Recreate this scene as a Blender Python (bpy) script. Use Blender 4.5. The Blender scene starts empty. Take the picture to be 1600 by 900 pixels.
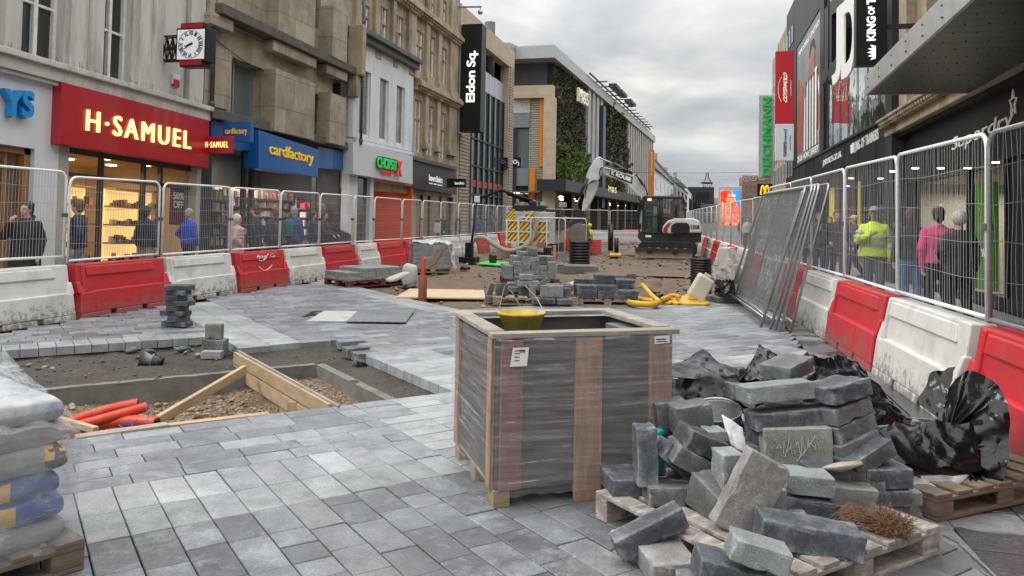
import bpy, bmesh, math, random
from mathutils import Vector, Matrix, noise, Euler
random.seed(7)
PI=math.pi; R=math.radians
scene=bpy.context.scene
COL=scene.collection
# ------------------------------------------------------------------ camera maths (used to place things at real positions)
F=1202.;PX0,PY0=800.,295.;EYE=1.65
YAW=math.atan(290/F); ROLL=R(1.03); PITCH=math.atan(43/F)
def rz(v,a):
    c,s=math.cos(a),math.sin(a); return Vector((v[0]*c-v[1]*s,v[0]*s+v[1]*c,v[2]))
FW=rz((0,math.cos(PITCH),math.sin(PITCH)),YAW)
_r=rz((1,0,0),YAW); _u=rz((0,-math.sin(PITCH),math.cos(PITCH)),YAW)
RT=_r*math.cos(ROLL)+_u*math.sin(ROLL); UP=_u*math.cos(ROLL)-_r*math.sin(ROLL)
def ray(x,y): return FW+RT*((x-PX0)/F)+UP*((PY0-y)/F)
def G(x,y,z=0):
    r=ray(x,y); t=(z-EYE)/r.z; return Vector((r.x*t,r.y*t,z))
def atY(x,y,Y):
    r=ray(x,y); t=Y/r.y; return Vector((r.x*t,Y,EYE+r.z*t))
def atX(x,y,X):
    r=ray(x,y); t=X/r.x; return Vector((X,r.y*t,EYE+r.z*t))
cam=bpy.data.objects.new('camera',bpy.data.cameras.new('camera')); COL.objects.link(cam)
cam.matrix_world=Matrix(((RT.x,UP.x,-FW.x,0),(RT.y,UP.y,-FW.y,0),(RT.z,UP.z,-FW.z,EYE),(0,0,0,1)))
cam.data.sensor_width=36; cam.data.lens=36*F/1600; cam.data.shift_y=-(450-PY0)/1600
cam.data.clip_end=3000; cam.data.clip_start=0.05
scene.camera=cam
scene.render.resolution_x=1024; scene.render.resolution_y=576
scene.view_settings.view_transform='Standard'; scene.view_settings.look='None'
scene.view_settings.gamma=1; scene.view_settings.exposure=0.22
# ------------------------------------------------------------------ materials
MATS={}
def nn(nt,t,**k):
    n=nt.nodes.new(t)
    for a,b in k.items():
        if a.startswith('i_'):
            n.inputs[a[2:].replace('_',' ')].default_value=b
        else: setattr(n,a,b)
    return n
def ramp(nt,fac,stops):
    r=nt.nodes.new('ShaderNodeValToRGB'); e=r.color_ramp.elements
    while len(e)<len(stops): e.new(0.5)
    for i,(p,c) in enumerate(stops):
        e[i].position=p; e[i].color=c if len(c)==4 else (*c,1)
    nt.links.new(fac,r.inputs['Fac']); return r
def mixc(nt,a,b,fac,mode='MIX'):
    m=nt.nodes.new('ShaderNodeMix'); m.data_type='RGBA'; m.blend_type=mode
    for i,v in ((0,fac),(6,a),(7,b)):
        if isinstance(v,(int,float)): m.inputs[i].default_value=v
        elif isinstance(v,tuple): m.inputs[i].default_value=(*v[:3],1)
        else: nt.links.new(v,m.inputs[i])
    return m.outputs[2]
def mat(name,col,rough=.6,var=.15,scale=3.,bump=.0,bscale=40.,metal=0.,rvar=0.,rand=0.,attr=False,dirt=None,dscale=1.2,damt=.5,emit=0.,spec=.5,coat=0.,stretch=None):
    if name in MATS: return MATS[name]
    m=bpy.data.materials.new(name); m.use_nodes=True; nt=m.node_tree; L=nt.links
    b=nt.nodes['Principled BSDF']
    tc=nn(nt,'ShaderNodeTexCoord'); mp=nn(nt,'ShaderNodeMapping'); L.new(tc.outputs['Object'],mp.inputs['Vector'])
    if stretch: mp.inputs['Scale'].default_value=stretch
    vec=mp.outputs['Vector']
    if rand>0:   # shift the pattern so that copies differ
        oi=nn(nt,'ShaderNodeObjectInfo'); mu=nn(nt,'ShaderNodeMath',operation='MULTIPLY'); mu.inputs[1].default_value=37.
        L.new(oi.outputs['Random'],mu.inputs[0]); va=nn(nt,'ShaderNodeVectorMath',operation='ADD')
        L.new(vec,va.inputs[0]); L.new(mu.outputs[0],va.inputs[1]); vec=va.outputs[0]
    n1=nn(nt,'ShaderNodeTexNoise',i_Scale=scale,i_Detail=6.,i_Roughness=.62); L.new(vec,n1.inputs['Vector'])
    lo=tuple(max(0,c*(1-var)) for c in col); hi=tuple(min(1,c*(1+var)) for c in col)
    c=ramp(nt,n1.outputs['Fac'],[(.3,lo),(.7,hi)]).outputs['Color']
    if attr:
        at=nn(nt,'ShaderNodeAttribute',attribute_name='Col'); c=mixc(nt,c,at.outputs['Color'],1.,'MULTIPLY')
    if rand>0:
        mr=nn(nt,'ShaderNodeMapRange'); mr.inputs[3].default_value=1-rand; mr.inputs[4].default_value=1+rand
        L.new(oi.outputs['Random'],mr.inputs[0])
        hs=nn(nt,'ShaderNodeHueSaturation'); L.new(mr.outputs[0],hs.inputs['Value']); L.new(c,hs.inputs['Color']); c=hs.outputs['Color']
    if dirt:
        n2=nn(nt,'ShaderNodeTexNoise',i_Scale=dscale,i_Detail=8.,i_Roughness=.7); L.new(vec,n2.inputs['Vector'])
        rr=ramp(nt,n2.outputs['Fac'],[(.48,(0,0,0)),(.72,(1,1,1))])
        mm=nn(nt,'ShaderNodeMath',operation='MULTIPLY'); mm.inputs[1].default_value=damt; L.new(rr.outputs['Color'],mm.inputs[0])
        c=mixc(nt,c,dirt,mm.outputs[0])
    L.new(c,b.inputs['Base Color'])
    b.inputs['Roughness'].default_value=rough; b.inputs['Metallic'].default_value=metal
    b.inputs['Specular IOR Level'].default_value=spec
    if coat: b.inputs['Coat Weight'].default_value=coat
    if rvar:
        n3=nn(nt,'ShaderNodeTexNoise',i_Scale=scale*1.7,i_Detail=5.); L.new(vec,n3.inputs['Vector'])
        mr2=nn(nt,'ShaderNodeMapRange'); mr2.inputs[1].default_value=.3; mr2.inputs[2].default_value=.7
        mr2.inputs[3].default_value=max(.03,rough-rvar); mr2.inputs[4].default_value=min(1,rough+rvar)
        L.new(n3.outputs['Fac'],mr2.inputs[0]); L.new(mr2.outputs[0],b.inputs['Roughness'])
    if bump:
        n4=nn(nt,'ShaderNodeTexNoise',i_Scale=bscale,i_Detail=8.,i_Roughness=.7); L.new(vec,n4.inputs['Vector'])
        bp=nn(nt,'ShaderNodeBump',i_Strength=bump,i_Distance=.02); L.new(n4.outputs['Fac'],bp.inputs['Height']); L.new(bp.outputs[0],b.inputs['Normal'])
    if emit:
        L.new(c,b.inputs['Emission Color']); b.inputs['Emission Strength'].default_value=emit
    MATS[name]=m; return m
def glassmat(name,col,rough=.05,alpha=.35,metal=0.):
    if name in MATS: return MATS[name]
    m=bpy.data.materials.new(name); m.use_nodes=True; nt=m.node_tree; L=nt.links
    b=nt.nodes['Principled BSDF']; b.inputs['Base Color'].default_value=(*col,1); b.inputs['Roughness'].default_value=rough
    b.inputs['Alpha'].default_value=alpha; b.inputs['Specular IOR Level'].default_value=.8; b.inputs['Metallic'].default_value=metal
    tc=nn(nt,'ShaderNodeTexCoord'); n=nn(nt,'ShaderNodeTexNoise',i_Scale=.9,i_Detail=2.); L.new(tc.outputs['Object'],n.inputs['Vector'])
    bp=nn(nt,'ShaderNodeBump',i_Strength=.12,i_Distance=.15); L.new(n.outputs['Fac'],bp.inputs['Height']); L.new(bp.outputs[0],b.inputs['Normal'])
    MATS[name]=m; return m
def brickmat(name,c1,c2,mortar,bw,bh,axes='yz',ms=.01,rough=.8,off=.5,noise_amt=.25,bump=.3,dirt=None):
    if name in MATS: return MATS[name]
    m=bpy.data.materials.new(name); m.use_nodes=True; nt=m.node_tree; L=nt.links
    b=nt.nodes['Principled BSDF']; b.inputs['Roughness'].default_value=rough
    tc=nn(nt,'ShaderNodeTexCoord'); s=nn(nt,'ShaderNodeSeparateXYZ'); L.new(tc.outputs['Object'],s.inputs[0])
    cb=nn(nt,'ShaderNodeCombineXYZ'); ix={'x':0,'y':1,'z':2}
    L.new(s.outputs[ix[axes[0]]],cb.inputs[0]); L.new(s.outputs[ix[axes[1]]],cb.inputs[1])
    br=nn(nt,'ShaderNodeTexBrick'); br.offset=off
    br.inputs['Color1'].default_value=(*c1,1); br.inputs['Color2'].default_value=(*c2,1); br.inputs['Mortar'].default_value=(*mortar,1)
    br.inputs['Scale'].default_value=1; br.inputs['Mortar Size'].default_value=ms; br.inputs['Brick Width'].default_value=bw; br.inputs['Row Height'].default_value=bh
    L.new(cb.outputs[0],br.inputs['Vector'])
    n=nn(nt,'ShaderNodeTexNoise',i_Scale=1.3,i_Detail=9.,i_Roughness=.68); L.new(tc.outputs['Object'],n.inputs['Vector'])
    rr=ramp(nt,n.outputs['Fac'],[(.3,(1-noise_amt,)*3),(.7,(1+noise_amt*.4,)*3)])
    c=mixc(nt,br.outputs['Color'],rr.outputs['Color'],1.,'MULTIPLY')
    if dirt:
        n2=nn(nt,'ShaderNodeTexNoise',i_Scale=.8,i_Detail=8.,i_Roughness=.7); L.new(tc.outputs['Object'],n2.inputs['Vector'])
        r2=ramp(nt,n2.outputs['Fac'],[(.5,(0,0,0)),(.75,(.75,.75,.75))]); c=mixc(nt,c,dirt,r2.outputs['Color'])
    L.new(c,b.inputs['Base Color'])
    bp=nn(nt,'ShaderNodeBump',i_Strength=bump,i_Distance=.02); L.new(br.outputs['Fac'],bp.inputs['Height']); bp.invert=True
    n5=nn(nt,'ShaderNodeTexNoise',i_Scale=30.,i_Detail=6.); L.new(tc.outputs['Object'],n5.inputs['Vector'])
    bp2=nn(nt,'ShaderNodeBump',i_Strength=bump*.6,i_Distance=.01); L.new(n5.outputs['Fac'],bp2.inputs['Height']); L.new(bp.outputs[0],bp2.inputs['Normal'])
    L.new(bp2.outputs[0],b.inputs['Normal'])
    MATS[name]=m; return m
# ------------------------------------------------------------------ mesh builder
class MB:
    def __init__(s): s.v=[];s.f=[];s.mi=[];s.sm=[];s.cols=[];s.mats=[];s.rng=[]
    def m(s,mt):
        if mt is None: return 0
        if mt not in s.mats: s.mats.append(mt)
        return s.mats.index(mt)
    def add(s,vs,fs,mt=None,smooth=False,col=None,M=None):
        o=len(s.v)
        if M is not None: vs=[M@Vector(v) for v in vs]
        s.v+= [tuple(v) for v in vs]; k=s.m(mt)
        f0=len(s.f)
        for f in fs: s.f.append([i+o for i in f]); s.mi.append(k); s.sm.append(smooth); s.cols.append(col)
        s.rng.append((o,len(s.v),f0,len(s.f)))
        return s
    def box(s,x0,x1,y0,y1,z0,z1,mt=None,M=None,col=None):
        vs=[(x0,y0,z0),(x1,y0,z0),(x1,y1,z0),(x0,y1,z0),(x0,y0,z1),(x1,y0,z1),(x1,y1,z1),(x0,y1,z1)]
        return s.add(vs,[(3,2,1,0),(4,5,6,7),(0,1,5,4),(1,2,6,5),(2,3,7,6),(3,0,4,7)],mt,M=M,col=col)
    def prism(s,poly,h0,h1,axis='z',mt=None,M=None):
        # poly = 2D list; extruded along axis
        def mk(p,h):
            return (p[0],p[1],h) if axis=='z' else ((p[0],h,p[1]) if axis=='y' else (h,p[0],p[1]))
        n=len(poly); vs=[mk(p,h0) for p in poly]+[mk(p,h1) for p in poly]
        fs=[list(range(n))[::-1],list(range(n,2*n))]+[(i,(i+1)%n,(i+1)%n+n,i+n) for i in range(n)]
        return s.add(vs,fs,mt,M=M)
    def tube(s,pts,r,n=8,mt=None,closed=False,M=None,caps=True):
        pts=[Vector(p) for p in pts]; N=len(pts); rs=r if isinstance(r,(list,tuple)) else [r]*N
        vs=[]; prev=None
        for i,p in enumerate(pts):
            if closed: t=(pts[(i+1)%N]-pts[i-1])
            else: t=(pts[min(i+1,N-1)]-pts[max(i-1,0)])
            if t.length<1e-9: t=Vector((0,0,1))
            t.normalize()
            if prev is None:
                a=Vector((0,0,1)) if abs(t.z)<.9 else Vector((1,0,0)); u=t.cross(a).normalized()
            else:
                u=prev-t*prev.dot(t)
                if u.length<1e-6: u=t.orthogonal()
                u.normalize()
            prev=u; w=t.cross(u)
            for k in range(n):
                an=2*PI*(k+.5)/n; vs.append(p+(u*math.cos(an)+w*math.sin(an))*rs[i])
        fs=[]
        for i in range(N if closed else N-1):
            j=(i+1)%N
            for k in range(n): fs.append((i*n+k,i*n+(k+1)%n,j*n+(k+1)%n,j*n+k))
        if caps and not closed: fs+= [tuple(range(n))[::-1],tuple(range((N-1)*n,N*n))]
        return s.add(vs,fs,mt,smooth=n>5,M=M)
    def cyl(s,c,r,h,n=24,mt=None,axis='z',r2=None,M=None):
        c=Vector(c); d={'x':Vector((1,0,0)),'y':Vector((0,1,0)),'z':Vector((0,0,1))}[axis]
        return s.tube([c,c+d*h],[r,r if r2 is None else r2],n,mt,M=M)
    def lathe(s,prof,n=24,mt=None,M=None,caps=True):
        vs=[(r*math.cos(2*PI*k/n),r*math.sin(2*PI*k/n),z) for r,z in prof for k in range(n)]
        fs=[(i*n+k,i*n+(k+1)%n,(i+1)*n+(k+1)%n,(i+1)*n+k) for i in range(len(prof)-1) for k in range(n)]
        if caps: fs+=[tuple(range(n))[::-1],tuple(range((len(prof)-1)*n,len(prof)*n))]
        return s.add(vs,fs,mt,smooth=True,M=M)
    def sph(s,c,r,mt=None,n=10,sc=(1,1,1),M=None):
        vs=[];fs=[]
        for i in range(n+1):
            th=PI*i/n
            for k in range(n): vs.append((c[0]+r*sc[0]*math.sin(th)*math.cos(2*PI*k/n),c[1]+r*sc[1]*math.sin(th)*math.sin(2*PI*k/n),c[2]+r*sc[2]*math.cos(th)))
        for i in range(n):
            for k in range(n): fs.append((i*n+k,(i+1)*n+k,(i+1)*n+(k+1)%n,i*n+(k+1)%n))
        return s.add(vs,fs,mt,smooth=True,M=M)
    def build(s,name,mt=None,parent=None,loc=None,rot=None,bevel=0,seg=2,rel=False,fix=False):
        me=bpy.data.meshes.new(name); vs=s.v
        off=Vector((0,0,0))
        if rel and parent is not None:
            q=parent; off=Vector(parent.location)
            while q.parent: q=q.parent; off=off+q.location
        if rel and parent is None and loc is not None: off=Vector(loc)
        me.from_pydata([(v[0]-off.x,v[1]-off.y,v[2]-off.z) for v in vs],[],s.f)
        ml=s.mats or [mt]
        if s.mats and mt is not None and mt not in s.mats: pass
        for q in ml: me.materials.append(q)
        me.polygons.foreach_set('material_index',s.mi); me.polygons.foreach_set('use_smooth',s.sm)
        if any(c is not None for c in s.cols):
            ca=me.color_attributes.new('Col','FLOAT_COLOR','CORNER')
            arr=[]
            for p,c in zip(me.polygons,s.cols):
                c=c or (1,1,1); arr+= [c[0],c[1],c[2],1.]*p.loop_total
            ca.data.foreach_set('color',arr)
        me.update()
        if fix:
            bm=bmesh.new(); bm.from_mesh(me); bmesh.ops.remove_doubles(bm,verts=bm.verts,dist=1e-5); bmesh.ops.recalc_face_normals(bm,faces=bm.faces); bm.to_mesh(me); bm.free()
        o=bpy.data.objects.new(name,me); COL.objects.link(o)
        if parent is not None: o.parent=parent
        if loc is not None: o.location=loc
        if rot is not None: o.rotation_euler=rot
        if bevel:
            b=o.modifiers.new('bevel','BEVEL'); b.width=bevel; b.segments=seg; b.limit_method='ANGLE'; b.angle_limit=R(35)
        return o
SPLITSET={'stone_bay','stone_fin','column','corbel','pilaster','ribbed_pier','orange_strip','side_panel','ceiling_light','roof_louvre','window_band','silver_panel','window','shop_window','display_case','yellow_display','red_band','stone_block_course','kerb_stone','fork_slot','tyre','wheel','light','strap','pane','downlight','ground_wall'}
def clusters(mb):
    B=[]
    for (v0,v1,f0,f1) in mb.rng:
        vv=mb.v[v0:v1]; B.append([min(v[i] for v in vv)-.006 for i in range(3)]+[max(v[i] for v in vv)+.006 for i in range(3)])
    n=len(B); p=list(range(n))
    def fd(i):
        while p[i]!=i: p[i]=p[p[i]]; i=p[i]
        return i
    for i in range(n):
        for j in range(i):
            if all(B[i][k]<=B[j][k+3] and B[j][k]<=B[i][k+3] for k in range(3)): p[fd(i)]=fd(j)
    g={}
    for i in range(n): g.setdefault(fd(i),[]).append(i)
    return list(g.values())
def tag(o,label=None,cat=None,group=None,kind=None):
    if label: o['label']=label
    if cat: o['category']=cat
    if group: o['group']=group
    if kind: o['kind']=kind
    return o
def thing(name,loc,label,cat,group=None,rot=0.):
    o=bpy.data.objects.new(name,None); COL.objects.link(o); o.location=loc; o.empty_display_size=.1
    o.rotation_euler=(0,0,rot) if not isinstance(rot,(tuple,Euler)) else rot
    return tag(o,label,cat,group)
def copy_tree(o,parent=None):
    c=o.copy(); COL.objects.link(c)
    if parent is not None: c.parent=parent
    for ch in [q for q in bpy.data.objects if q.parent==o]: copy_tree(ch,c)
    return c
def kids(o): return [q for q in o.children]
def struct(o): o['kind']='structure'; return o
_fcache={}
def textmb(txt,bold=0.,extr=.0,spacing=1.):
    """mesh data of a text: verts (x right,y up,z depth) normalised to its bbox, faces"""
    key=(txt,bold,spacing)
    if key in _fcache: return _fcache[key]
    cu=bpy.data.curves.new('t','FONT'); cu.body=txt; cu.size=1; cu.extrude=.5; cu.offset=bold; cu.space_character=spacing; cu.resolution_u=4
    ob=bpy.data.objects.new('t',cu); COL.objects.link(ob)
    dg=bpy.context.evaluated_depsgraph_get(); me=bpy.data.meshes.new_from_object(ob.evaluated_get(dg))
    vs=[v.co.copy() for v in me.vertices]; fs=[list(p.vertices) for p in me.polygons]
    bpy.data.objects.remove(ob); bpy.data.curves.remove(cu); bpy.data.meshes.remove(me)
    x0=min(v.x for v in vs);x1=max(v.x for v in vs);y0=min(v.y for v in vs);y1=max(v.y for v in vs)
    vs=[((v.x-x0)/(x1-x0),(v.y-y0)/(y1-y0),v.z+.5) for v in vs]
    _fcache[key]=(vs,fs); return _fcache[key]
def puttext(mb,txt,P00,P10,P01,N,depth,mt,bold=0.,spacing=1.,slant=0.):
    """text in the parallelogram P00 (lower left), P10 (lower right), P01 (upper left); N = outward normal"""
    vs,fs=textmb(txt,bold,spacing=spacing); P00=Vector(P00); U=Vector(P10)-P00; V=Vector(P01)-P00; N=Vector(N)
    mb.add([P00+U*(x+slant*y)+V*y+N*(z*depth) for x,y,z in vs],fs,mt)
# ------------------------------------------------------------------ world + sun (overcast)
w=bpy.data.worlds.new('World'); scene.world=w; w.use_nodes=True; nt=w.node_tree; L=nt.links
bg=nt.nodes['Background']; sky=nn(nt,'ShaderNodeTexSky',sky_type='NISHITA'); sky.sun_disc=False
SUN_EL,SUN_AZ=R(42),R(250)
sky.sun_elevation=SUN_EL; sky.sun_rotation=SUN_AZ
tc=nn(nt,'ShaderNodeTexCoord'); sp=nn(nt,'ShaderNodeSeparateXYZ'); L.new(tc.outputs['Generated'],sp.inputs[0])
# project on a cloud layer
zc=nn(nt,'ShaderNodeMath',operation='MAXIMUM'); zc.inputs[1].default_value=.0; L.new(sp.outputs[2],zc.inputs[0])
za=nn(nt,'ShaderNodeMath',operation='ADD'); za.inputs[1].default_value=.22; L.new(zc.outputs[0],za.inputs[0])
dx=nn(nt,'ShaderNodeMath',operation='DIVIDE'); L.new(sp.outputs[0],dx.inputs[0]); L.new(za.outputs[0],dx.inputs[1])
dy=nn(nt,'ShaderNodeMath',operation='DIVIDE'); L.new(sp.outputs[1],dy.inputs[0]); L.new(za.outputs[0],dy.inputs[1])
cb=nn(nt,'ShaderNodeCombineXYZ'); L.new(dx.outputs[0],cb.inputs[0]); L.new(dy.outputs[0],cb.inputs[1])
cn=nn(nt,'ShaderNodeTexNoise',i_Scale=1.5,i_Detail=10.,i_Roughness=.50,i_Distortion=.25); L.new(cb.outputs[0],cn.inputs['Vector'])
cr=ramp(nt,cn.outputs['Fac'],[(.36,(6.6,7.1,7.5)),(.46,(8.0,8.35,8.6)),(.54,(9.9,10.0,10.0)),(.64,(13.2,12.9,12.2))])
cov=nn(nt,'ShaderNodeTexNoise',i_Scale=.8,i_Detail=5.,i_Roughness=.5); L.new(cb.outputs[0],cov.inputs['Vector'])
cf=ramp(nt,cov.outputs['Fac'],[(.30,(.90,)*3),(.42,(1,1,1))])
mx=mixc(nt,sky.outputs[0],cr.outputs['Color'],cf.outputs['Color'])
gr=ramp(nt,zc.outputs[0],[(0,(.60,.60,.60)),(.2,(.66,.66,.66)),(.30,(.80,.80,.80)),(.55,(1.75,1.75,1.75)),(1,(2.9,2.9,2.9))])
mx=mixc(nt,mx,gr.outputs['Color'],1.,'MULTIPLY')
L.new(mx,bg.inputs['Color']); bg.inputs['Strength'].default_value=.1
sl=bpy.data.lights.new('sun','SUN'); sl.energy=1.3; sl.angle=R(18); sl.color=(1,.96,.9)
so=bpy.data.objects.new('sun',sl); COL.objects.link(so)
sd=Vector((math.sin(SUN_AZ)*math.cos(SUN_EL),math.cos(SUN_AZ)*math.cos(SUN_EL),math.sin(SUN_EL)))
so.rotation_euler=sd.to_track_quat('Z','Y').to_euler(); so.location=(0,0,40)
# ------------------------------------------------------------------ paving frame a,b (45 degrees to the street)
CA,SA=math.cos(R(47)),math.sin(R(47)); OX,OY=-3.01,4.35
def AB(a,b,z=0): return Vector((OX+a*CA+b*SA, OY+a*SA-b*CA, z))
def toab(x,y): dx,dy=x-OX,y-OY; return (dx*CA+dy*SA, dx*SA-dy*CA)
# ================================================================== GROUND
TR=(-4.4,1.98,-3.62,-1.26)          # trench rectangle in a,b
def inhole(a,b):
    if b>-1.2 or a>2.72 or a<-4.6: return False
    if a>2.46 and b>-3.3: return False
    if b<-4.5 and a>2.05: return False
    if b<-4.45 and a>1.3: return False
    if b<-5.5: return False
    return True
def pavedge(a,b):
    """inside the diagonal paving"""
    x,y=AB(a,b)[:2]
    if x>1.45 or x<-8.95+.25*noise.noise(Vector((y,0,3))): return False
    if a>5.6 and b<-6.6: return False
    if a>12.2: return False
    return True
def gz(a,b):
    x,y,_=AB(a,b); n=noise.noise(Vector((x*.9,y*.9,0)))*.07+noise.noise(Vector((x*2.3,y*2.3,5)))*.04
    if inhole(a,b):
        n2=noise.noise(Vector((x*5,y*5,2)))*.026+noise.noise(Vector((x*13,y*13,2)))*.010
        return -.13+n2+n*.25
    if pavedge(a,b): return -.075
    if x<-9.4 or x>2.2 or y>75 or y<-3: return -.16
    d=min(1,max(0,(y-12)/8)); return -.05+n*(.35+.8*d)
def lst(a0,a1,f,extra):
    n=int(round((a1-a0)/f)); return [a0+(a1-a0)*i/n for i in range(n)]+[a1]
al=[-900,-300,-100,-30,-10]+lst(-4.4,1.98,.07,0)+lst(2.05,3.2,.075,0)+[3.2+.22*i for i in range(1,200)]+[60,100,300,900]
bl=[-900,-300,-100]+[-55+.25*i for i in range(0,194)]+lst(-6.4,-3.62,.07,0)+lst(-3.55,-1.26,.08,0)+[-1.15,-1,0,2,5,10,30,100,300,900]
al=sorted(set(al)); bl=sorted(set(bl))
gm=MB(); W=len(bl); vs=[AB(a,b,gz(a,b)) for a in al for b in bl]; fs=[]
for i in range(len(al)-1):
    for j in range(W-1):
        ac,bc=(al[i]+al[i+1])/2,(bl[j]+bl[j+1])/2
        if TR[0]<ac<TR[1] and TR[2]<bc<TR[3]: continue
        fs.append((i*W+j,i*W+j+1,(i+1)*W+j+1,(i+1)*W+j)[::-1])
hf=[];of=[]
for f_ in fs:
    c_=sum((vs[i] for i in f_),Vector())/4; (hf if inhole(*toab(c_.x,c_.y)) or (-5<toab(c_.x,c_.y)[0]<2.9 and -5.7<toab(c_.x,c_.y)[1]<-1.1) else of).append(f_)
def dirtmat():
    m=bpy.data.materials.new('dirt'); m.use_nodes=True; nt=m.node_tree; L=nt.links; b=nt.nodes['Principled BSDF']
    tc=nn(nt,'ShaderNodeTexCoord')
    n1=nn(nt,'ShaderNodeTexNoise',i_Scale=.62,i_Detail=12.,i_Roughness=.74); L.new(tc.outputs['Object'],n1.inputs['Vector'])
    c=ramp(nt,n1.outputs['Fac'],[(.28,(.035,.028,.022)),(.42,(.095,.07,.05)),(.52,(.20,.115,.055)),(.60,(.12,.10,.08)),(.72,(.26,.235,.20))]).outputs['Color']
    n2=nn(nt,'ShaderNodeTexNoise',i_Scale=22.,i_Detail=8.,i_Roughness=.75); L.new(tc.outputs['Object'],n2.inputs['Vector'])
    c2=ramp(nt,n2.outputs['Fac'],[(.3,(.55,.55,.55)),(.7,(1.35,1.35,1.35))]).outputs['Color']
    c=mixc(nt,c,c2,1.,'MULTIPLY'); L.new(c,b.inputs['Base Color'])
    mr=nn(nt,'ShaderNodeMapRange'); mr.inputs[3].default_value=.45; mr.inputs[4].default_value=1.; L.new(n1.outputs['Fac'],mr.inputs[0]); L.new(mr.outputs[0],b.inputs['Roughness'])
    v=nn(nt,'ShaderNodeTexVoronoi',i_Scale=26.); L.new(tc.outputs['Object'],v.inputs['Vector'])
    bp=nn(nt,'ShaderNodeBump',i_Strength=.7,i_Distance=.03); L.new(n2.outputs['Fac'],bp.inputs['Height'])
    bp2=nn(nt,'ShaderNodeBump',i_Strength=.4,i_Distance=.02); L.new(v.outputs['Distance'],bp2.inputs['Height']); L.new(bp.outputs[0],bp2.inputs['Normal'])
    L.new(bp2.outputs[0],b.inputs['Normal']); return m
DIRT=dirtmat()
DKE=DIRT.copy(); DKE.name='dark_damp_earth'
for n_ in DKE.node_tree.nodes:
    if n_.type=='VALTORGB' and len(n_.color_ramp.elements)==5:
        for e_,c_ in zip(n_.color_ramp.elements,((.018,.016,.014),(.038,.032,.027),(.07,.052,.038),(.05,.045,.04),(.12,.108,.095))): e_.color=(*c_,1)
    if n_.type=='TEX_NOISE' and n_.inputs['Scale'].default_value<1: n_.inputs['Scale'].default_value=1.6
gm.add(vs,of,DIRT,smooth=True); gm.f+=hf; gm.mi+=[gm.m(DKE)]*len(hf); gm.sm+=[True]*len(hf); gm.cols+=[None]*len(hf)
struct(gm.build('ground'))
CONC=mat('concrete',(.17,.165,.15),.85,.3,2.5,.35,30,dirt=(.07,.06,.05),dscale=2.,damt=.6)
# trench: concrete walls + gravel floor
t=MB(); zf=-.62
def wallq(a0,b0,a1,b1,zt=-.118,zb=-.75,th=.1):
    n=max(2,int(math.hypot(a1-a0,b1-b0)/.08)); d=Vector((a1-a0,b1-b0)).normalized(); nrm=Vector((-d.y,d.x))
    vs=[];
    for i in range(n+1):
        f=i/n; a=a0+(a1-a0)*f;b=b0+(b1-b0)*f
        w0=noise.noise(Vector((a*6,b*6,0)))*.012
        for (o,z) in ((-th,zt+w0*.7),(0+w0,zt+w0),(w0*1.5,zt-.15),(w0*2,zb)):
            vs.append(AB(a+nrm.x*o,b+nrm.y*o,z))
    fs=[(i*4+k,i*4+k+1,(i+1)*4+k+1,(i+1)*4+k) for i in range(n) for k in range(3)]
    t.add(vs,fs,CONC,smooth=False)
wallq(-4.4,-3.62,1.98,-3.62); wallq(1.98,-3.62,1.98,-1.26); wallq(1.98,-1.26,-4.4,-1.26); wallq(-4.4,-1.26,-4.4,-3.62)
struct(t.build('trench_wall',CONC))
def gravmat():
    m=bpy.data.materials.new('gravel'); m.use_nodes=True; nt=m.node_tree; L=nt.links; b=nt.nodes['Principled BSDF']
    tc=nn(nt,'ShaderNodeTexCoord'); v=nn(nt,'ShaderNodeTexVoronoi',i_Scale=34.); L.new(tc.outputs['Object'],v.inputs['Vector'])
    s=nn(nt,'ShaderNodeSeparateColor'); L.new(v.outputs['Color'],s.inputs[0])
    c=ramp(nt,s.outputs[0],[(0,(.10,.07,.045)),(.4,(.2,.14,.08)),(.7,(.26,.17,.09)),(1,(.38,.33,.27))]).outputs['Color']
    n=nn(nt,'ShaderNodeTexNoise',i_Scale=3.,i_Detail=8.); L.new(tc.outputs['Object'],n.inputs['Vector'])
    c=mixc(nt,c,(.13,.085,.05),n.outputs['Fac']); L.new(c,b.inputs['Base Color']); b.inputs['Roughness'].default_value=.9
    bp=nn(nt,'ShaderNodeBump',i_Strength=.9,i_Distance=.03); L.new(v.outputs['Distance'],bp.inputs['Height']); bp.invert=True; L.new(bp.outputs[0],b.inputs['Normal']); return m
GRAV=gravmat()
def fz(a,b):
    x,y,_=AB(a,b); base=-.335+.10*noise.noise(Vector((x*1.1,y*1.1,7)))+.03*noise.noise(Vector((x*7,y*7,1)))
    base+= .08*max(0,(a-1.2)) + (-.1 if a>1.2 else 0)*0
    base+= .09*max(0,min(1,(b+1.9)/.6))*(-1)
    return base
g=MB(); na,nb=90,36; vs=[AB(TR[0]+(TR[1]-TR[0])*i/na,TR[2]+(TR[3]-TR[2])*j/nb,fz(TR[0]+(TR[1]-TR[0])*i/na,TR[2]+(TR[3]-TR[2])*j/nb)) for i in range(na+1) for j in range(nb+1)]
g.add(vs,[(i*(nb+1)+j,(i+1)*(nb+1)+j,(i+1)*(nb+1)+j+1,i*(nb+1)+j+1) for i in range(na) for j in range(nb)],None,smooth=True)
struct(g.build('trench_floor',GRAV))
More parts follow.
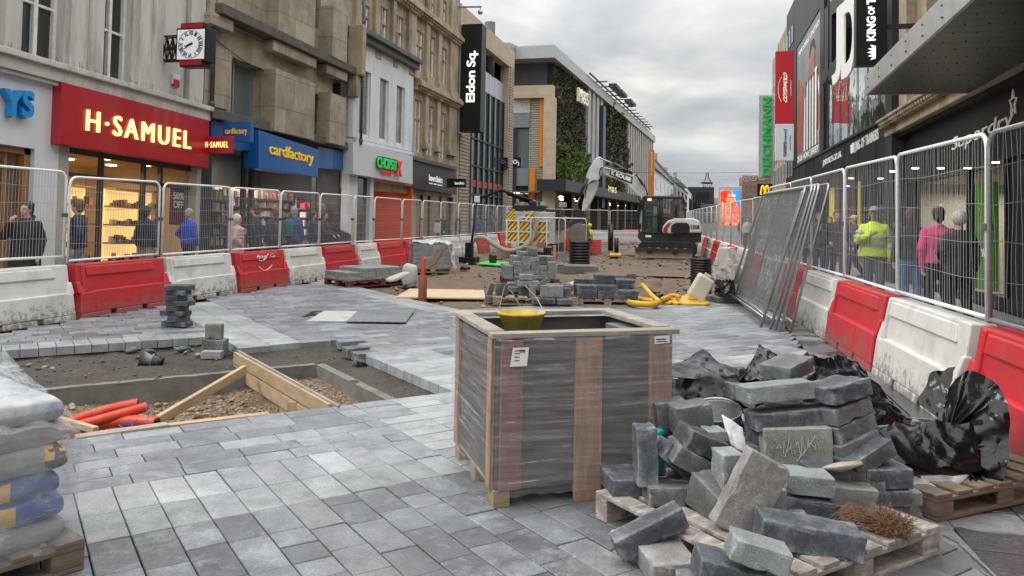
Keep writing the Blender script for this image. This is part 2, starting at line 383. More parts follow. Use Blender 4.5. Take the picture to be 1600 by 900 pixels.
# scattered stones (stuff)
def stone(mb,c,r,mt,col=None,flat=.7):
    ph=random.random()*9; n=6; vs=[]; 
    base=[(0,0,1),(.9,0,.1),(.28,.86,.1),(-.73,.5,.1),(-.73,-.5,.1),(.28,-.86,.1),(0,0,-1),(.6,.45,.62),(-.25,.75,.6),(-.78,0,.6),(-.25,-.75,.6),(.6,-.45,.62)]
    vs=[Vector(b).normalized()*r*(1+.35*noise.noise(Vector(b)*1.7+Vector((ph*7,ph*3,ph)))) for b in base]
    e=Euler((random.uniform(-.4,.4),random.uniform(-.4,.4),random.uniform(0,6.28))).to_matrix()
    vs=[e@Vector((v.x*random.uniform(.98,1.02)*1.15,v.y*.85,v.z*flat))+Vector(c) for v in vs]
    bm=[(0,7,8),(0,8,9),(0,9,10),(0,10,11),(0,11,7),(7,1,2),(7,2,8),(8,2,3),(8,3,9),(9,3,4),(9,4,10),(10,4,5),(10,5,11),(11,5,1),(11,1,7),(6,2,1),(6,3,2),(6,4,3),(6,5,4),(6,1,5)]
    mb.add(vs,bm,mt,smooth=True,col=col)
STONE=mat('loose_stone',(1,1,1),.85,.2,30,.3,60,attr=True)
st=MB(); cs=[(.30,.25,.19),(.22,.15,.09),(.38,.34,.28),(.2,.18,.16),(.33,.22,.14),(.14,.11,.08),(.42,.27,.18)]
for i in range(2600):
    a=random.uniform(-3.9,1.93); b=-3.58+(2.3)*random.random()
    r=random.choice([.010,.012,.014,.016,.02,.028]) if a<1.15 else random.choice([.008,.01,.013,.016])
    if a<.9 and random.random()<.10: r=random.uniform(.03,.05)
    c=AB(a,b,fz(a,b)+r*.3); stone(st,c,r,STONE,random.choice(cs))
tag(st.build('trench_gravel',STONE),'brown gravel and pebbles on the floor of the trench','gravel',kind='stuff')
st=MB(); cd=[(.10,.10,.10),(.16,.15,.14),(.07,.07,.07),(.2,.17,.13),(.12,.1,.08)]
for i in range(900):
    a=random.uniform(-4,2.6); b=random.uniform(-5.45,-1.3)
    if not inhole(a,b) or (TR[0]<a<TR[1]+.05 and TR[2]-.05<b<TR[3]): continue
    r=random.choice([.005,.008,.01,.015,.02]); stone(st,AB(a,b,gz(a,b)+r*.3),r,STONE,random.choice(cd))
for (px,py) in [(20,575),(35,580),(60,578),(82,577),(22,582),(45,572),(10,577),(70,575),(330,548),(345,552),(318,545),(352,543),(300,548),(362,545),(290,552),(340,540),(262,541),(275,545),(283,549),(305,541),(215,560),(160,565)]:
    p=G(px,py,-.12); r=random.uniform(.03,.055); stone(st,p+Vector((0,0,r*.2)),r,STONE,random.choice(cd[:2]+[(.3,.25,.19)]),.5)
tag(st.build('trench_edge_rubble',STONE),'dark stone chips scattered on the earth ledge around the trench','rubble',kind='stuff')
st=MB()
for i in range(1500):
    y=12+45*random.random()**1.6; x=random.uniform(-9,1.3)
    a,b=toab(x,y)
    if pavedge(a,b): continue
    r=random.choice([.012,.02,.03,.045]) *(1+y/50); stone(st,(x,y,gz(a,b)+r*.25),r,STONE,random.choice(cs[:4]+cd))
tag(st.build('site_rubble',STONE),'loose stones and lumps of earth over the dug up street','rubble',kind='stuff')
# ================================================================== PAVING
def pavemat():
    m=bpy.data.materials.new('paving_stone'); m.use_nodes=True; nt=m.node_tree; L=nt.links; b=nt.nodes['Principled BSDF']
    tc=nn(nt,'ShaderNodeTexCoord'); at=nn(nt,'ShaderNodeAttribute',attribute_name='Col')
    sc_=nn(nt,'ShaderNodeVectorMath',operation='SCALE'); sc_.inputs['Scale'].default_value=9.; L.new(at.outputs['Color'],sc_.inputs[0])
    ad_=nn(nt,'ShaderNodeVectorMath',operation='ADD'); L.new(tc.outputs['Object'],ad_.inputs[0]); L.new(sc_.outputs[0],ad_.inputs[1])
    n1=nn(nt,'ShaderNodeTexNoise',i_Scale=3.2,i_Detail=12.,i_Roughness=.78); L.new(ad_.outputs[0],n1.inputs['Vector'])
    n2=nn(nt,'ShaderNodeTexNoise',i_Scale=75.,i_Detail=6.,i_Roughness=.8); L.new(tc.outputs['Object'],n2.inputs['Vector'])
    c=mixc(nt,at.outputs['Color'],ramp(nt,n2.outputs['Fac'],[(.28,(.5,.5,.5)),(.5,(1,1,1)),(.72,(1.5,1.5,1.5))]).outputs['Color'],1.,'MULTIPLY')
    c=mixc(nt,c,ramp(nt,n1.outputs['Fac'],[(.3,(.60,.60,.61)),(.65,(1.15,1.15,1.15))]).outputs['Color'],1.,'MULTIPLY')
    # pale dusty bloom patches
    n3=nn(nt,'ShaderNodeTexNoise',i_Scale=2.4,i_Detail=15.,i_Roughness=.86,i_Distortion=.1); L.new(ad_.outputs[0],n3.inputs['Vector'])
    r3=ramp(nt,n3.outputs['Fac'],[(.51,(0,0,0)),(.62,(.5,.5,.5))])
    c=mixc(nt,c,(.40,.42,.45),r3.outputs['Color'])
    # brown damp smears
    n4=nn(nt,'ShaderNodeTexNoise',i_Scale=.7,i_Detail=9.,i_Roughness=.7); L.new(tc.outputs['Object'],n4.inputs['Vector'])
    r4=ramp(nt,n4.outputs['Fac'],[(.55,(0,0,0)),(.7,(.5,.5,.5))])
    c=mixc(nt,c,(.10,.09,.08),r4.outputs['Color'])
    L.new(c,b.inputs['Base Color'])
    rr=ramp(nt,n1.outputs['Fac'],[(.35,(.32,.32,.32)),(.62,(.62,.62,.62))]); L.new(rr.outputs['Color'],b.inputs['Roughness'])
    bp=nn(nt,'ShaderNodeBump',i_Strength=.35,i_Distance=.006); L.new(n2.outputs['Fac'],bp.inputs['Height']); L.new(bp.outputs[0],b.inputs['Normal'])
    return m
PAV=pavemat()
pv=MB()
def sett(a0,a1,b0,b1,col,hz=.1,frame=AB,v=.14,gap=.0035,zt=0.):
    k=1+random.uniform(-v,v); q=random.uniform(-.02,.02); col=(col[0]*k*(1+q),col[1]*k,col[2]*k*(1-q*.6))
    g=gap; c=.004; z=zt+random.uniform(-.0022,.0022); t1,t2=random.uniform(-.0015,.0015),random.uniform(-.0015,.0015)
    a0+=g;a1-=g;b0+=g;b1-=g
    P=[(a0,b0),(a1,b0),(a1,b1),(a0,b1)]; I=[(a0+c,b0+c),(a1-c,b0+c),(a1-c,b1-c),(a0+c,b1-c)]
    zz=[z-t1-t2,z+t1-t2,z+t1+t2,z-t1+t2]
    vs=[frame(*p,-hz) for p in P]+[frame(*p,zz[i]-c) for i,p in enumerate(P)]+[frame(*p,zz[i]) for i,p in enumerate(I)]
    fs=[(8,9,10,11)]+[(i+4,(i+1)%4+4,(i+1)%4+8,i+8) for i in range(4)]+[(i,(i+1)%4,(i+1)%4+4,i+4) for i in range(4)]
    fs=[tuple(reversed(f)) for f in fs]
    if frame is AB: vs=[Vector((min(v.x,1.372),v.y,v.z)) for v in vs]
    pv.add(vs,fs,None,col=col)
MID=(.185,.195,.212); PALE=(.33,.345,.345); GREEN=(.25,.272,.266); DARK=(.128,.132,.138); LIGHT=(.26,.272,.288)
def ok(a,b): return (not inhole(a,b)) and pavedge(a,b)
def vis(a,b):
    x,y,_=AB(a,b); return y>1.2 and (x>-10)
def rows(a0,a1,b0,b1,h,L,col,mix=None,off=True,zt=0,var=.11):
    """courses running along a; rows stacked in b"""
    n=int(round((b1-b0)/h)); h=(b1-b0)/n
    for i in range(n):
        b=b0+i*h; a=a0-(random.random()*L if off else 0)
        while a<a1-.02:
            l=L*(1 if not off else random.choice([.75,1,1,1.0,1.25])); e=min(a+l,a1); s=max(a,a0)
            if e-s>.03 and ok((s+e)/2,b+h/2) and vis((s+e)/2,b+h/2):
                cc=col if mix is None else random.choice(mix); sett(s,e,b,b+h,cc,v=var,zt=zt)
            a+=l
def cols(a0,a1,b0,b1,w,Ls,mix,off=True,var=.10):
    n=int(round((a1-a0)/w)); w=(a1-a0)/n
    for i in range(n):
        a=a0+i*w; b=b0-(random.random()*.3 if off else 0)
        while b<b1-.02:
            l=random.choice(Ls); e=min(b+l,b1); s=max(b,b0)
            if e-s>.03 and ok(a+w/2,(s+e)/2) and vis(a+w/2,(s+e)/2): sett(a,a+w,s,e,random.choice(mix),v=var)
            b+=l
# near field
rows(-3.9,1.45,-1.2,0,.198,.40,None,[MID,MID,LIGHT],var=.1)
rows(1.45,2.5,-1.2,.9,.198,.36,None,[PALE,PALE,LIGHT],off=False,var=.1)
rows(2.5,12,-1.2,.9,.198,.4,None,[MID,LIGHT,PALE])
cols(-3.9,1.45,0,.44,.198,[.44],[PALE,LIGHT],off=False,var=.08)
cols(-3.9,1.45,.44,.82,.198,[.38],[GREEN,LIGHT,GREEN],off=False,var=.1)
cols(-3.9,1.45,.82,6.,.2,[.2,.4,.4,.3],[DARK,DARK,MID,(.19,.195,.205)])
cols(1.45,9,.9,7.,.2,[.2,.4,.4,.3],[DARK,MID,DARK,(.19,.195,.205)])
# right of the hole
cols(2.46,3.3,-3.3,-1.2,.42,[.2,.2],[PALE,LIGHT,PALE],off=False,var=.1)
rows(3.3,12,-3.3,-1.2,.2,.4,None,[MID,LIGHT,MID,DARK])
rows(2.5,12,-4.5,-3.3,.2,.4,None,[MID,LIGHT,MID,(.2,.19,.18)])
# kerb row of pale setts on the far side of the hole
cols(-4.4,1.3,-5.92,-5.5,.185,[.42],[PALE,LIGHT,GREEN],off=False,var=.1)
# diagonal band of wide pale slabs
def bandslabs(a0,a1,b0,b1,L):
    b=b0
    while b<b1-.05:
        e=min(b+L*random.choice([.9,1,1.1]),b1)
        if ok((a0+a1)/2,(b+e)/2): sett(a0,a1,b,e,random.choice([PALE,GREEN,PALE]),v=.08)
        b=e
bandslabs(1.3,1.7,-12,-4.46,.62); bandslabs(1.7,2.1,-12,-4.5,.62)
rows(-4.4,1.3,-13,-5.92,.2,.4,None,[MID,LIGHT,(.2,.2,.22),DARK])
rows(2.1,5.0,-14.5,-4.5,.2,.42,None,[MID,(.19,.195,.215),LIGHT,(.16,.16,.18)])
bandslabs(5.0,5.3,-14,-6.6,.6); bandslabs(5.3,5.6,-14,-6.6,.6)
rows(5.0,12.2,-6.6,-4.5,.2,.42,None,[LIGHT,MID,PALE,(.2,.2,.21)])
rows(12,12.2,-6.6,-1.2,.2,.42,None,[LIGHT])
struct(pv.build('paving',PAV))
# street-aligned darker slabs along the right barriers
pv=MB()
def ST(x,y,z=0): return Vector((x,y,z))
WET=(.085,.085,.085); 
y=1.3
for row in range(22):
    pass
x=1.38
for w in (.42,.6,.6,.62):
    y=1.2-random.random()*.5
    while y<19:
        l=random.choice([.6,.6,.9]); sett(x,x+w,y,y+l,random.choice([(.15,.15,.15),(.12,.12,.125),(.18,.18,.18)]),frame=ST,v=.15,hz=.08,zt=-.004 if w>.5 else -.01)
        y+=l
    x+=w
def wetmat():
    m=PAV.copy(); m.name='wet_paving_stone'; nt=m.node_tree; L=nt.links; b=nt.nodes['Principled BSDF']
    tc=nn(nt,'ShaderNodeTexCoord'); n=nn(nt,'ShaderNodeTexNoise',i_Scale=1.9,i_Detail=3.,i_Roughness=.45); L.new(tc.outputs['Object'],n.inputs['Vector'])
    r=ramp(nt,n.outputs['Fac'],[(.47,(0,0,0)),(.51,(1,1,1))])
    old=b.inputs['Base Color'].links[0].from_socket; L.new(mixc(nt,mixc(nt,old,(.36,.36,.38),1.,'MULTIPLY'),old,r.outputs['Color']),b.inputs['Base Color'])
    rr=ramp(nt,r.outputs['Color'],[(0,(.16,)*3),(1,(.6,)*3)]); L.new(rr.outputs['Color'],b.inputs['Roughness']); return m
WETM=wetmat(); struct(pv.build('gutter_paving',WETM))
# footways behind the barriers
FOOT=brickmat('footway_slabs',(.17,.165,.16),(.24,.235,.23),(.07,.07,.07),.6,.45,'yx',.012,.6,.5,.35,.3)
f=MB(); f.box(-12.5,-9.55,3,60,-.1,-.012); struct(f.build('pavement',FOOT))
f=MB(); f.box(-16,-9.0,60,70,-.1,-.016); f.prism([(-14,64),(-8.9,64),(-4,137),(-8.5,150)],-.1,-.02); struct(f.build('pavement',FOOT))
f=MB(); f.prism([(3.0,1),(5.3,1),(5.3,75),(1.2,75),(1.5,40)],-.1,.10); struct(f.build('pavement',FOOT))
ASPH=mat('asphalt',(.055,.055,.058),.85,.3,2,.4,80)
f=MB(); f.box(-7,8,78,600,-.1,-.02); struct(f.build('road',ASPH))
# ================================================================== BARRIERS
def barmat(name,col,dirt):
    m=mat(name,col,.42,.07,4,.05,60,rvar=.08,rand=.10,dirt=dirt,dscale=2.2,damt=.5); nt=m.node_tree; L=nt.links; b=nt.nodes['Principled BSDF']
    old=b.inputs['Base Color'].links[0].from_socket; tc=nn(nt,'ShaderNodeTexCoord'); oi=nn(nt,'ShaderNodeObjectInfo'); mu=nn(nt,'ShaderNodeMath',operation='MULTIPLY'); mu.inputs[1].default_value=23.; L.new(oi.outputs['Random'],mu.inputs[0])
    va=nn(nt,'ShaderNodeVectorMath',operation='ADD'); L.new(tc.outputs['Object'],va.inputs[0]); L.new(mu.outputs[0],va.inputs[1])
    n=nn(nt,'ShaderNodeTexNoise',i_Scale=11.,i_Detail=12.,i_Roughness=.8); L.new(va.outputs[0],n.inputs['Vector'])
    s=nn(nt,'ShaderNodeSeparateXYZ'); L.new(tc.outputs['Object'],s.inputs[0]); mr=nn(nt,'ShaderNodeMapRange'); mr.inputs[1].default_value=.0; mr.inputs[2].default_value=.5; mr.inputs[3].default_value=.16; mr.inputs[4].default_value=-.06; L.new(s.outputs[2],mr.inputs[0])
    ad=nn(nt,'ShaderNodeMath',operation='ADD'); L.new(n.outputs['Fac'],ad.inputs[0]); L.new(mr.outputs[0],ad.inputs[1]); r=ramp(nt,ad.outputs[0],[(.56,(0,0,0)),(.66,(.8,.8,.8))])
    L.new(mixc(nt,old,(.15,.125,.10),r.outputs['Color']),b.inputs['Base Color']); return m
BRED=barmat('red_barrier_plastic',(.50,.022,.03),(.30,.07,.06)); BWHT=barmat('white_barrier_plastic',(.60,.59,.56),(.30,.27,.22))
def barrier_mb(L,H):
    m=MB(); h=L/2
    s=H/.83; lz=.40*s; tz=H
    # body with sloping sides, extruded along its length; ends step in towards the top
    def ring(x,z,y): return [(x,-y,z)]
    # lower core
    vs=[(-h+.01,-.2,0),(h-.01,-.2,0),(h-.01,.2,0),(-h+.01,.2,0),(-h+.05,-.155,lz*1.25),(h-.05,-.155,lz*1.25),(h-.05,.155,lz*1.25),(-h+.05,.155,lz*1.25),(-h+.05,-.1,tz),(h-.05,-.1,tz),(h-.05,.1,tz),(-h+.05,.1,tz)]
    m.add(vs,[(3,2,1,0),(0,1,5,4),(1,2,6,5),(2,3,7,6),(3,0,4,7),(4,5,9,8),(5,6,10,9),(6,7,11,10),(7,4,8,11),(8,9,10,11)])
    for sd in (-1,1):
        def P(x,y,z): return (x,sd*y,z)
        # lower front box with a ledge; its right end slopes outwards; notches for forks at its foot
        def blk(x0,x1,y0b,y0t,z0,z1,sl0=0.,sl1=0.):
            vs=[P(x0,.14,z0),P(x1,.14,z0),P(x1,y0b,z0),P(x0,y0b,z0),P(x0+sl0,.12,z1),P(x1-sl1,.12,z1),P(x1-sl1,y0t,z1),P(x0+sl0,y0t,z1)]
            fs=[(3,2,1,0),(4,5,6,7),(0,1,5,4),(1,2,6,5),(2,3,7,6),(3,0,4,7)]
            if sd>0: fs=[tuple(reversed(q)) for q in fs]
            m.add(vs,fs)
        zn=.085
        xs=[-h+.03,-h*.34-.06,-h*.34+.06,h*.34-.06,h*.34+.06,h-.03]
        for i in (0,2,4): blk(xs[i],xs[i+1],.285,.272,0,zn)
        blk(-h+.03,h-.03,.272,.232,zn,lz,.02,.02)
        blk(-h+.26,h-.12,.262,.232,lz*.30,lz+.015,.05,.02)
        # end flares
        for e in (-1,1):
            x0,x1=(h-.02-.12,h-.02) if e>0 else (-h+.02,-h+.02+.12)
            vs=[P(x0,.10,lz-.01),P(x1,.10,lz-.01),P(x1,.228,lz-.01),P(x0,.228,lz-.01),P(x0+(.05 if e>0 else 0),.09,lz*1.42),P(x1-(0 if e>0 else .05),.09,lz*1.42),P(x1-(0 if e>0 else .05),.165,lz*1.42),P(x0+(.05 if e>0 else 0),.165,lz*1.42)]
            fs=[(3,2,1,0),(4,5,6,7),(0,1,5,4),(1,2,6,5),(2,3,7,6),(3,0,4,7)]
            if sd>0: fs=[tuple(reversed(q)) for q in fs]
            m.add(vs,fs)
        # upper raised panel
        z0,z1=lz*1.62,tz-.035; 
        vs=[P(-h+.22,.08,z0),P(h-.30,.08,z0),P(h-.30,.155,z0),P(-h+.22,.155,z0),P(-h+.22,.08,z1),P(h-.34,.08,z1),P(h-.34,.12,z1),P(-h+.22,.12,z1)]
        fs=[(3,2,1,0),(4,5,6,7),(0,1,5,4),(1,2,6,5),(2,3,7,6),(3,0,4,7)]
        if sd>0: fs=[tuple(reversed(q)) for q in fs]
        m.add(vs,fs)
        vs=[P(-h+.13,.08,lz+.0),P(-h+.2,.08,lz+.0),P(-h+.2,.21,lz+.0),P(-h+.13,.21,lz+.0),P(-h+.13,.08,tz-.01),P(-h+.2,.08,tz-.01),P(-h+.2,.125,tz-.01),P(-h+.13,.125,tz-.01)]
        m.add(vs,fs)
    m.box(-h-.03,-h+.12,-.05,.05,.30*s,.36*s)
    return m
GALV=mat('galvanised_steel',(.42,.43,.44),.38,.12,18,.05,90,metal=.75,rand=.12)
WHT=mat('white_coated_steel',(.80,.81,.82),.35,.06,12,.0,rand=.04,dirt=(.42,.40,.37),dscale=9,damt=.3)
WIREM=mat('galvanised_wire',(.19,.195,.20),.5,.15,18,metal=.3)
WIREW=mat('pale_coated_wire',(.36,.37,.38),.5,.12,18)
CLAMP=mat('dark_clamp',(.10,.09,.08),.6,.2,20)
def rrect(x0,x1,z0,z1,r,n=5,bottom=False):
    p=[(x0,0,z0)]
    p+= [(x0,0,z1-r)]+[(x0+r-r*math.cos(PI/2*i/n),0,z1-r+r*math.sin(PI/2*i/n)) for i in range(1,n+1)]
    p+= [(x1-r+r*math.sin(PI/2*i/n),0,z1-r+r*math.cos(PI/2*i/n)) for i in range(0,n+1)]
    p+= [(x1,0,z0)]
    return p
def fence_parts(L,z0,z1,fm,nw,wr,root,sag=.012,fr=.019,seed=1):
    rd=random.Random(seed); h=L/2-.02
    f=MB(); f.tube(rrect(-h,h,z0,z1,.13),fr,8); f.tube([(-h,0,z0+.03),(h,0,z0+.03)],fr,8)
    fo=f.build('frame',fm,root)
    w=MB()
    for i in range(nw):
        x=-h+2*h*(i+1)/(nw+1); zt=z1
        q=h-abs(x)
        if q<.13: zt=z1-.13+math.sqrt(max(0,.13**2-(.13-q)**2))
        ph=rd.uniform(0,6); am=rd.uniform(0,sag)*.5; pts=[(x+am*math.sin(ph+k*1.3),.004+am*math.cos(ph+k),z0+.03+(zt-z0-.03)*k/6) for k in range(7)]
        w.tube(pts,wr,3,caps=False)
    for j in range(1,5):
        z=z0+.03+(z1-z0)*j/5.; ph=rd.uniform(0,6)
        w.tube([(-h+2*h*k/10,-.004,z+sag*math.sin(ph+k*.7)) for k in range(11)],wr*1.25,3,caps=False)
    wo=w.build('wire_mesh',WIREW if fm is WHT else WIREM,root)
    return fo,wo
def make_barrier(L,H,mt,label,group):
    o=barrier_mb(L,H).build('water_filled_barrier',mt,bevel=.014,seg=2); return tag(o,label,'barrier',group)
def make_fence(L,z0,z1,fm,nw,wr,label,group,seed=1,**k):
    t=thing('mesh_fence_panel',(0,0,0),label,'fence panel',group); fence_parts(L,z0,z1,fm,nw,wr,t,seed=seed,**k)
    c=MB(); c.box(L/2-.06,L/2+.06,-.035,.035,(z0+z1)/2-.03,(z0+z1)/2+.03); c.build('clamp',CLAMP,t,bevel=.008)
    return t
def relabel(o,l): o['label']=l; return o
GL_B='water filled barriers along the left side of the works'; GL_F='mesh fence panels on the left barriers'
bR=make_barrier(2.0,.82,BRED,'x',GL_B); bW=make_barrier(2.0,.82,BWHT,'x',GL_B)
fA=make_fence(2.0,.83,2.14,WHT,34,.0026,'x',GL_F)
bYs=[(7.8,'W'),(9.75,'W'),(11.85,'R'),(13.95,'W'),(15.95,'R'),(17.85,'W'),(19.75,'R'),(21.4,'W'),(23.4,'R'),(25.4,'W'),(27.4,'W')]
# joints along the left row (Y) and the colour of the barrier that ends there
J=[7.75,9.78,11.9,14.0,15.95,17.8,19.8,21.2,23.4,25.3,27.3,29.4,31.5,33.5,35.5,37.5,39.5,41.5,43.5,45.5]
C='WRWRWRWRRWWWRWRWRWR'
LAB={1:'red barrier under the second fence panel, in front of the jewellery shop window',2:'white barrier between the plain red one and the graffitied red one, left side',3:'red barrier with white scribbled graffiti and a smiling face',4:'white barrier just after the graffitied red one on the left',
 5:'red barrier in front of the white column beside the blue shop',6:'white barrier right of the graffitied pair, in front of the orange shopfront',7:'red barrier with a small dark catch, below the orange shopfront',0:'dirty white barrier at the left edge of the photo'}
LASTN=len(C)
for i,c in enumerate(C):
    y0,y1=J[i],J[i+1]; src=bR if c=='R' else bW
    o=src if not src.get('used') else copy_tree(src); src['used']=1
    o.location=(-9.3+.03*math.sin(i*2.3),(y0+y1)/2,-.02); o.rotation_euler=(0,0,PI/2+random.uniform(-.012,.012)+(PI if random.random()<0 else 0)); o.scale=((y1-y0)/2.0*.99,1,1)
    n=['nearest','second','third','fourth','fifth','sixth','seventh','eighth','ninth','tenth','eleventh','twelfth']
    relabel(o,LAB.get(i,('red' if c=='R' else 'white')+' barrier in the far part of the left row, beyond the orange shopfront'))
for q in (bR,bW):
    pass
FL={0:'white mesh fence panel at the left edge, in front of the woman smoking',1:'white mesh fence panel in front of the lit jewellery window',2:'white mesh fence panel in front of the man in the blue jumper',3:'white mesh fence panel in front of the child in the pale pink coat',4:'white mesh fence panel in front of the man with the blue rucksack',5:'white mesh fence panel before the right hand window of the blue shop',6:'narrow white mesh fence panel at the white column of the noodle shop',7:'white mesh fence panel in front of the orange shopfront'}
for i in range(len(C)):
    y0,y1=J[i],J[i+1]; o=fA if i==0 else copy_tree(fA)
    o.location=(-9.3,(y0+y1)/2,.07 if i==0 else 0); o.rotation_euler=(0,R(random.uniform(-.5,.5)),PI/2+random.uniform(-.02,.02)); o.scale=((y1-y0)/2.0*.985,1,1)
    relabel(o,FL.get(i,'white mesh fence panel in the far left run beyond the orange shopfront'))
# graffiti on the scribbled barrier (part of that barrier)
GRAF=mat('white_chalk',(.75,.75,.75),.8,.1)
def graffiti(mb,strokes,P00,U,V,N,r):
    for s in strokes: mb.tube([Vector(P00)+Vector(U)*x+Vector(V)*y+Vector(N)*.0 for x,y in s],r,4,caps=True)
grf=[o for o in bpy.data.objects if o.get('label')==LAB[3]][0]
g=MB(); sc=[[(0,.5),(.05,.8),(.1,.3),(.12,.75),(.2,.4),(.16,.62),(.24,.7),(.28,.4),(.3,.7),(.38,.45),(.42,.72),(.44,.2),(.5,.55),(.46,.5),(.56,.75)],[(.08,.15),(.3,.1),(.62,.9)],[(.75,.9),(.76,.75)],[(.86,.95),(.87,.8)],[(.72,.6),(.8,.45),(.92,.5),(.95,.65)]]
graffiti(g,sc,(.35,-.15,.62),(-.0,0,0),(0,0,.16),(0,-1,0),.007) if False else None
g=MB()
for s in sc: g.tube([(-.22+.75*x,-.165+.03*y,.60+.17*y) for x,y in s],.008,4)
g.tube([(-.25+.09*i,-.215+.001*i,.50-.09*math.sin(PI*i/6)) for i in range(7)],.01,4)
go=g.build('chalk_graffiti',GRAF,grf); go['label']='white scribble and curved smile drawn on the red barrier'
# ---- right side
def XR(Y): return 2.14-.06*(Y-9.5)
GR_B='water filled barriers along the right side of the works'; GR_F='mesh fence panels on the right barriers'
# joints found where the posts stand
def onrow(px,py):
    r=ray(px,py); # X=XR(Y)
    t=(2.14+.57)/(r.x+.06*r.y); return r.y*t
JR=[onrow(1640,400)-3.6,onrow(1640,400)-1.0]
JR=[3.9,onrow(1543,380),onrow(1402,360),onrow(1320,350),onrow(1268,345),onrow(1236,345)]
while JR[-1]<70: JR.append(JR[-1]+2.75)
CR='RWRWRWRWRWRWRWRWRWRWRWRWRWRW'
b2R=make_barrier(2.8,.85,BRED,'x',GR_B); b2W=make_barrier(2.8,.85,BWHT,'x',GR_B)
f2W=make_fence(2.8,.87,2.40,WHT,36,.0020,'x',GR_F,seed=5); f2G=make_fence(2.8,.87,2.40,GALV,38,.0020,'x',GR_F,seed=6,sag=.02)
LBR={0:'red barrier at the right edge of the photo, nearest the camera',1:'white barrier in front of the woman in the pink jumper',2:'red barrier in front of the man in the yellow jacket',3:'white barrier just behind the leaning stack of fence panels',4:'red barrier half hidden behind the leaning fence panels'}
LFR={0:'grey galvanised mesh fence panel at the right edge of the photo',1:'white mesh fence panel in front of the woman in pink',2:'white mesh fence panel in front of the man in the yellow jacket',3:'white mesh fence panel just right of the leaning stack'}
for i in range(len(JR)-1):
    if i>=len(CR): break
    y0,y1=JR[i],JR[i+1]; ym=(y0+y1)/2; src=b2R if CR[i]=='R' else b2W
    o=src if not src.get('used') else copy_tree(src); src['used']=1
    ang=math.atan2(1,-.06)
    o.location=(XR(ym),ym,-.01); o.rotation_euler=(0,0,ang+PI+random.uniform(-.012,.012)); o.scale=((y1-y0)/2.8*.99,1,1)
    relabel(o,LBR.get(i,('red' if CR[i]=='R' else 'white')+' barrier in the long right row beyond the leaning fence panels'))
    fs_=f2G if i==0 else f2W
    o=fs_ if not fs_.get('used') else copy_tree(fs_); fs_['used']=1
    o.location=(XR(ym),ym,0); o.rotation_euler=(0,R(random.uniform(-.4,.4)),ang+PI+random.uniform(-.015,.015)); o.scale=((y1-y0)/2.8*.985,1,1 if i<6 else .93)
    relabel(o,LFR.get(i,'mesh fence panel in the long right run beyond the leaning fence panels'))
# ---- cross run in the distance, behind the digger
GX='barriers and panels closing the far end of the site'
x=-9.3
for i in range(6):
    p0=Vector((-9.4+i*2.0,47.0+i*.9,0)); o=copy_tree(fA); o.location=(p0.x+1,p0.y+.4,0); o.rotation_euler=(0,0,math.atan2(.9,2.0)); o.scale=(1.07,1,1.0); o['group']=GX
    relabel(o,'mesh fence panel in the run closing the far end of the site')
    s=bR if i in (0,4) else bW; o=copy_tree(s); o.location=(p0.x+1,p0.y+.4,-.02); o.rotation_euler=(0,0,math.atan2(.9,2.0)); o.scale=(1.07,1,1.0); o['group']=GX
    relabel(o,('red' if i in (0,4) else 'white')+' barrier at the far end of the site behind the digger')
for q in bpy.data.objects:
    if 'used' in q: del q['used']
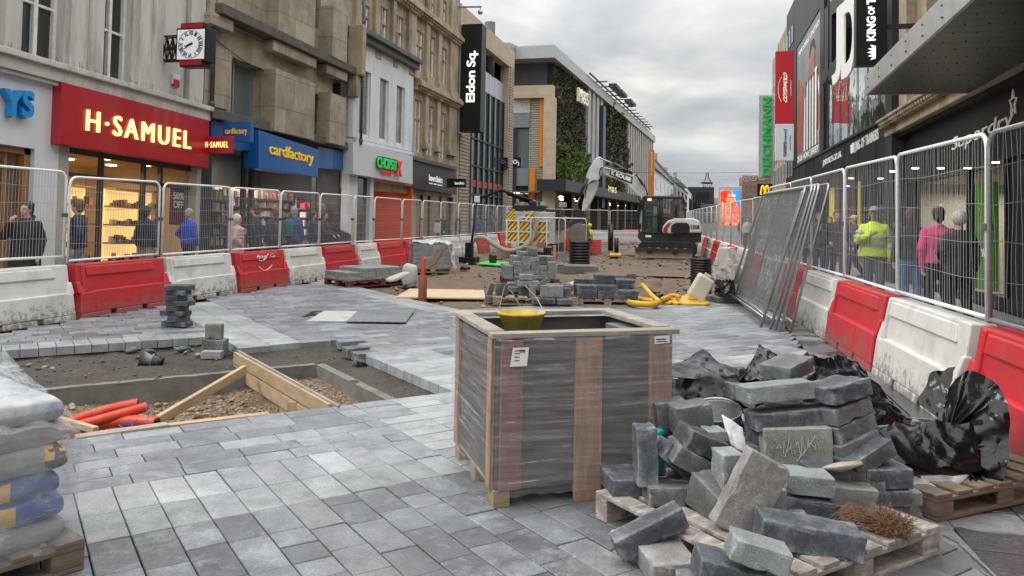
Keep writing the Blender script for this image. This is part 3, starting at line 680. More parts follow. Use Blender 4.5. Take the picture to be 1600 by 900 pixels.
# ================================================================== BUILDINGS
class Fac:
    """a vertical facade plane through two ground points; u runs along it, z up, d outwards to the street"""
    def __init__(s,A,B,k=0,u0=0,flip=False):
        s.A=Vector((A[0],A[1],0)); s.D=(Vector((B[0],B[1],0))-s.A).normalized(); s.k=k; s.u0=u0
        s.N=Vector((s.D.y,-s.D.x,0)); 
        if flip: s.N=-s.N
    def uz(s,px,py,d=0):
        r=ray(px,py); n=s.N; A=s.A+n*d; t=(A.x*n.x+A.y*n.y)/(r.x*n.x+r.y*n.y); p=Vector((r.x*t,r.y*t,EYE+r.z*t))
        u=(p-A).x*s.D.x+(p-A).y*s.D.y; return u, p.z-s.k*(u-s.u0)
    def P(s,u,z,d=0): return s.A+s.D*u+s.N*d+Vector((0,0,z+s.k*(u-s.u0)))
    def rect(s,xl,xr,yt,yb,ym=None,d=0):
        ym=(yt+yb)/2 if ym is None else ym; xm=(xl+xr)/2
        u0=s.uz(xl,ym,d)[0];u1=s.uz(xr,ym,d)[0]; return (min(u0,u1),max(u0,u1),s.uz(xm,yb,d)[1],s.uz(xm,yt,d)[1])
    def box(s,mb,u0,u1,z0,z1,d0,d1,mt=None,col=None):
        vs=[s.P(u,z,d) for z in (z0,z1) for (u,d) in ((u0,d0),(u1,d0),(u1,d1),(u0,d1))]
        mb.add(vs,[(3,2,1,0),(4,5,6,7),(0,1,5,4),(1,2,6,5),(2,3,7,6),(3,0,4,7)],mt,col=col); return mb
    def pbox(s,mb,pts,d0,d1,mt=None):
        """prism from photo corner points lying on the plane at depth d1"""
        q=[s.uz(*p,d1) for p in pts]; n=len(q)
        vs=[s.P(u,z,d0) for u,z in q]+[s.P(u,z,d1) for u,z in q]
        mb.add(vs,[list(range(n))[::-1],list(range(n,2*n))]+[(i,(i+1)%n,(i+1)%n+n,i+n) for i in range(n)],mt); return mb
    def wall(s,mb,u0,u1,z0,z1,ops,mt=None,t=.4):
        us=sorted({u0,u1}|{min(max(o[i],u0),u1) for o in ops for i in (0,1)}); zs=sorted({z0,z1}|{min(max(o[i],z0),z1) for o in ops for i in (2,3)})
        def op(u,z): return any(o[0]<u<o[1] and o[2]<z<o[3] for o in ops)
        for i in range(len(us)-1):
            j=0
            while j<len(zs)-1:
                uc=(us[i]+us[i+1])/2
                if op(uc,(zs[j]+zs[j+1])/2): j+=1; continue
                k=j
                while k<len(zs)-1 and not op(uc,(zs[k]+zs[k+1])/2): k+=1
                s.box(mb,us[i],us[i+1],zs[j],zs[k],-t,0,mt); j=k
        return mb
    def text(s,mb,txt,u0,u1,z0,z1,d,depth,mt,bold=0,flip=False,sp=1.,slant=0):
        if flip: puttext(mb,txt,s.P(u1,z0,d),s.P(u0,z0,d),s.P(u1,z1,d),s.N,depth,mt,bold,sp,slant)
        else: puttext(mb,txt,s.P(u0,z0,d),s.P(u1,z0,d),s.P(u0,z1,d),s.N,depth,mt,bold,sp,slant)
    def glass(s,mb,u0,u1,z0,z1,d,mt=None): return s.box(mb,u0,u1,z0,z1,d-.02,d,mt)
def part(mb,name,mt,par,bevel=0,label=None,fix=False):
    if name in SPLITSET:
        cl=clusters(mb)
        if len(cl)>1:
            first=None
            for c in cl[:100] if len(cl)<=100 else cl:
                q=MB(); q.mats=list(mb.mats)
                for r_ in c:
                    v0,v1,f0,f1=mb.rng[r_]; o=len(q.v); q.v+=mb.v[v0:v1]
                    for fi in range(f0,f1): q.f.append([i-v0+o for i in mb.f[fi]]); q.mi.append(mb.mi[fi]); q.sm.append(mb.sm[fi]); q.cols.append(mb.cols[fi])
                ob=q.build(name,mt,par,rel=True,bevel=bevel,fix=fix); first=first or ob
            return first
    o=mb.build(name,mt,par,rel=True,bevel=bevel,fix=fix)
    if label: o['label']=label
    return o
FL=Fac((-12.5,0),(-12.5,10)) # placeholder, N=+x
def left(k=0,u0=0,X=-12.5): return Fac((X,0),(X,10),k,u0)
def right(k=0,u0=0,X=5.2): return Fac((X,0),(X,10),k,u0,flip=True)
STREAK=(.09,.085,.075)
PORT=mat('pale_portland_stone',(.50,.49,.46),.85,.16,1.2,.25,25,dirt=(.17,.165,.15),dscale=1.6,damt=.8,stretch=(1,1,.22))
WPAINT=mat('white_rendered_stone',(.60,.62,.64),.7,.06,2,.1,30,dirt=(.33,.34,.33),dscale=1.1,damt=.5,stretch=(1,1,.4))
WFRAME=mat('painted_window_frame',(.70,.70,.68),.5,.08,6,dirt=(.25,.24,.2),dscale=5,damt=.4)
DGLASS=glassmat('dark_glass',(.018,.022,.024),.06,.93)
SGLASS=glassmat('shop_glass',(.04,.05,.05),.03,.16)
GGLASS=glassmat('grey_green_glass',(.10,.14,.13),.12,1.)
BLACKM=mat('black_cladding',(.011,.012,.014),.42,.2,2,.03,30,spec=.25)
DGREY=mat('dark_grey_cladding',(.030,.032,.035),.45,.15,2,spec=.3)
LEAD=mat('grey_lead',(.085,.09,.095),.7,.25,2,.2,15)
SAND=brickmat('sandstone_blocks',(.30,.245,.18),(.37,.31,.235),(.17,.14,.11),1.25,.95,'yz',.012,.85,.35,.42,.35,dirt=(.115,.095,.07))
SAND2=mat('weathered_sandstone',(.36,.285,.20),.85,.32,1.6,.4,18,dirt=(.07,.056,.042),dscale=1.0,damt=.8,stretch=(1,1,.5))
BEIGE=brickmat('beige_cladding',(.42,.34,.245),(.46,.375,.275),(.25,.2,.15),1.4,.75,'yz',.008,.8,.5,.15,.15)
BEIGEX=brickmat('beige_cladding_front',(.42,.34,.245),(.46,.375,.275),(.25,.2,.15),1.4,.75,'xz',.008,.8,.5,.15,.15)
SLATS=brickmat('ribbed_beige_stone',(.34,.285,.22),(.40,.335,.26),(.12,.10,.08),2.5,.19,'yz',.035,.8,.5,.2,.8)
SLATX=brickmat('ribbed_beige_stone_front',(.34,.285,.22),(.40,.335,.26),(.12,.10,.08),2.5,.19,'xz',.035,.8,.5,.2,.8)
def lit(name,col,e): return mat(name,col,.5,.02,3,emit=e)
INTW=mat('shop_interior_wall',(.55,.42,.26),.8,.1,2); INTD=mat('shop_interior_dark',(.10,.095,.09),.8,.2,2); INTF=mat('shop_floor',(.2,.17,.14),.4,.1,2)
LAMPW=lit('downlight',(1,.86,.62),9.); CASE=lit('lit_display_case',(1,.70,.25),1.0)
STOCK=mat('shop_stock',(1,1,1),.6,.1,5,attr=True)
def interior(fac,u0,u1,z0,z1,par,wallm=INTD,dep=3.2,fl=INTF,lamps=6,seed=1,lampm=LAMPW):
    m=MB(); fac.box(m,u0,u1,z0,z1,-dep-.1,-dep,wallm); fac.box(m,u0-.1,u0,z0,z1,-dep,-.36,wallm); fac.box(m,u1,u1+.1,z0,z1,-dep,-.36,wallm)
    fac.box(m,u0,u1,z1-.02,z1+.12,-dep,-.36,wallm); fac.box(m,u0,u1,z0-.14,z0-.02,-dep,-.36,fl); part(m,'interior',None,par)
    if lamps:
        rd=random.Random(seed); m=MB()
        for i in range(lamps):
            u=u0+(u1-u0)*(i%3+.5)/3; d=-.9-(i//3)*1.1; 
            fac.box(m,u-.09,u+.09,z1-.05,z1-.025,d-.09,d+.09,lampm)
        part(m,'ceiling_light',lampm,par)
def shelves(fac,u0,u1,z0,z1,d,par,pal,n=6,seed=3,step=.13,back=None,shelfm=INTD):
    rd=random.Random(seed); m=MB(); s=MB()
    for j in range(n):
        z=z0+(z1-z0)*j/n; fac.box(s,u0,u1,z-.03,z,d-.35,d,shelfm); u=u0+.03
        while u<u1-step:
            w=rd.uniform(.5,.95)*step; h=rd.uniform(.45,.88)*(z1-z0)/n
            fac.box(m,u,u+w,z+.002,z+h,d-.25,d-.03-rd.random()*.05,STOCK,col=rd.choice(pal)); u+=step*rd.uniform(1,1.5)
    if back is not None: fac.box(s,u0,u1,z0,z1,d-.42,d-.36,back)
    part(s,'shelving',shelfm,par); o=part(m,'shop_goods',STOCK,par); o['kind']='stuff'
def alight(fac,u,z,d,e,col,size=1.5):
    l=bpy.data.lights.new('shop_light','AREA'); l.energy=e; l.color=col; l.size=size; o=bpy.data.objects.new('shop_light',l); COL.objects.link(o); o.location=fac.P(u,z,d)
# ---------------------------------------------------------------- 1: pale stone building, jeweller
f1=left(-.036,12.4)
b=thing('shop_building',(-12.5,12,0),'pale grey stone building with tall metal framed windows above the red jeweller sign','building')
uE=f1.uz(320,100)[0]; uS=f1.uz(94,180)[0]; uW=7.0
zc1=f1.uz(165,128)[1]; 
w1=f1.rect(32,101,-60,95,40); w2=f1.rect(155,207,-40,132,60)
w1=(w1[0],w1[1],f1.uz(66,98)[1],9.5); w2=(w2[0],w2[1],f1.uz(180,130)[1],f1.uz(180,-8)[1]+0.); w2=(w2[0],w2[1],w2[2],9.0)
so_=(f1.uz(108,250)[0],f1.uz(308,262)[0],-.1,f1.uz(200,243)[1]) # jeweller shop opening
yo=(uW-.4,f1.uz(52,300)[0],-.1,f1.uz(30,229)[1]-.0)
m=MB(); f1.wall(m,uW,uE,zc1,14,[w1,w2],PORT,.45); part(m,'upper_wall',PORT,b)
m=MB(); f1.wall(m,uW,uS,0,zc1,[yo],WPAINT,.35); part(m,'white_shopfront_wall',WPAINT,b)
STONEG=mat('grey_marble_surround',(.36,.34,.30),.5,.12,2,dirt=(.2,.19,.17))
m=MB(); f1.wall(m,uS+.001,uE,0,zc1,[so_],STONEG,.35); part(m,'shopfront_surround',STONEG,b)
m=MB(); f1.box(m,uW-.2,uE+.05,zc1-.30,zc1-.06,-.1,.20); f1.box(m,uW-.2,uE+.05,zc1-.06,zc1+.06,-.1,.30); f1.box(m,uW-.2,uE+.05,zc1-.38,zc1-.30,-.1,.14); part(m,'cornice',WPAINT if False else PORT,b,.015)
m=MB()
for (xl,xr,d) in ((0,26,.12),(104,132,.1),(132,152,.18),(213,232,.1),(232,246,.18),(246,286,.06),(290,312,.16)):
    u0,u1=f1.uz(xl,60)[0],f1.uz(xr,60)[0]; f1.box(m,u0,u1,zc1+.062,14,-.05,d)
part(m,'pilaster',PORT,b,.012)
for (o_,nm,mul) in ((w1,3,[(.0,.1),(.47,.56),(.93,1.)]),(w2,2,[(0,.06),(.5,.58),(.94,1.)])):
    m=MB()
    for (a,c) in mul: f1.box(m,o_[0]+(o_[1]-o_[0])*a,o_[0]+(o_[1]-o_[0])*c,o_[2],o_[3],-.36,-.20)
    f1.box(m,o_[0],o_[1],o_[2],o_[2]+.05,-.34,-.21); 
    f1.box(m,o_[0],o_[1],o_[2]+1.15,o_[2]+1.20,-.34,-.22); f1.box(m,o_[0],o_[1],o_[2]+2.6,o_[2]+2.64,-.34,-.22)
    wo=part(m,'window',WFRAME,b)
    g=MB(); f1.glass(g,o_[0],o_[1],o_[2],o_[3],-.29); part(g,'pane',DGLASS,wo)
m=MB(); rd=random.Random(5)
for i in range(260):   # bird spikes and weeds along the ledge
    u=rd.uniform(uW,uE); z=zc1+.06; dd=rd.uniform(.1,.28); p=f1.P(u,z,dd); m.tube([p,p+Vector((rd.uniform(-.06,.06),rd.uniform(-.06,.06),rd.uniform(.05,.16)))],.0028,3)
part(m,'bird_spikes',CLAMP,b)
m=MB()
MOSS=mat('moss',(.05,.055,.028),.95,.4,8,.5,40)
for i in range(60):
    u=rd.uniform(uW,uE); p=f1.P(u,zc1+.06,rd.uniform(.02,.1)); m.sph(p,rd.uniform(.02,.06),MOSS,6,(1.5,1.8,.7))
o=part(m,'moss_tufts',MOSS,b); o['kind']='stuff'
# roof & back volume
m=MB(); m.box(-22,-12.95,uW,uE,13.6,14.0); part(m,'roof',LEAD,b)
# jeweller shop window
interior(f1,so_[0],so_[1],0,so_[3],b,INTW,3.4,seed=2)
m=MB()
for x in (108,170,236,262,308):
    u=f1.uz(x,330)[0]; f1.box(m,u-.04,u+.04,0,so_[3],-.30,-.20)
f1.box(m,so_[0],so_[1],.0,.42,-.32,-.18); f1.box(m,so_[0],so_[1],so_[3]-.12,so_[3],-.32,-.18); f1.box(m,so_[0],so_[1],2.36,2.44,-.31,-.2)
BRONZE=mat('dark_bronze_frame',(.07,.06,.05),.4,.15,5,metal=.4)
wo=part(m,'shop_window',BRONZE,b)
g=MB(); f1.glass(g,so_[0],so_[1],.42,so_[3],-.24); part(g,'pane',SGLASS,wo)
c=MB(); CASEW=mat('display_case_wood',(.30,.15,.06),.5,.2,4)
for (x0,x1,d) in ((180,232,-1.3),(240,262,-1.0),(116,150,-1.6)):
    u0,u1=f1.uz(x0,330,d)[0],f1.uz(x1,330,d)[0]; f1.box(c,u0,u1,.5,2.28,d-.36,d-.33,CASE)
    for z in (.5,.95,1.4,1.85,2.28): f1.box(c,u0,u1,z-.02,z+.02,d-.34,d,CASEW)
    f1.box(c,u0,u1,0,.48,d-.34,d,CASEW)
part(c,'display_case',CASE,b)
pal=[(.05,.02,.02),(.35,.08,.1),(.5,.4,.2),(.12,.05,.12),(.5,.5,.45),(.08,.07,.07)]
m=MB()
for (x0,x1,d) in ((180,232,-1.3),(240,262,-1.0),(116,150,-1.6)):
    u0,u1=f1.uz(x0,330,d)[0],f1.uz(x1,330,d)[0]
    for z in (.52,.97,1.42,1.87):
        u=u0+.04
        while u<u1-.05:
            h=rd.uniform(.06,.2); f1.box(m,u,u+rd.uniform(.03,.07),z,z+h,d-.2,d-.1,STOCK,col=rd.choice(pal)); u+=rd.uniform(.07,.14)
o=part(m,'jewellery_stands',STOCK,b); o['kind']='stuff'
# promo poster in the right bay
m=MB(); P_=f1.rect(266,290,292,352,d=-.34); f1.box(m,*P_,-.36,-.335); po=part(m,'window_poster',mat('dark_red_poster',(.16,.02,.035),.5,.3,6),b)
m=MB(); wt=lit('poster_white',(.8,.78,.75),.15); u0,u1,z0,z1=P_; f1.text(m,'50%',u0+.08,u1-.08,z1-.32,z1-.14,-.334,.004,wt,.02); f1.text(m,'OFF',u0+.1,u1-.1,z1-.54,z1-.36,-.334,.004,wt,.02); part(m,'lettering',wt,po)
alight(f1,(so_[0]+so_[1])/2,so_[3]-.3,-1.4,60,(1,.72,.38),1.8)
# left white shop: doorway
interior(f1,yo[0],yo[1],0,yo[3],b,INTW,3,seed=4,lamps=3)
m=MB(); u=yo[1]; f1.box(m,u-.14,u,0,yo[3],-.3,-.1); f1.box(m,yo[0],u,yo[3]-.12,yo[3],-.3,-.1); f1.box(m,u-.5,u-.44,0,yo[3],-.28,-.18,mat('brown_door_trim',(.28,.13,.05),.5)); wo=part(m,'shop_door',BLACKM,b)
g=MB(); f1.glass(g,yo[0],yo[1],.0,yo[3],-.22); part(g,'pane',SGLASS,wo)
# signs
RED=mat('red_sign_panel',(.38,.008,.016),.35,.05,2,coat=.3)
s1=thing('shop_sign',tuple(f1.P(14.5,3.2,0)),'large red fascia sign reading H SAMUEL in glowing yellow letters','shop sign')
m=MB(); f1.pbox(m,[(97,128),(327,188),(326,263),(93,225)],-.02,.22); part(m,'sign_panel',RED,s1,.01)
YL=lit('glowing_cream_letter',(1,.86,.33),1.0)
u0,z0=f1.uz(134,207,.26); u1,z1=f1.uz(297,233,.26)
def ptext(fac,txt,pl,pr,ptl,d,depth,mt,par,bold=0,sp=1.,slant=0,name='lettering'):
    """text by photo points: lower left, lower right, upper left"""
    A_=fac.P(*fac.uz(*pl,d),d);B_=fac.P(*fac.uz(*pr,d),d);C_=fac.P(*fac.uz(*ptl,d),d)
    C_=Vector((A_.x,A_.y,C_.z)); m=MB(); puttext(m,txt,A_,B_,C_,fac.N,depth,mt,bold,sp,slant); return part(m,name,mt,par)
ptext(f1,'H·SAMUEL',(133.5,204),(296,233.5),(133.5,170.5),.225,.05,YL,s1,.0,1.3)
s2=thing('shop_sign',tuple(f1.P(11.5,3.4,0)),'blue raised letters YS on the white shopfront at the left edge of the photo','shop sign')
BL=mat('blue_letter',(.01,.24,.60),.35,.05); ptext(f1,'YS',(-6,181),(43,185),(-6,137),.02,.16,BL,s2,.035,.95)
m=MB(); o=ptext(f1,'YS',(-4,182),(45,186),(-4,139),.005,.014,BLACKM,s2,.04,.95,name='letter_backing')
# alarm box
m=MB(); r_=f1.rect(269,281,116,133,d=.1); f1.box(m,*r_,-.05,.12); o=m.build('alarm_box',WPAINT,bevel=.02,rel=True,loc=tuple(f1.P(r_[0],r_[2],0))); tag(o,'small white and red alarm box below the clock','alarm box')
m=MB(); f1.box(m,r_[0]+.03,r_[1]-.03,r_[2]-.04,(r_[2]+r_[3])/2,-.02,.126); o2=m.build('alarm_cover',RED,o,rel=True); 
# clock, hung out from the wall and facing down the street
cl=thing('wall_clock',tuple(f1.P(17,5,0)),'square black and red clock on an iron bracket above the jeweller sign','clock')
Yc=15.6; A_=atY(276,36,Yc); B_=atY(321,103,Yc)
x0,x1,z1,z0=A_.x,B_.x,A_.z,B_.z; xm=(x0+x1)/2
m=MB(); m.box(x0,x1,Yc,Yc+.36,z0+.12,z1-.12); m.box(x0+.1,x1-.1,Yc+.02,Yc+.34,z0,z1); part(m,'clock_case',BLACKM,cl,.015)
m=MB(); m.box(x0+.12,x1-.12,Yc-.012,Yc+.1,z1-.14,z1-.03); m.box(x0+.12,x1-.12,Yc-.012,Yc+.1,z0+.03,z0+.14); part(m,'red_band',RED,cl)
m=MB(); fx0,fx1=x0+.045,x1-.045; fz0,fz1=z0+.17,z1-.17; m.box(fx0,fx1,Yc-.012,Yc,fz0,fz1); cf=part(m,'clock_face',lit('clock_white',(.62,.63,.66),.35),cl)
m=MB(); cx,cz=(fx0+fx1)/2,(fz0+fz1)/2; rr_=min(fx1-fx0,fz1-fz0)/2*.93
m.tube([(cx+rr_*math.cos(t*PI/24),Yc-.016,cz+rr_*math.sin(t*PI/24)) for t in range(48)],.006,4,closed=True)
NUM=['XII','I','II','III','IIII','V','VI','VII','VIII','IX','X','XI']
for i,nu in enumerate(NUM):
    a=PI/2-i*PI/6; c_=Vector((cx+rr_*.80*math.cos(a),Yc-.014,cz+rr_*.80*math.sin(a))); w_=.028*len(nu)**.6; h_=.075
    up=Vector((math.cos(a),0,math.sin(a))); ri=Vector((math.sin(a),0,-math.cos(a)))
    puttext(m,nu,c_-ri*w_-up*h_/1.6,c_+ri*w_-up*h_/1.6,c_-ri*w_+up*h_/1.6,(0,-1,0),.006,BLACKM,.03)
part(m,'numerals',BLACKM,cf)
m=MB()
for ang,l,wd in ((R(90-253),.62,.022),(R(90-237),.78,.014)):
    d_=Vector((math.cos(ang),0,math.sin(ang))); n_=Vector((-d_.z,0,d_.x)); c_=Vector((cx,Yc-.03,cz)); e_=c_+d_*rr_*l*.8
    vs=[c_-d_*.06+n_*wd,c_-d_*.06-n_*wd,e_-n_*wd*.5,e_+n_*wd*.5]; vs+= [v+Vector((0,.01,0)) for v in vs]; m.add(vs,[(0,1,2,3),(7,6,5,4),(0,4,5,1),(1,5,6,2),(2,6,7,3),(3,7,4,0)])
m.cyl((cx,Yc-.035,cz),.03,.02,10,axis='y'); part(m,'clock_hands',BLACKM,cf)
m=MB(); wx=-12.3; za,zb=cz+.22,cz-.35
for yy in (Yc+.06,Yc+.24):
    for zz in (za,zb,(za+zb)/2): m.box(wx-.2,x0+.02,yy,yy+.03,zz,zz+.035)
    for k in range(3):
        xa=wx-.1+(x0-wx+.1)*k/3; xb=wx-.1+(x0-wx+.1)*(k+1)/3
        m.tube([(xa,yy+.015,zb),(xb,yy+.015,za)],.014,4); m.tube([(xa,yy+.015,za),(xb,yy+.015,zb)],.014,4); m.tube([(xb,yy+.015,za),(xb,yy+.015,zb)],.012,4)
part(m,'iron_bracket',BLACKM,cl)
# small red projecting sign
def blade(name,pl,pt,pr,pb,Y,th,mt,label,cat='projecting sign',group=None,bev=.008):
    A_=atY((pl),(pt),Y);B_=atY(pr,pb,Y); t=thing(name,(A_.x,Y,B_.z),label,cat,group)
    m=MB(); m.box(A_.x,B_.x,Y,Y+th,B_.z,A_.z); part(m,'sign_box',mt,t,bev); return t,A_.x,B_.x,B_.z,A_.z
def btext(t,txt,x0,x1,z0,z1,Y,mt,bold=0,sp=1.,rot=False,depth=.015,slant=0.):
    m=MB()
    if rot: puttext(m,txt,(x1,Y,z0),(x1,Y,z1),(x0,Y,z0),(0,-1,0),depth,mt,bold,sp,slant)
    else: puttext(m,txt,(x0,Y,z0),(x1,Y,z0),(x0,Y,z1),(0,-1,0),depth,mt,bold,sp,slant)
    return part(m,'lettering',mt,t)
t,x0,x1,z0,z1=blade('projecting_sign',318,213,360,239,17.3,.14,RED,'small red projecting sign reading H SAMUEL between red and blue shops')
btext(t,'H·SAMUEL',x0+.07,x1-.07,z0+.14,z1-.14,17.3,YL,.0,1.35)
# ---------------------------------------------------------------- 2: sandstone building, blue card shop
f2=left(-.016,17)
b=thing('shop_building',(-12.5,20,0),'brown sandstone building with blocky projecting bays above the blue card shop','building')
u0=uE+.002; u1=f2.uz(548,150)[0]
Wa=f2.rect(361,410,98,185,142); Wb=f2.rect(488,499,146,210,180); Wc=f2.rect(493,501,-5,46,20)
zt_=f2.uz(430,40)[1]; zs=f2.uz(430,196)[1]; zo=f2.uz(440,255)[1]
op=(f2.uz(330,300)[0],f2.uz(543,300)[0],-.1,zs-.55)
m=MB(); f2.wall(m,u0,u1,zs-.25,13.5,[Wa,Wb,(Wc[0],Wc[1],Wc[2],12)],SAND,.5); part(m,'upper_wall',SAND,b)
DSTONE=mat('dirty_stone_ledge',(.09,.08,.065),.9,.3,3,.5,20)
m=MB(); zc=f2.uz(430,55)[1]; f2.box(m,u0,u1,zc-.28,zc,-.1,.475); f2.box(m,u0,u1,zs-.28,zs-.02,-.1,.30); part(m,'ledge',DSTONE,b,.02)
m=MB()
def bay(xl,xr,yt,yb,d,xs):   # projecting stone box: front face from xl..xr in the photo
    a=f2.uz(xl,(yt+yb)/2,d)[0]; c=f2.uz(xr,(yt+yb)/2,d)[0]; z1=f2.uz((xl+xr)/2,yt,d)[1]; z0=f2.uz((xl+xr)/2,yb,d)[1]; f2.box(m,a,c,z0,z1,-.05,d)
bay(430,492,118,212,.45,0); bay(516,540,148,226,.45,0); bay(320,360,72,168,.12,0)
bay(436,493,-60,70,.42,0); bay(520,543,14,94,.5,0); bay(330,350,-60,30,.25,0)
part(m,'stone_bay',SAND,b,.01)
m=MB()
for (xl,xr,y) in ((326,362,45),(424,466,88),(466,492,100),(508,541,115)):
    a=f2.uz(xl,y,.3)[0];c=f2.uz(xr,y,.3)[0]; z=zc-.30; f2.box(m,a,c,z-.32,z,-.05,.36)
part(m,'corbel',SAND,b,.02)
for o_ in (Wa,Wb,(Wc[0],Wc[1],Wc[2],12)):
    m=MB(); f2.box(m,o_[0],o_[0]+.06,o_[2],o_[3],-.4,-.3); f2.box(m,o_[1]-.06,o_[1],o_[2],o_[3],-.4,-.3); f2.box(m,o_[0],o_[1],o_[2],o_[2]+.06,-.4,-.3); f2.box(m,o_[0],o_[1],o_[3]-.06,o_[3],-.4,-.3); f2.box(m,o_[0]+(o_[1]-o_[0])*.33,o_[0]+(o_[1]-o_[0])*.33+.05,o_[2],o_[3],-.4,-.29)
    wo=part(m,'window',GALV,b); g=MB(); f2.glass(g,o_[0],o_[1],o_[2],o_[3],-.36); part(g,'pane',GGLASS,wo)
m=MB(); m.box(-22,-13.0,u0,u1,13,13.4); part(m,'roof',LEAD,b)
m=MB(); f2.wall(m,u0,u1,0,zs-.28,[op],DGREY,.2); part(m,'shopfront_wall',DGREY,b)
interior(f2,op[0],op[1],0,op[3],b,INTD,3.6,lamps=6,lampm=lit('white_downlight',(1,.97,.9),9.))
pal=[(.5,.05,.08),(.05,.2,.5),(.6,.5,.1),(.6,.6,.6),(.1,.35,.2),(.5,.1,.35),(.05,.05,.07),(.65,.3,.1),(.15,.4,.5),(.45,.03,.05),(.35,.33,.3)]
shelves(f2,op[0]+.1,f2.uz(392,300)[0]-.1,.1,2.3,-.5,b,pal,7,11,.16,INTD)
shelves(f2,f2.uz(500,300)[0],op[1]-.2,.1,2.2,-.5,b,[(.5,.03,.05),(.6,.1,.1),(.6,.55,.5),(.4,.02,.04),(.1,.3,.12)],7,12,.2,INTD)
shelves(f2,f2.uz(405,300)[0],f2.uz(543,300)[0]+1.,.1,2.5,-1.7,b,[(.4,.36,.28),(.5,.45,.36),(.3,.2,.15),(.45,.1,.08),(.15,.12,.1)],8,13,.16,INTW)
m=MB()
for x in (330,388,400,498,543):
    u=f2.uz(x,310)[0]; f2.box(m,u-.05,u+.05,0,op[3],-.24,-.1)
f2.box(m,op[0],f2.uz(388,310)[0],0,.35,-.22,-.12); f2.box(m,f2.uz(498,310)[0],op[1],0,.35,-.22,-.12)
wo=part(m,'shop_window',DGREY,b); g=MB(); f2.glass(g,op[0],f2.uz(388,310)[0],.35,op[3],-.17); f2.glass(g,f2.uz(498,310)[0],op[1],.35,op[3],-.17); part(g,'pane',SGLASS,wo)
alight(f2,(op[0]+op[1])/2,op[3]-.2,-1.4,260,(1,.93,.82),2.2)
BLUE=mat('blue_sign_panel',(.008,.10,.33),.35,.05,2,coat=.3)
s=thing('shop_sign',tuple(f2.P(20,3,0)),'wide blue fascia sign with yellow cardfactory lettering','shop sign')
m=MB(); f2.pbox(m,[(404,203),(497,234),(497,277),(404,263)],-.1,.38); part(m,'sign_panel',BLUE,s,.01)
m=MB(); f2.pbox(m,[(330,188),(400,200),(400,237),(330,226)],-.1,.10); f2.pbox(m,[(497,229),(543,238),(543,266),(497,262)],-.1,.10); part(m,'side_panel',BLUE,s)
YC=mat('yellow_letter',(.80,.50,.02),.4,.03,emit=.15)
ptext(f2,'cardfactory',(420,246),(489,260.5),(420,222),.385,.03,YC,s,.012,.97)
m=MB(); f2.pbox(m,[(420,296),(424,289),(429,296),(434,290),(437,298)],-.1,-.09) if False else None
t,x0,x1,z0,z1=blade('projecting_sign',349,190,391,222,17.9,.16,BLUE,'small blue projecting sign reading cardfactory above the red one')
btext(t,'cardfactory',x0+.06,x1-.1,z0+.17,z1-.17,17.9,YC,.008,1.05)
# speaker box on wall
m=MB(); r_=f2.rect(532,542,131,152,d=.3); f2.box(m,*r_,0,.3); o=m.build('wall_lamp',BLACKM,bevel=.02,rel=True,loc=tuple(f2.P(r_[0],r_[2],0))); tag(o,'small dark floodlight box at the right end of the sandstone building','wall light')
# round decal sign hanging in blue shop window
for (fx,px_,ztop_) in ((f2,545,12.),(f2,321,12.)):
    uu=fx.uz(px_,150)[0]; m=MB(); m.tube([fx.P(uu,4.3,.52 if px_>400 else .2),fx.P(uu,ztop_,.52 if px_>400 else .2)],.055,8)
    for k in range(4): m.tube([fx.P(uu,4.4+k*2.2,.52 if px_>400 else .2),fx.P(uu,4.5+k*2.2,.52 if px_>400 else .2)],.075,8)
    part(m,'drainpipe',LEAD,b)
m=MB(); rd=random.Random(6)
for (pa,pb) in (((335,60),(430,118)),((430,118),(545,168))):
    A_=f2.P(*f2.uz(*pa,.05),.05); B_=f2.P(*f2.uz(*pb,.05),.05); m.tube([A_.lerp(B_,i/12)+Vector((0,0,-.12*math.sin(PI*i/12))) for i in range(13)],.012,4)
part(m,'slack_cable',BLACKM,b)
# ---------------------------------------------------------------- 3: ornate stone with white noodle shop front
f3=left(0.0,26)
b=thing('shop_building',(-12.5,30,0),'ornate dark sandstone building with rows of mullioned windows beside the black sign','building')
u0=u1+.002; u1=f3.uz(716,150)[0]; uM=f3.uz(645,150)[0]
rows3=[]
for (xl,xr,yt,yb) in ((560,578,6,58),(589,606,10,80),(615,630,24,93),(648,662,48,110),(668,680,56,119),(687,698,74,129),(647,659,156,238),(667,678,166,243),(686,696,176,248),(648,655,-30,12),(669,680,-10,28),(688,698,0,36)):
    rows3.append(f3.rect(xl,xr,yt,yb))
zl=f3.uz(680,300)[1]
m=MB(); f3.wall(m,u0,u1,zl-.2,f3.uz(680,-110)[1],rows3,SAND2,.5); part(m,'upper_wall',SAND2,b)
for i,o_ in enumerate(rows3):
    m=MB(); w_=o_[1]-o_[0]; 
    for a in (0,.46,.94): f3.box(m,o_[0]+w_*a,o_[0]+w_*(a+.06),o_[2],o_[3],-.3,-.02,SAND2)
    f3.box(m,o_[0],o_[1],o_[2]+(o_[3]-o_[2])*.62,o_[2]+(o_[3]-o_[2])*.62+.09,-.3,-.03,SAND2)
    f3.box(m,o_[0]+.08,o_[1]-.08,o_[2],o_[2]+.12,-.3,-.11,WFRAME); f3.box(m,o_[0]+w_*.37,o_[0]+w_*.459,o_[2],o_[3],-.3,-.08,WFRAME); f3.box(m,o_[0]+w_*.83,o_[0]+w_*.939,o_[2],o_[3],-.3,-.08,WFRAME); f3.box(m,o_[0]+w_*.061,o_[0]+w_*.12,o_[2],o_[3],-.3,-.10,WFRAME)
    wo=part(m,'window',None,b); g=MB(); f3.glass(g,o_[0],o_[1],o_[2],o_[3],-.16); part(g,'pane',DGLASS if i>5 else GGLASS,wo)
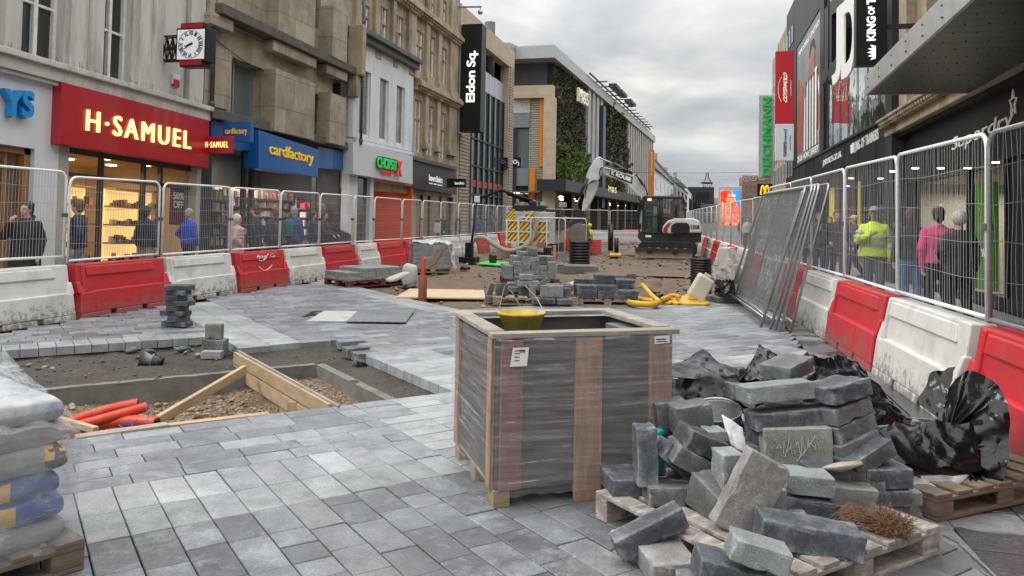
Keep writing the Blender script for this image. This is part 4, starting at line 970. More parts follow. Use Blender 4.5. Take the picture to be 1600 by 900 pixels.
m=MB(); rd=random.Random(9)
for (xl,xr) in ((549,557),(580,587),(608,613),(633,645),(662,667),(681,686),(700,712)):   # pilasters
    a=f3.uz(xl,100)[0]; c=f3.uz(xr,100)[0]
    for (z0_,z1_) in ((f3.uz(680,238)[1],f3.uz(680,150)[1]),(f3.uz(680,140)[1],f3.uz(680,42)[1]),(f3.uz(680,36)[1],f3.uz(680,-100)[1])):
        if a<uM-.5 and z0_<6: continue
        f3.box(m,a,c,z0_,z1_,-.05,.16); f3.box(m,a-.05,c+.05,z1_-.22,z1_,-.05,.26); f3.box(m,a-.05,c+.05,z0_,z0_+.3,-.05,.24)
part(m,'pilaster',SAND2,b,.02)
m=MB()
for zz,un in ((f3.uz(680,146)[1],uM),(f3.uz(680,38)[1],u0)):
    f3.box(m,un,u1,zz-.30,zz-.12,-.05,.22); f3.box(m,un,u1,zz-.12,zz+.1,-.05,.42); f3.box(m,un,u1,zz+.1,zz+.2,-.05,.34)
    uu=un+.1
    while uu<u1-.1: f3.box(m,uu,uu+.12,zz-.24,zz-.121,.2,.36); uu+=.3
part(m,'cornice',SAND2,b,.02)
m=MB(); m.box(-22,-13,u0,u1,13.9,14.3); part(m,'roof',LEAD,b)
m=MB(); f3.sph if False else None
# dark salon fascia
s=thing('shop_sign',tuple(f3.P(34,3,0)),'dark grey fascia sign with small white clinic lettering, next to the orange shopfront','shop sign')
m=MB(); f3.pbox(m,[(645,248),(713,266),(713,304),(645,294)],-.1,.25); part(m,'sign_panel',DGREY,s,.01)
m=MB(); f3.pbox(m,[(645,243),(714,261),(714,266),(645,249)],-.1,.4); part(m,'sign_cap',LEAD,s)
WL=lit('white_lettering',(.78,.78,.76),.3)
ptext(f3,'laserclinics',(670,282),(691,286.5),(670,272),.255,.02,WL,s,.01); ptext(f3,'LASER   SKIN   BEAUTY',(670,287),(691,291),(670,285),.255,.02,WL,s,.0,name='small_lettering')
op=(f3.uz(650,330)[0],f3.uz(708,330)[0],-.1,f3.uz(680,297)[1])
m=MB(); f3.wall(m,uM,u1,0,zl-.18,[op],SAND2,.3); part(m,'ground_wall',SAND2,b)
interior(f3,op[0],op[1],0,op[3],b,INTW,3,lamps=3,seed=7)
m=MB()
for x in (650,664,676,693,708): u=f3.uz(x,330)[0]; f3.box(m,u-.06,u+.06,0,op[3],-.24,-.12)
wo=part(m,'shop_window',DGREY,b); g=MB(); f3.glass(g,op[0],op[1],.0,op[3],-.18); part(g,'pane',SGLASS,wo)
alight(f3,(op[0]+op[1])/2,op[3]-.2,-1.2,40,(1,.75,.45),1.6)
t,x0,x1,z0,z1=blade('projecting_sign',698,279,727,293,35.5,.2,BLACKM,'small black projecting sign beside the dark clinic fascia')
btext(t,'laserclinics',x0+.42,x1-.06,z0+.14,z1-.14,35.5,WL,.02)
# white front
fw3=left(0,26,X=-12.3)
b2=thing('shop_building',(-12.3,28,0),'white painted shopfront storey with three tall windows above the orange noodle bar','building')
def q(x,y): return fw3.uz(x,y)
wu0=q(549,150)[0]; wu1=q(645,180)[0]; ztop=q(564,66)[1]; zsl=q(564,218)[1]
ops=[fw3.rect(561,579,110,210),fw3.rect(593,607,128,216),fw3.rect(619,632,141,228)]
ozt=max(o[3] for o in ops); ozb=min(o[2] for o in ops); ops=[(o[0],o[1],ozb,ozt) for o in ops]
m=MB(); fw3.wall(m,wu0,wu1,zsl,ztop,ops,WPAINT,.4); part(m,'white_wall',WPAINT,b2)
m=MB(); fw3.box(m,wu0,wu1+.1,ztop,ztop+.25,-.3,.25); fw3.box(m,wu0,wu1+.1,ztop+.25,ztop+.45,-.3,.4); part(m,'slate_cornice',LEAD,b2,.02)
m=MB(); fw3.box(m,wu0+.25,wu1-.1,ozb-.32,ozb-.18,-.1,.14); fw3.box(m,wu0-.05,wu0+.3,zsl,ztop,-.1,.14); part(m,'white_trim',WPAINT,b2,.02)
m=MB(); fw3.box(m,wu0-.18,wu0+.10,ztop-1.4,ztop+.45,-.1,.5,SAND2); fw3.box(m,wu0-.16,wu0+.08,ztop-2.2,ztop-1.4,-.1,.3,SAND2); part(m,'carved_corbel',SAND2,b2,.04)
for o_ in ops:
    m=MB(); fw3.box(m,o_[0],o_[0]+.07,o_[2],o_[3],-.19,-.08); fw3.box(m,o_[1]-.07,o_[1],o_[2],o_[3],-.19,-.08); fw3.box(m,o_[0],o_[1],o_[2],o_[2]+.12,-.19,-.07)
    wo=part(m,'window',WFRAME,b2); g=MB(); fw3.glass(g,o_[0],o_[1],o_[2],o_[3],-.13); part(g,'pane',mat('blinded_glass',(.15,.155,.145),.12,.3,1.5),wo)
GREYW=mat('pale_grey_sign_panel',(.50,.53,.55),.5,.04,2)
s=thing('shop_sign',tuple(fw3.P(28,3,0)),'pale grey fascia sign with green and red CHOPSTI X lettering','shop sign')
m=MB(); fw3.pbox(m,[(552,222),(645,244),(645,288),(552,272)],-.1,.3); part(m,'sign_panel',GREYW,s,.01)
GL=lit('green_letter',(.02,.50,.10),.25); RL=lit('red_letter',(.6,.02,.03),.25)
ptext(fw3,'CHOPSTI',(588,262.5),(619,268),(588,243),.34,.06,BLACKM,s,.07,.9,name='letter_backing')
ptext(fw3,'CHOPSTI',(589,261.5),(618,267),(589,244.5),.41,.04,GL,s,.02,.9)
ptext(fw3,'X',(617,274),(626,276),(617,250),.36,.08,RL,s,.05); ptext(fw3,'NOODLE BAR',(596,270),(614,273),(596,265),.36,.05,RL,s,.04,name='small_lettering')
op=(q(583,320)[0],q(643,320)[0],-.1,q(600,284)[1]); opw=(q(558,320)[0],q(578,320)[0],.0,q(570,272)[1])
ORANGE=mat('orange_panel',(.62,.09,.008),.4,.06,2)
m=MB(); fw3.wall(m,wu0,wu1,0,zsl-.02,[op,opw],WPAINT,.3); part(m,'ground_wall',WPAINT,b2)
m=MB(); fw3.box(m,op[0],op[1],0,op[3],-2.2,-2.1); fw3.box(m,op[1]-.06,op[1]+.02,0,op[3],-2.1,.02); fw3.box(m,op[0],op[0]+.06,0,op[3],-2.1,.0); fw3.box(m,op[0],op[1],op[3]-.05,op[3]+.2,-2.1,.01); part(m,'orange_entrance',ORANGE,b2)
m=MB(); fw3.box(m,op[0]+.3,op[1]-1.6,.1,2.3,-1.3,-1.25); part(m,'red_screen',mat('red_screen',(.35,.04,.02),.4,.1),b2)
m=MB(); rr0=fw3.P(op[0]+1.1,1.35,-1.24)
m.tube([rr0+Vector((0,.45*math.cos(t*PI/8),.28*math.sin(t*PI/8))) for t in range(16)],.03,5,closed=True); m.tube([rr0+Vector((0,.3*math.cos(t*PI/8),.1*math.sin(t*PI/8)-.05)) for t in range(16)],.025,5,closed=True); part(m,'bowl_emblem',WL,b2)
m=MB(); fw3.glass(m,*opw,-.15); part(m,'pane',DGLASS,b2)
alight(fw3,(op[0]+op[1])/2,op[3]-.2,-1.2,25,(1,.7,.5),1)
# hanging banner (feather flag) by the noodle bar
# ---------------------------------------------------------------- 4: modern stone and glass block
f4=left(0.0,38)
b=thing('modern_building',(-12.5,45,0),'modern beige stone and glass block behind the tall black projecting sign','building')
u0=f4.uz(717,150)[0]; u1=f4.uz(803,150)[0]; zT=f4.uz(717,18)[1]; zT2=f4.uz(800,78)[1]
gl=(f4.uz(733,300)[0],f4.uz(794,200)[0],0,f4.uz(794,160)[1]); zb0,zb1=f4.uz(796,160)[1],f4.uz(796,132)[1]
rc=(f4.uz(745,100)[0],f4.uz(795,120)[0],zb1,f4.uz(795,103)[1])
m=MB(); f4.wall(m,u0,u1,0,zT2,[(gl[0],gl[1],-.1,zb1),(gl[0]+1.2,gl[1],zb1,rc[3])],BEIGE,.6); part(m,'stone_frame',BEIGE,b)
m=MB(); f4.box(m,f4.uz(718,200)[0],gl[0]-.3,0,6.2,-.1,.06); f4.box(m,gl[1]+.15,u1-.3,0,zT2-1.2,-.1,.06); part(m,'ribbed_pier',SLATS,b)
m=MB(); 
n_=7
for i in range(n_):
    a=gl[0]+(gl[1]-gl[0])*i/n_; f4.box(m,a+.03,a+(gl[1]-gl[0])/n_-.03,gl[3],zb1,-.5,-.35)
part(m,'silver_panel',mat('silver_panel',(.42,.45,.48),.35,.05,metal=.5),b)
m=MB(); f4.glass(m,gl[0],gl[1],0.,gl[3],-.4); part(m,'glass_wall',glassmat('blue_glass',(.07,.10,.11),.05,.92,),b)
m=MB()
for i in range(n_+1):
    a=gl[0]+(gl[1]-gl[0])*i/n_; f4.box(m,a-.05,a+.05,0,gl[3],-.39,-.28)
for z in (2.9,4.6,6.2): f4.box(m,gl[0],gl[1],z-.05,z+.05,-.389,-.30)
part(m,'glazing_bar',DGREY,b)
m=MB(); f4.box(m,gl[0],gl[1],3.35,3.75,-.36,-.33); part(m,'red_band',mat('dull_red',(.30,.02,.02),.4),b)
m=MB(); f4.box(m,gl[0]-.13,gl[0]-.02,0,gl[3],-.3,.02); part(m,'copper_trim',mat('copper_trim',(.30,.10,.03),.4,metal=.5),b)
m=MB(); f4.box(m,gl[0],gl[1],zb1,zb1+.05,-3,-.4); f4.box(m,gl[0],gl[1],zb1+.05,zT2-.5,-3.2,-3.0); part(m,'terrace',DGREY,b)
m=MB(); m.cyl(tuple(f4.P(f4.uz(778,120)[0],zb1,-.6)),.35,3.5,16); part(m,'column',LEAD,b)
m=MB(); m.box(-26,-13.1,u0,u1,zT2-.4,zT2-.1); m.box(-26,-25.7,u0,u1,0,zT2-.5); m.box(-25.7,-13.1,u0,u0+.3,0,zT2-.5); m.box(-25.7,-13.1,u1-.6,u1-.3,0,zT2-.5);part(m,'roof',LEAD,b)
alight(f4,u0+6,2.8,-2,60,(1,.85,.6),3)
t,x0,x1,z0,z1=blade('projecting_sign',722,38,750,205,38.8,.9,BLACKM,'tall black projecting sign with vertical white Eldon Sq. lettering')
btext(t,'Eldon Sq.',x0+.30,x1-.18,z0+(z1-z0)*.27,z0+(z1-z0)*.75,38.8,lit('white_sign_letter',(.95,.97,.85),.7),.02,.92,rot=True,depth=.03)
m=MB(); m.box(x0-.10,x0-.02,38.7,39.8,z0-.1,z1+.1); part(m,'steel_edge',GALV,t)
# camera pole above
m=MB(); p=atY(702,10,38.5); q_=atY(752,10,38.5); m.tube([(p.x-.6,38.5,p.z),(q_.x,38.5,q_.z)],.07,6); m.tube([(q_.x-.05,38.5,q_.z),(q_.x-.05,38.5,q_.z-.25)],.03,6); m.sph((q_.x-.05,38.5,q_.z-.3),.14); o=m.build('security_camera',GALV,rel=True,loc=(p.x,38.5,p.z)); tag(o,'security camera on a long horizontal arm above the black tower sign','security camera')
NAVY=mat('navy_sign',(.008,.016,.05),.3,.1)
for i,(pl,pr,lab) in enumerate(((781,793,'first small navy O2 cube sign, dimmer, nearer the glass block'),(798,814,'second small navy O2 sign with a white round symbol'))):
    t,x0,x1,z0,z1=blade('projecting_sign',pl,246,pr,261,52.5-i*.2 if i else 50,.5,NAVY,lab)
    Yq=50 if i==0 else 52.3; btext(t,'O',x0+(x1-x0)*.2,x0+(x1-x0)*.66,z0+.22,z1-.16,Yq,WL if i else GALV,.03,depth=.02); btext(t,'2',x0+(x1-x0)*.68,x0+(x1-x0)*.84,z0+.12,z0+.38,Yq,WL if i else GALV,.03,depth=.02)
# ---------------------------------------------------------------- 5: beige arch block facing the camera
Y5=64.
def XZ(px,py): p=atY(px,py,Y5); return p.x,p.z
b=thing('modern_building',(-14,Y5,0),'beige stone block with orange glass strips facing down the street','building')
x0,zt5=XZ(800,135); x1,_=XZ(866,136)
def b5(mb,xl,xr,yt,yb,d0,d1,mt=None):
    a,z1_=XZ(xl,yt); c,z0_=XZ(xr,yb); mb.box(a,c,Y5+d0,Y5+d1,max(z0_,0) if yb<320 else 0,z1_,mt)
m=MB(); b5(m,800,864,134,152,0,.9); b5(m,850,864,152.2,345,0,.9); part(m,'stone_frame',BEIGEX,b)
m=MB(); b5(m,826,849.5,152.2,345,.5,.9); part(m,'ribbed_wall',SLATX,b)
m=MB(); b5(m,800,825.5,152.2,175,.5,2,mat('pebble_panel',(.45,.42,.38),.8,.4,8)); b5(m,800,825.5,176,198,.45,2,mat('grey_blue_panel',(.16,.18,.20),.5)); b5(m,806,824,200,262,.6,2,GGLASS); b5(m,804,824,262.2,290,.5,2,mat('grey_blue_panel',(.16,.18,.20),.5)); b5(m,804,824,290.5,345,.6,2,DGLASS); b5(m,800,803.5,200,345,.45,2,DGREY); part(m,'glazed_bay',None,b)
m=MB(); OR=mat('orange_glass',(.55,.19,.02),.25,.1,emit=.05); b5(m,842,848.5,153,260,.38,.6); b5(m,826.5,833.5,263,330,.38,.6); part(m,'orange_strip',OR,b)
m=MB(); m.box(x0-6,x1-3.2,Y5+4,Y5+12,0,zt5-.3); part(m,'rear_block',LEAD,b)
# ---------------------------------------------------------------- 6: big store with green wall
f6=Fac((-12.3,67),(-8.0,137)); 
b=thing('department_store',(-12,68,0),'large grey finned department store with planted green walls and a projecting roof','building')
zR=f6.uz(905,118)[1]; zC=f6.uz(868,284)[1]
ug0=-1.2; ug1=f6.uz(913,200)[0]; uend=f6.uz(1018,300)[0]
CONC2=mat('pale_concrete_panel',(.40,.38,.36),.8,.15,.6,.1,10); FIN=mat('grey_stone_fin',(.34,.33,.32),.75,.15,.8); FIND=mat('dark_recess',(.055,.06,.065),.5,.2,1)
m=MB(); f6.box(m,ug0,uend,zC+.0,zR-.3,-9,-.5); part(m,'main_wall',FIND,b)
m=MB(); u=ug1+.3
UA=f6.uz(936,250)[0]; UB=f6.uz(975,250)[0]
while u<uend:
    if not (UA-.2<u<UB): f6.box(m,u,u+1.35,zC,zR-.8,-.499,.35+.0*u)
    u+=2.35
part(m,'stone_fin',FIN,b)
m=MB(); f6.box(m,UA-1.4,UA+.2,zC-2,zR-1.6,-.4,.7); part(m,'blue_grey_tower',mat('slate_blue_cladding',(.03,.045,.075),.4,.1),b)
m=MB(); f6.box(m,ug0-2,uend,zR-.79,zR+.3,-9,.6); part(m,'parapet',mat('silver_fascia',(.38,.40,.41),.4,.06,metal=.3),b)
# ground floor: dark canopy, columns, lit shopfront
m=MB(); f6.box(m,ug0-3,uend,zC-.95,zC,-.49,2.0,DGREY); part(m,'canopy',DGREY,b)
m=MB(); f6.box(m,ug0-2,uend,0,zC-1.,-6,-5,INTW); f6.box(m,ug0-2,uend,zC-1.1,zC-.96,-6,-.5,INTD); part(m,'shop_interior',INTW,b)
m=MB(); u=ug0
while u<uend: f6.box(m,u,u+1.0,0,zC-.96,-.4,.4); u+=6.5
part(m,'column',BLACKM,b)
m=MB(); rd=random.Random(21)
for i in range(90):
    u=rd.uniform(ug0-2,uend); d=rd.uniform(-4.5,-.8); f6.box(m,u,u+.3,zC-1.16,zC-1.11,d,d+.3)
part(m,'ceiling_light',lit('warm_spot',(1,.75,.42),12.),b)
m=MB(); f6.glass(m,ug0-2,uend,0,zC-.96,-.9); part(m,'shop_glass',SGLASS,b)
fc=Fac(tuple((f6.A+f6.N*2.0)[:2]),tuple((f6.A+f6.N*2.0+f6.D)[:2]))
u,z=fc.uz(951,296); m=MB(); fc.text(m,'M&S',u-.2,u+5.,z-.25,z+.4,.01,.02,None,.0,sp=1.15); part(m,'canopy_lettering',lit('gold_letter',(.9,.75,.35),.3),b)
# roof canopy
SILV=mat('silver_roof_edge',(.33,.345,.36),.4,.06,metal=.3)
m=MB(); zr=zR+.6
pts=[G(770,62,18.6),G(833,65,18.6),f6.P(ug1+1,0,2.2),f6.P(ug1+1,0,-10)]
P2=[(p.x,p.y) for p in pts]; zz=atY(833,65,63).z
q_=G(908,118,zz)
P2=[(-20,63.0),(pts[1].x,63.0),(q_.x,q_.y),(q_.x-10,q_.y+1)]
def ringpoly(poly,z0,z1,w):
    n=len(poly)
    for i in range(n):
        a=Vector(poly[i]);c=Vector(poly[(i+1)%n]); d=(c-a).normalized(); nn_=Vector((-d.y,d.x)); 
        q4=[a,c,c+nn_*w,a+nn_*w]; m.prism([tuple(v) for v in q4],z0+.001*i,z1+.001*i)
ringpoly(P2,zz-1.2,zz,.9)
for i in range(1,9):
    t_=i/9; a=Vector(P2[0]).lerp(Vector(P2[1]),t_); m.box(a.x-.1,a.x+.1,63.9,84,zz-1.0,zz-.7)
for i in range(10): m.box(-20,P2[1][0]-.2,64+i*.45+.1,64+i*.45+.3,zz-.68,zz-.5)
part(m,'roof_canopy',SILV,b)
m=MB(); f6.box(m,ug1-2,uend-10,zR+.32,zR+.45,.8,.95); 
for i in range(14):
    u=ug1+3+i*3.2; f6.box(m,u,u+.12,zR+.3,zR+.42,-.5,1.8)
for (xa,xb,ya,yb) in ((956,963,151,161),(965,974,161,170),(980,988,173,183)):
    a=f6.uz(xa,ya,1.2); c=f6.uz(xb,yb,1.2); f6.box(m,a[0],c[0],zR+.9,zR+1.3,.8,1.7,DGREY)
part(m,'roof_louvre',SILV,b)
# green walls: leaf clumps
LEAFM=mat('planted_leaves',(1,1,1),.7,.15,3,attr=True)
def leafwall(name,regs,par,n,colf,sz,label=None):
    m=MB(); rd=random.Random(hash(name)%99)
    for (ua,ub,za,zb,d,thk,cnt) in regs:
        for i in range(cnt):
            u=rd.uniform(ua,ub); z=rd.uniform(za,zb); v=noise.noise(Vector((u*.5,z*.45,0))); v2=noise.noise(Vector((u*1.9,z*1.9,4)))
            if v2>.5 and rd.random()<.4: continue
            s_=sz*rd.uniform(.6,1.3); dd=d+thk*(.5+.9*v+.5*v2)+rd.uniform(-.1,.12)
            c_=f6.P(u,z,dd); ax=Vector((rd.gauss(0,1),rd.gauss(0,1),rd.gauss(0,.6))).normalized(); a_=ax.orthogonal().normalized(); b_=ax.cross(a_)
            g=colf(v,v2,rd,z,za,zb); m.add([c_-a_*s_,c_-b_*s_*.5,c_+a_*s_,c_+b_*s_*.5],[(0,1,2,3)],LEAFM,col=g)
    o=part(m,name,LEAFM,par); o['kind']='stuff'; return o
zgm=f6.uz(885,232)[1]
def cg(v,v2,rd,z,za,zb):
    k=rd.uniform(.7,1.25)*(1+v*.9); 
    if z<zgm-.0: base=(.085,.13,.025)
    else: base=rd.choice([(.06,.065,.028),(.045,.06,.025),(.085,.07,.035),(.035,.045,.02)])
    return tuple(c*k for c in base)
gb=MB(); f6.box(gb,ug0,ug1-.3,zC+.05,zR-1.0,-.499,-.1); part(gb,'planting_backing',mat('dark_planting_backing',(.018,.022,.01),.95,.4,2,.8,12),b)
leafwall('green_wall',[(ug0,ug1-.3,zgm,zR-.9,-.1,.35,7500),(ug0,ug1+.1,zC+.1,zgm,-.05,1.1,6500)],b,0,cg,.17)
regs=[]
for (xa,xb,yt,yb) in ((945,951.5,158,302),(954.5,961,166,308),(963,968,176,313),(970,974.5,186,316)):
    a=f6.uz(xa,240)[0];c=f6.uz(xb,240)[0]; xm=(xa+xb)/2; regs.append((a,c,f6.uz(xm,yb)[1],f6.uz(xm,yt)[1],-.2,.9,1500))
leafwall('green_wall_strip',regs,b,0,lambda v,v2,rd,z,za,zb: tuple(c*rd.uniform(.7,1.3)*(1+v) for c in ((.075,.105,.02) if z<za+(zb-za)*.35 else rd.choice([(.05,.055,.022),(.09,.075,.03),(.04,.05,.02)]))),.2)
s=thing('shop_sign',tuple(f6.P(ug1,10,0)),'large pale M&S letters on the green wall of the department store','shop sign')
ptext(f6,'M&S',(901,158),(916,167),(901,136),.9,.25,lit('pale_gold_letter',(.80,.78,.60),.05),s,.0)
# orange vertical sign
A_=atY(1014,234,120);B_=atY(1021,306,120)
t,x0,x1,z0,z1=blade('projecting_sign',1014,234,1021.5,306,118,.8,mat('orange_sign',(.62,.20,.04),.4,.05),'tall orange vertical sign at the far corner of the department store')
btext(t,"Sainsbury's Local",x0+.22,x1-.2,z0+(z1-z0)*.45,z1-.4,118,lit('pale_orange_text',(.85,.6,.4),.1),.01,rot=True)
for o in t.children: pass
# ---------------------------------------------------------------- far street, left side
fF=Fac((-8.0,150),(-4.0,330))
def farhouse(xl,xr,yt,label,wallc,roofc=None,ridge=0,win=(2,3),Yd=None,name='town_house'):
    ua=fF.uz(xl,320)[0]; ub=fF.uz(xr,320)[0]; zt=fF.uz((xl+xr)/2,yt)[1]
    b=thing(name,tuple(fF.P(ua,0,0)),label,'building')
    m=MB(); fF.box(m,ua,ub,0,zt,-12,0); part(m,'wall',wallc,b)
    nr,nc=win
    for i in range(nr):
        for j in range(nc):
            uw=ua+(ub-ua)*(j+.5)/nc; w_=(ub-ua)/nc*.25; z=3.6+(zt-4.2)*(i+.15)/nr; h=(zt-4.2)/nr*.6
            mm=MB(); fF.box(mm,uw-w_,uw+w_,z,z+h,-.1,.06); part(mm,'window',DGLASS,b)
    mm=MB(); fF.box(mm,ua+.5,ub-.5,0,2.6,-.1,.07); part(mm,'shopfront',DGREY,b)
    if roofc:
        mm=MB(); vs=[fF.P(ua,zt,.5),fF.P(ub,zt,.5),fF.P(ub,zt,-12),fF.P(ua,zt,-12),fF.P(ua,zt+ridge,-5),fF.P(ub,zt+ridge,-5)]
        mm.add(vs,[(0,1,5,4),(2,3,4,5),(0,4,3),(1,2,5),(3,2,1,0)]); rf=part(mm,'roof',roofc,b)
        cm=MB(); fF.box(cm,ua+1,ua+3.5,zt+ridge-1.5,zt+ridge+1.6,-6,-4.5); part(cm,'chimney',SAND2,rf)
    return b
WREN=mat('far_white_render',(.62,.64,.66),.7,.06,1); SLATE=mat('slate_roof',(.10,.095,.09),.75,.25,1.5); PINKW=mat('far_pinkish_stone',(.42,.32,.29),.8,.15,1); TEAL=mat('teal_front',(.16,.26,.25),.6,.15,1)
farhouse(1022,1051,276,'white rendered building with brown slate roof just past the orange sign',WREN,SLATE,6.5,(2,5))
farhouse(1051,1063,287,'narrow teal painted building with a gable between white buildings',TEAL,SLATE,6,(2,2))
farhouse(1063,1074,297,'pinkish stone building with tall bay before the low white building',PINKW,SLATE,5,(3,2))
farhouse(1074,1098,308,'long low white building with grey roof at the far end of the street',WREN,SLATE,5,(1,5))
for (xl,xr,yt,Y,c,l) in ((1075,1116,292,400,DGREY,'dark flat roofed block closing the end of the street'),(1088,1108,300,380,BLACKM,'black stepped block at the end of the street'),(1104,1160,309,460,SAND2,'low brown stone terrace at the end of the street')):
    A_=atY(xl,yt,Y);B_=atY(xr,yt,Y); b=thing('town_block',(A_.x,Y,0),l,'building'); m=MB(); m.box(A_.x,B_.x,Y,Y+15,0,A_.z); part(m,'wall',c,b)
    m=MB(); 
    for i in range(6):
        xx=A_.x+(B_.x-A_.x)*(i+.3)/6; m.box(xx,xx+(B_.x-A_.x)*.06,Y-.1,Y+.2,A_.z*.55,A_.z*.75)
    part(m,'window',DGLASS,b)
# ================================================================== RIGHT SIDE BUILDINGS
g1=right(0,26)
b=thing('sports_shop_building',(5.2,26,0),'black clad sports shop building with a tall poster and mirror glass windows','building')
uA=g1.uz(1402,200)[0]; uB=g1.uz(1240,200)[0]        # near, far
zband=g1.uz(1340,206)[1]; zshop=g1.uz(1340,262)[1]
gw=(g1.uz(1388,100)[0],g1.uz(1287,150)[0],g1.uz(1340,208)[1],15.5)
pw=(g1.uz(1281,150)[0],g1.uz(1244,150)[0],g1.uz(1262,254)[1],g1.uz(1262,45)[1])
zT=g1.uz(1262,-10)[1]
so2=(g1.uz(1392,260)[0],uB-1.,-.1,zshop)
m=MB(); g1.wall(m,uA,uB,0,max(zT,15.6),[gw,pw,so2],BLACKM,.5); part(m,'clad_wall',BLACKM,b)
m=MB(); g1.glass(m,gw[0],gw[1],gw[2],15.5,-.12); part(m,'mirror_glass',glassmat('mirror_glass',(.58,.68,.66),.04,1.,metal=.9),b)
m=MB()
for i in range(1,7):
    u=gw[0]+(gw[1]-gw[0])*i/7; g1.box(m,u-.012,u+.012,gw[2],15.5,-.11,-.09)
g1.box(m,gw[0],gw[1],gw[2]+3.9,gw[2]+3.93,-.11,-.088); part(m,'glazing_bar',DGREY,b)
# cladding joints
m=MB()
for i in range(1,9):
    u=uA+(uB-uA)*i/9; g1.box(m,u-.01,u+.01,zshop,zband-.1,0,.012)
g1.box(m,uA,uB,zband-.12,zband-.04,-.05,.08); part(m,'trim',DGREY,b)
PG=mat('poster_base',(.16,.17,.19),.35,.5,.35)
po=MB(); g1.box(po,*pw,-.1,-.04); poo=part(po,'poster',PG,b)
# poster: a footballer-like figure in a striped shirt between two darker figures, with words above and below
m=MB(); ps=MB(); pwid=pw[1]-pw[0]; ph=pw[3]-pw[2]
def pp(x,y): return (pw[1]-x*pwid, pw[2]+y*ph) # x from left of the picture
SK=mat('poster_skin',(.35,.17,.11),.5,.3,2); ST1=mat('poster_white',(.62,.62,.62),.5,.1); ST0=mat('poster_black',(.02,.02,.022),.5); RD=mat('poster_rust',(.30,.07,.04),.5,.4,1)
def pat(pl,mt,d=.0):
    q4=[pp(*p) for p in pl]; n=len(q4); vs=[g1.P(u,z,-.039+d) for u,z in q4]+[g1.P(u,z,-.034+d) for u,z in q4]
    m.add(vs,[list(range(n)),list(range(n,2*n))[::-1]]+[(i,(i+1)%n,(i+1)%n+n,i+n) for i in range(n)],mt)
pat([(0,.12),(.26,.12),(.34,.4),(.3,.62),(.1,.72),(0,.6)],RD); pat([(.84,.1),(1,.1),(1,.55),(.9,.5)],RD)
pat([(.36,.10),(.92,.10),(.95,.5),(.86,.64),(.52,.62),(.38,.5)],ST1,.006)
for i in range(5): x=.42+.11*i; pat([(x,.10),(x+.05,.10),(x+.045,.62-.0*i),(x,.62)],ST0,.012)
pat([(.58,.60),(.78,.60),(.80,.80),(.72,.86),(.62,.84),(.56,.74)],SK,.012); pat([(.57,.76),(.62,.86),(.74,.87),(.81,.78),(.7,.82)],ST0,.018)
pat([(.88,.2),(.98,.18),(.99,.34),(.9,.5)],SK,.012)
m.mats and part(m,'printed_figure',None,poo)
m=MB(); u_,z_=pp(.95,.03); u0_,_=pp(.05,.03); puttext(m,'25/26 HOME JERSEY',g1.P(u0_,z_,-.03),g1.P(u_,z_,-.03),g1.P(u0_,z_+.06*ph,-.03),g1.N,.004,ST1,.02); u_,z_=pp(.95,.9); u0_,_=pp(.1,.9); puttext(m,'IMPOSSIBLE UNITED',g1.P(u0_,z_,-.03),g1.P(u_,z_,-.03),g1.P(u0_,z_+.04*ph,-.03),g1.N,.004,ST1,.02); part(m,'lettering',ST1,poo)
m=MB(); m.box(5.7,14,uA,uB,14.9,15.2); m.box(13.7,14,uA,uB,0,14.8); part(m,'roof',LEAD,b)
# shopfront
interior(g1,so2[0],so2[1],0,so2[3],b,INTD,3.5,lamps=6,seed=31)
shelves(g1,so2[0]+.3,so2[1]-.3,.2,2.5,-2.4,b,[(.05,.05,.06),(.5,.5,.5),(.1,.1,.12),(.4,.35,.1),(.05,.1,.2),(.02,.02,.02)],7,33,.25,INTD)
m=MB(); YEL=lit('yellow_panel',(.75,.60,.02),.5)
for (x,w_) in ((1300,1.6),(1340,1.1),(1262,2.)):
    u=g1.uz(x,320,-.6)[0]; g1.box(m,u,u+w_*.55,.4,so2[3]-.3,-.7,-.62)
part(m,'yellow_display',YEL,b)
m=MB(); 
for i in range(8): u=so2[0]+(so2[1]-so2[0])*i/7; g1.box(m,u-.04,u+.04,0,so2[3],-.28,-.2)
wo=part(m,'shop_window',BLACKM,b); gg=MB(); g1.glass(gg,so2[0],so2[1],0,so2[3],-.24); part(gg,'pane',SGLASS,wo)
alight(g1,(so2[0]+so2[1])/2,so2[3]-.3,-1.5,70,(1,.88,.6),2)
s=thing('shop_sign',tuple(g1.P(24,3.6,0)),'white raised letters JD SPORTS on the black fascia','shop sign')
def rtext(fac,txt,pl,pr,hgt,d,depth,mt,par,bold=0,sp=1.,name='lettering',slant=0):
    a=fac.uz(*pl,d); c=fac.uz(*pr,d); A_=fac.P(a[0],a[1],d);B_=fac.P(c[0],c[1],d); m=MB(); puttext(m,txt,A_,B_,A_+Vector((0,0,hgt)),fac.N,depth,mt,bold,sp,slant); return part(m,name,mt,par)
WL2=lit('white_raised_letter',(.75,.75,.73),.08)
rtext(g1,'JDSPORTS.CO.UK',(1286,262),(1315,248),.30,.02,.02,WL2,s,.0,1.15)
s=thing('shop_sign',tuple(g1.P(22,3.6,0)),'white raised letters KING OF TRAINERS with a crown on the black fascia','shop sign')
rtext(g1,'KING OF TRAINERS',(1336,237),(1373,217),.32,.02,.02,WL2,s,.0,1.15)
m=MB(); a=g1.uz(1331.5,240,.05); 
cr=[(0,0),(.5,0),(.55,.3),(.4,.16),(.33,.34),(.25,.16),(.17,.34),(.1,.16),(-.05,.3)]
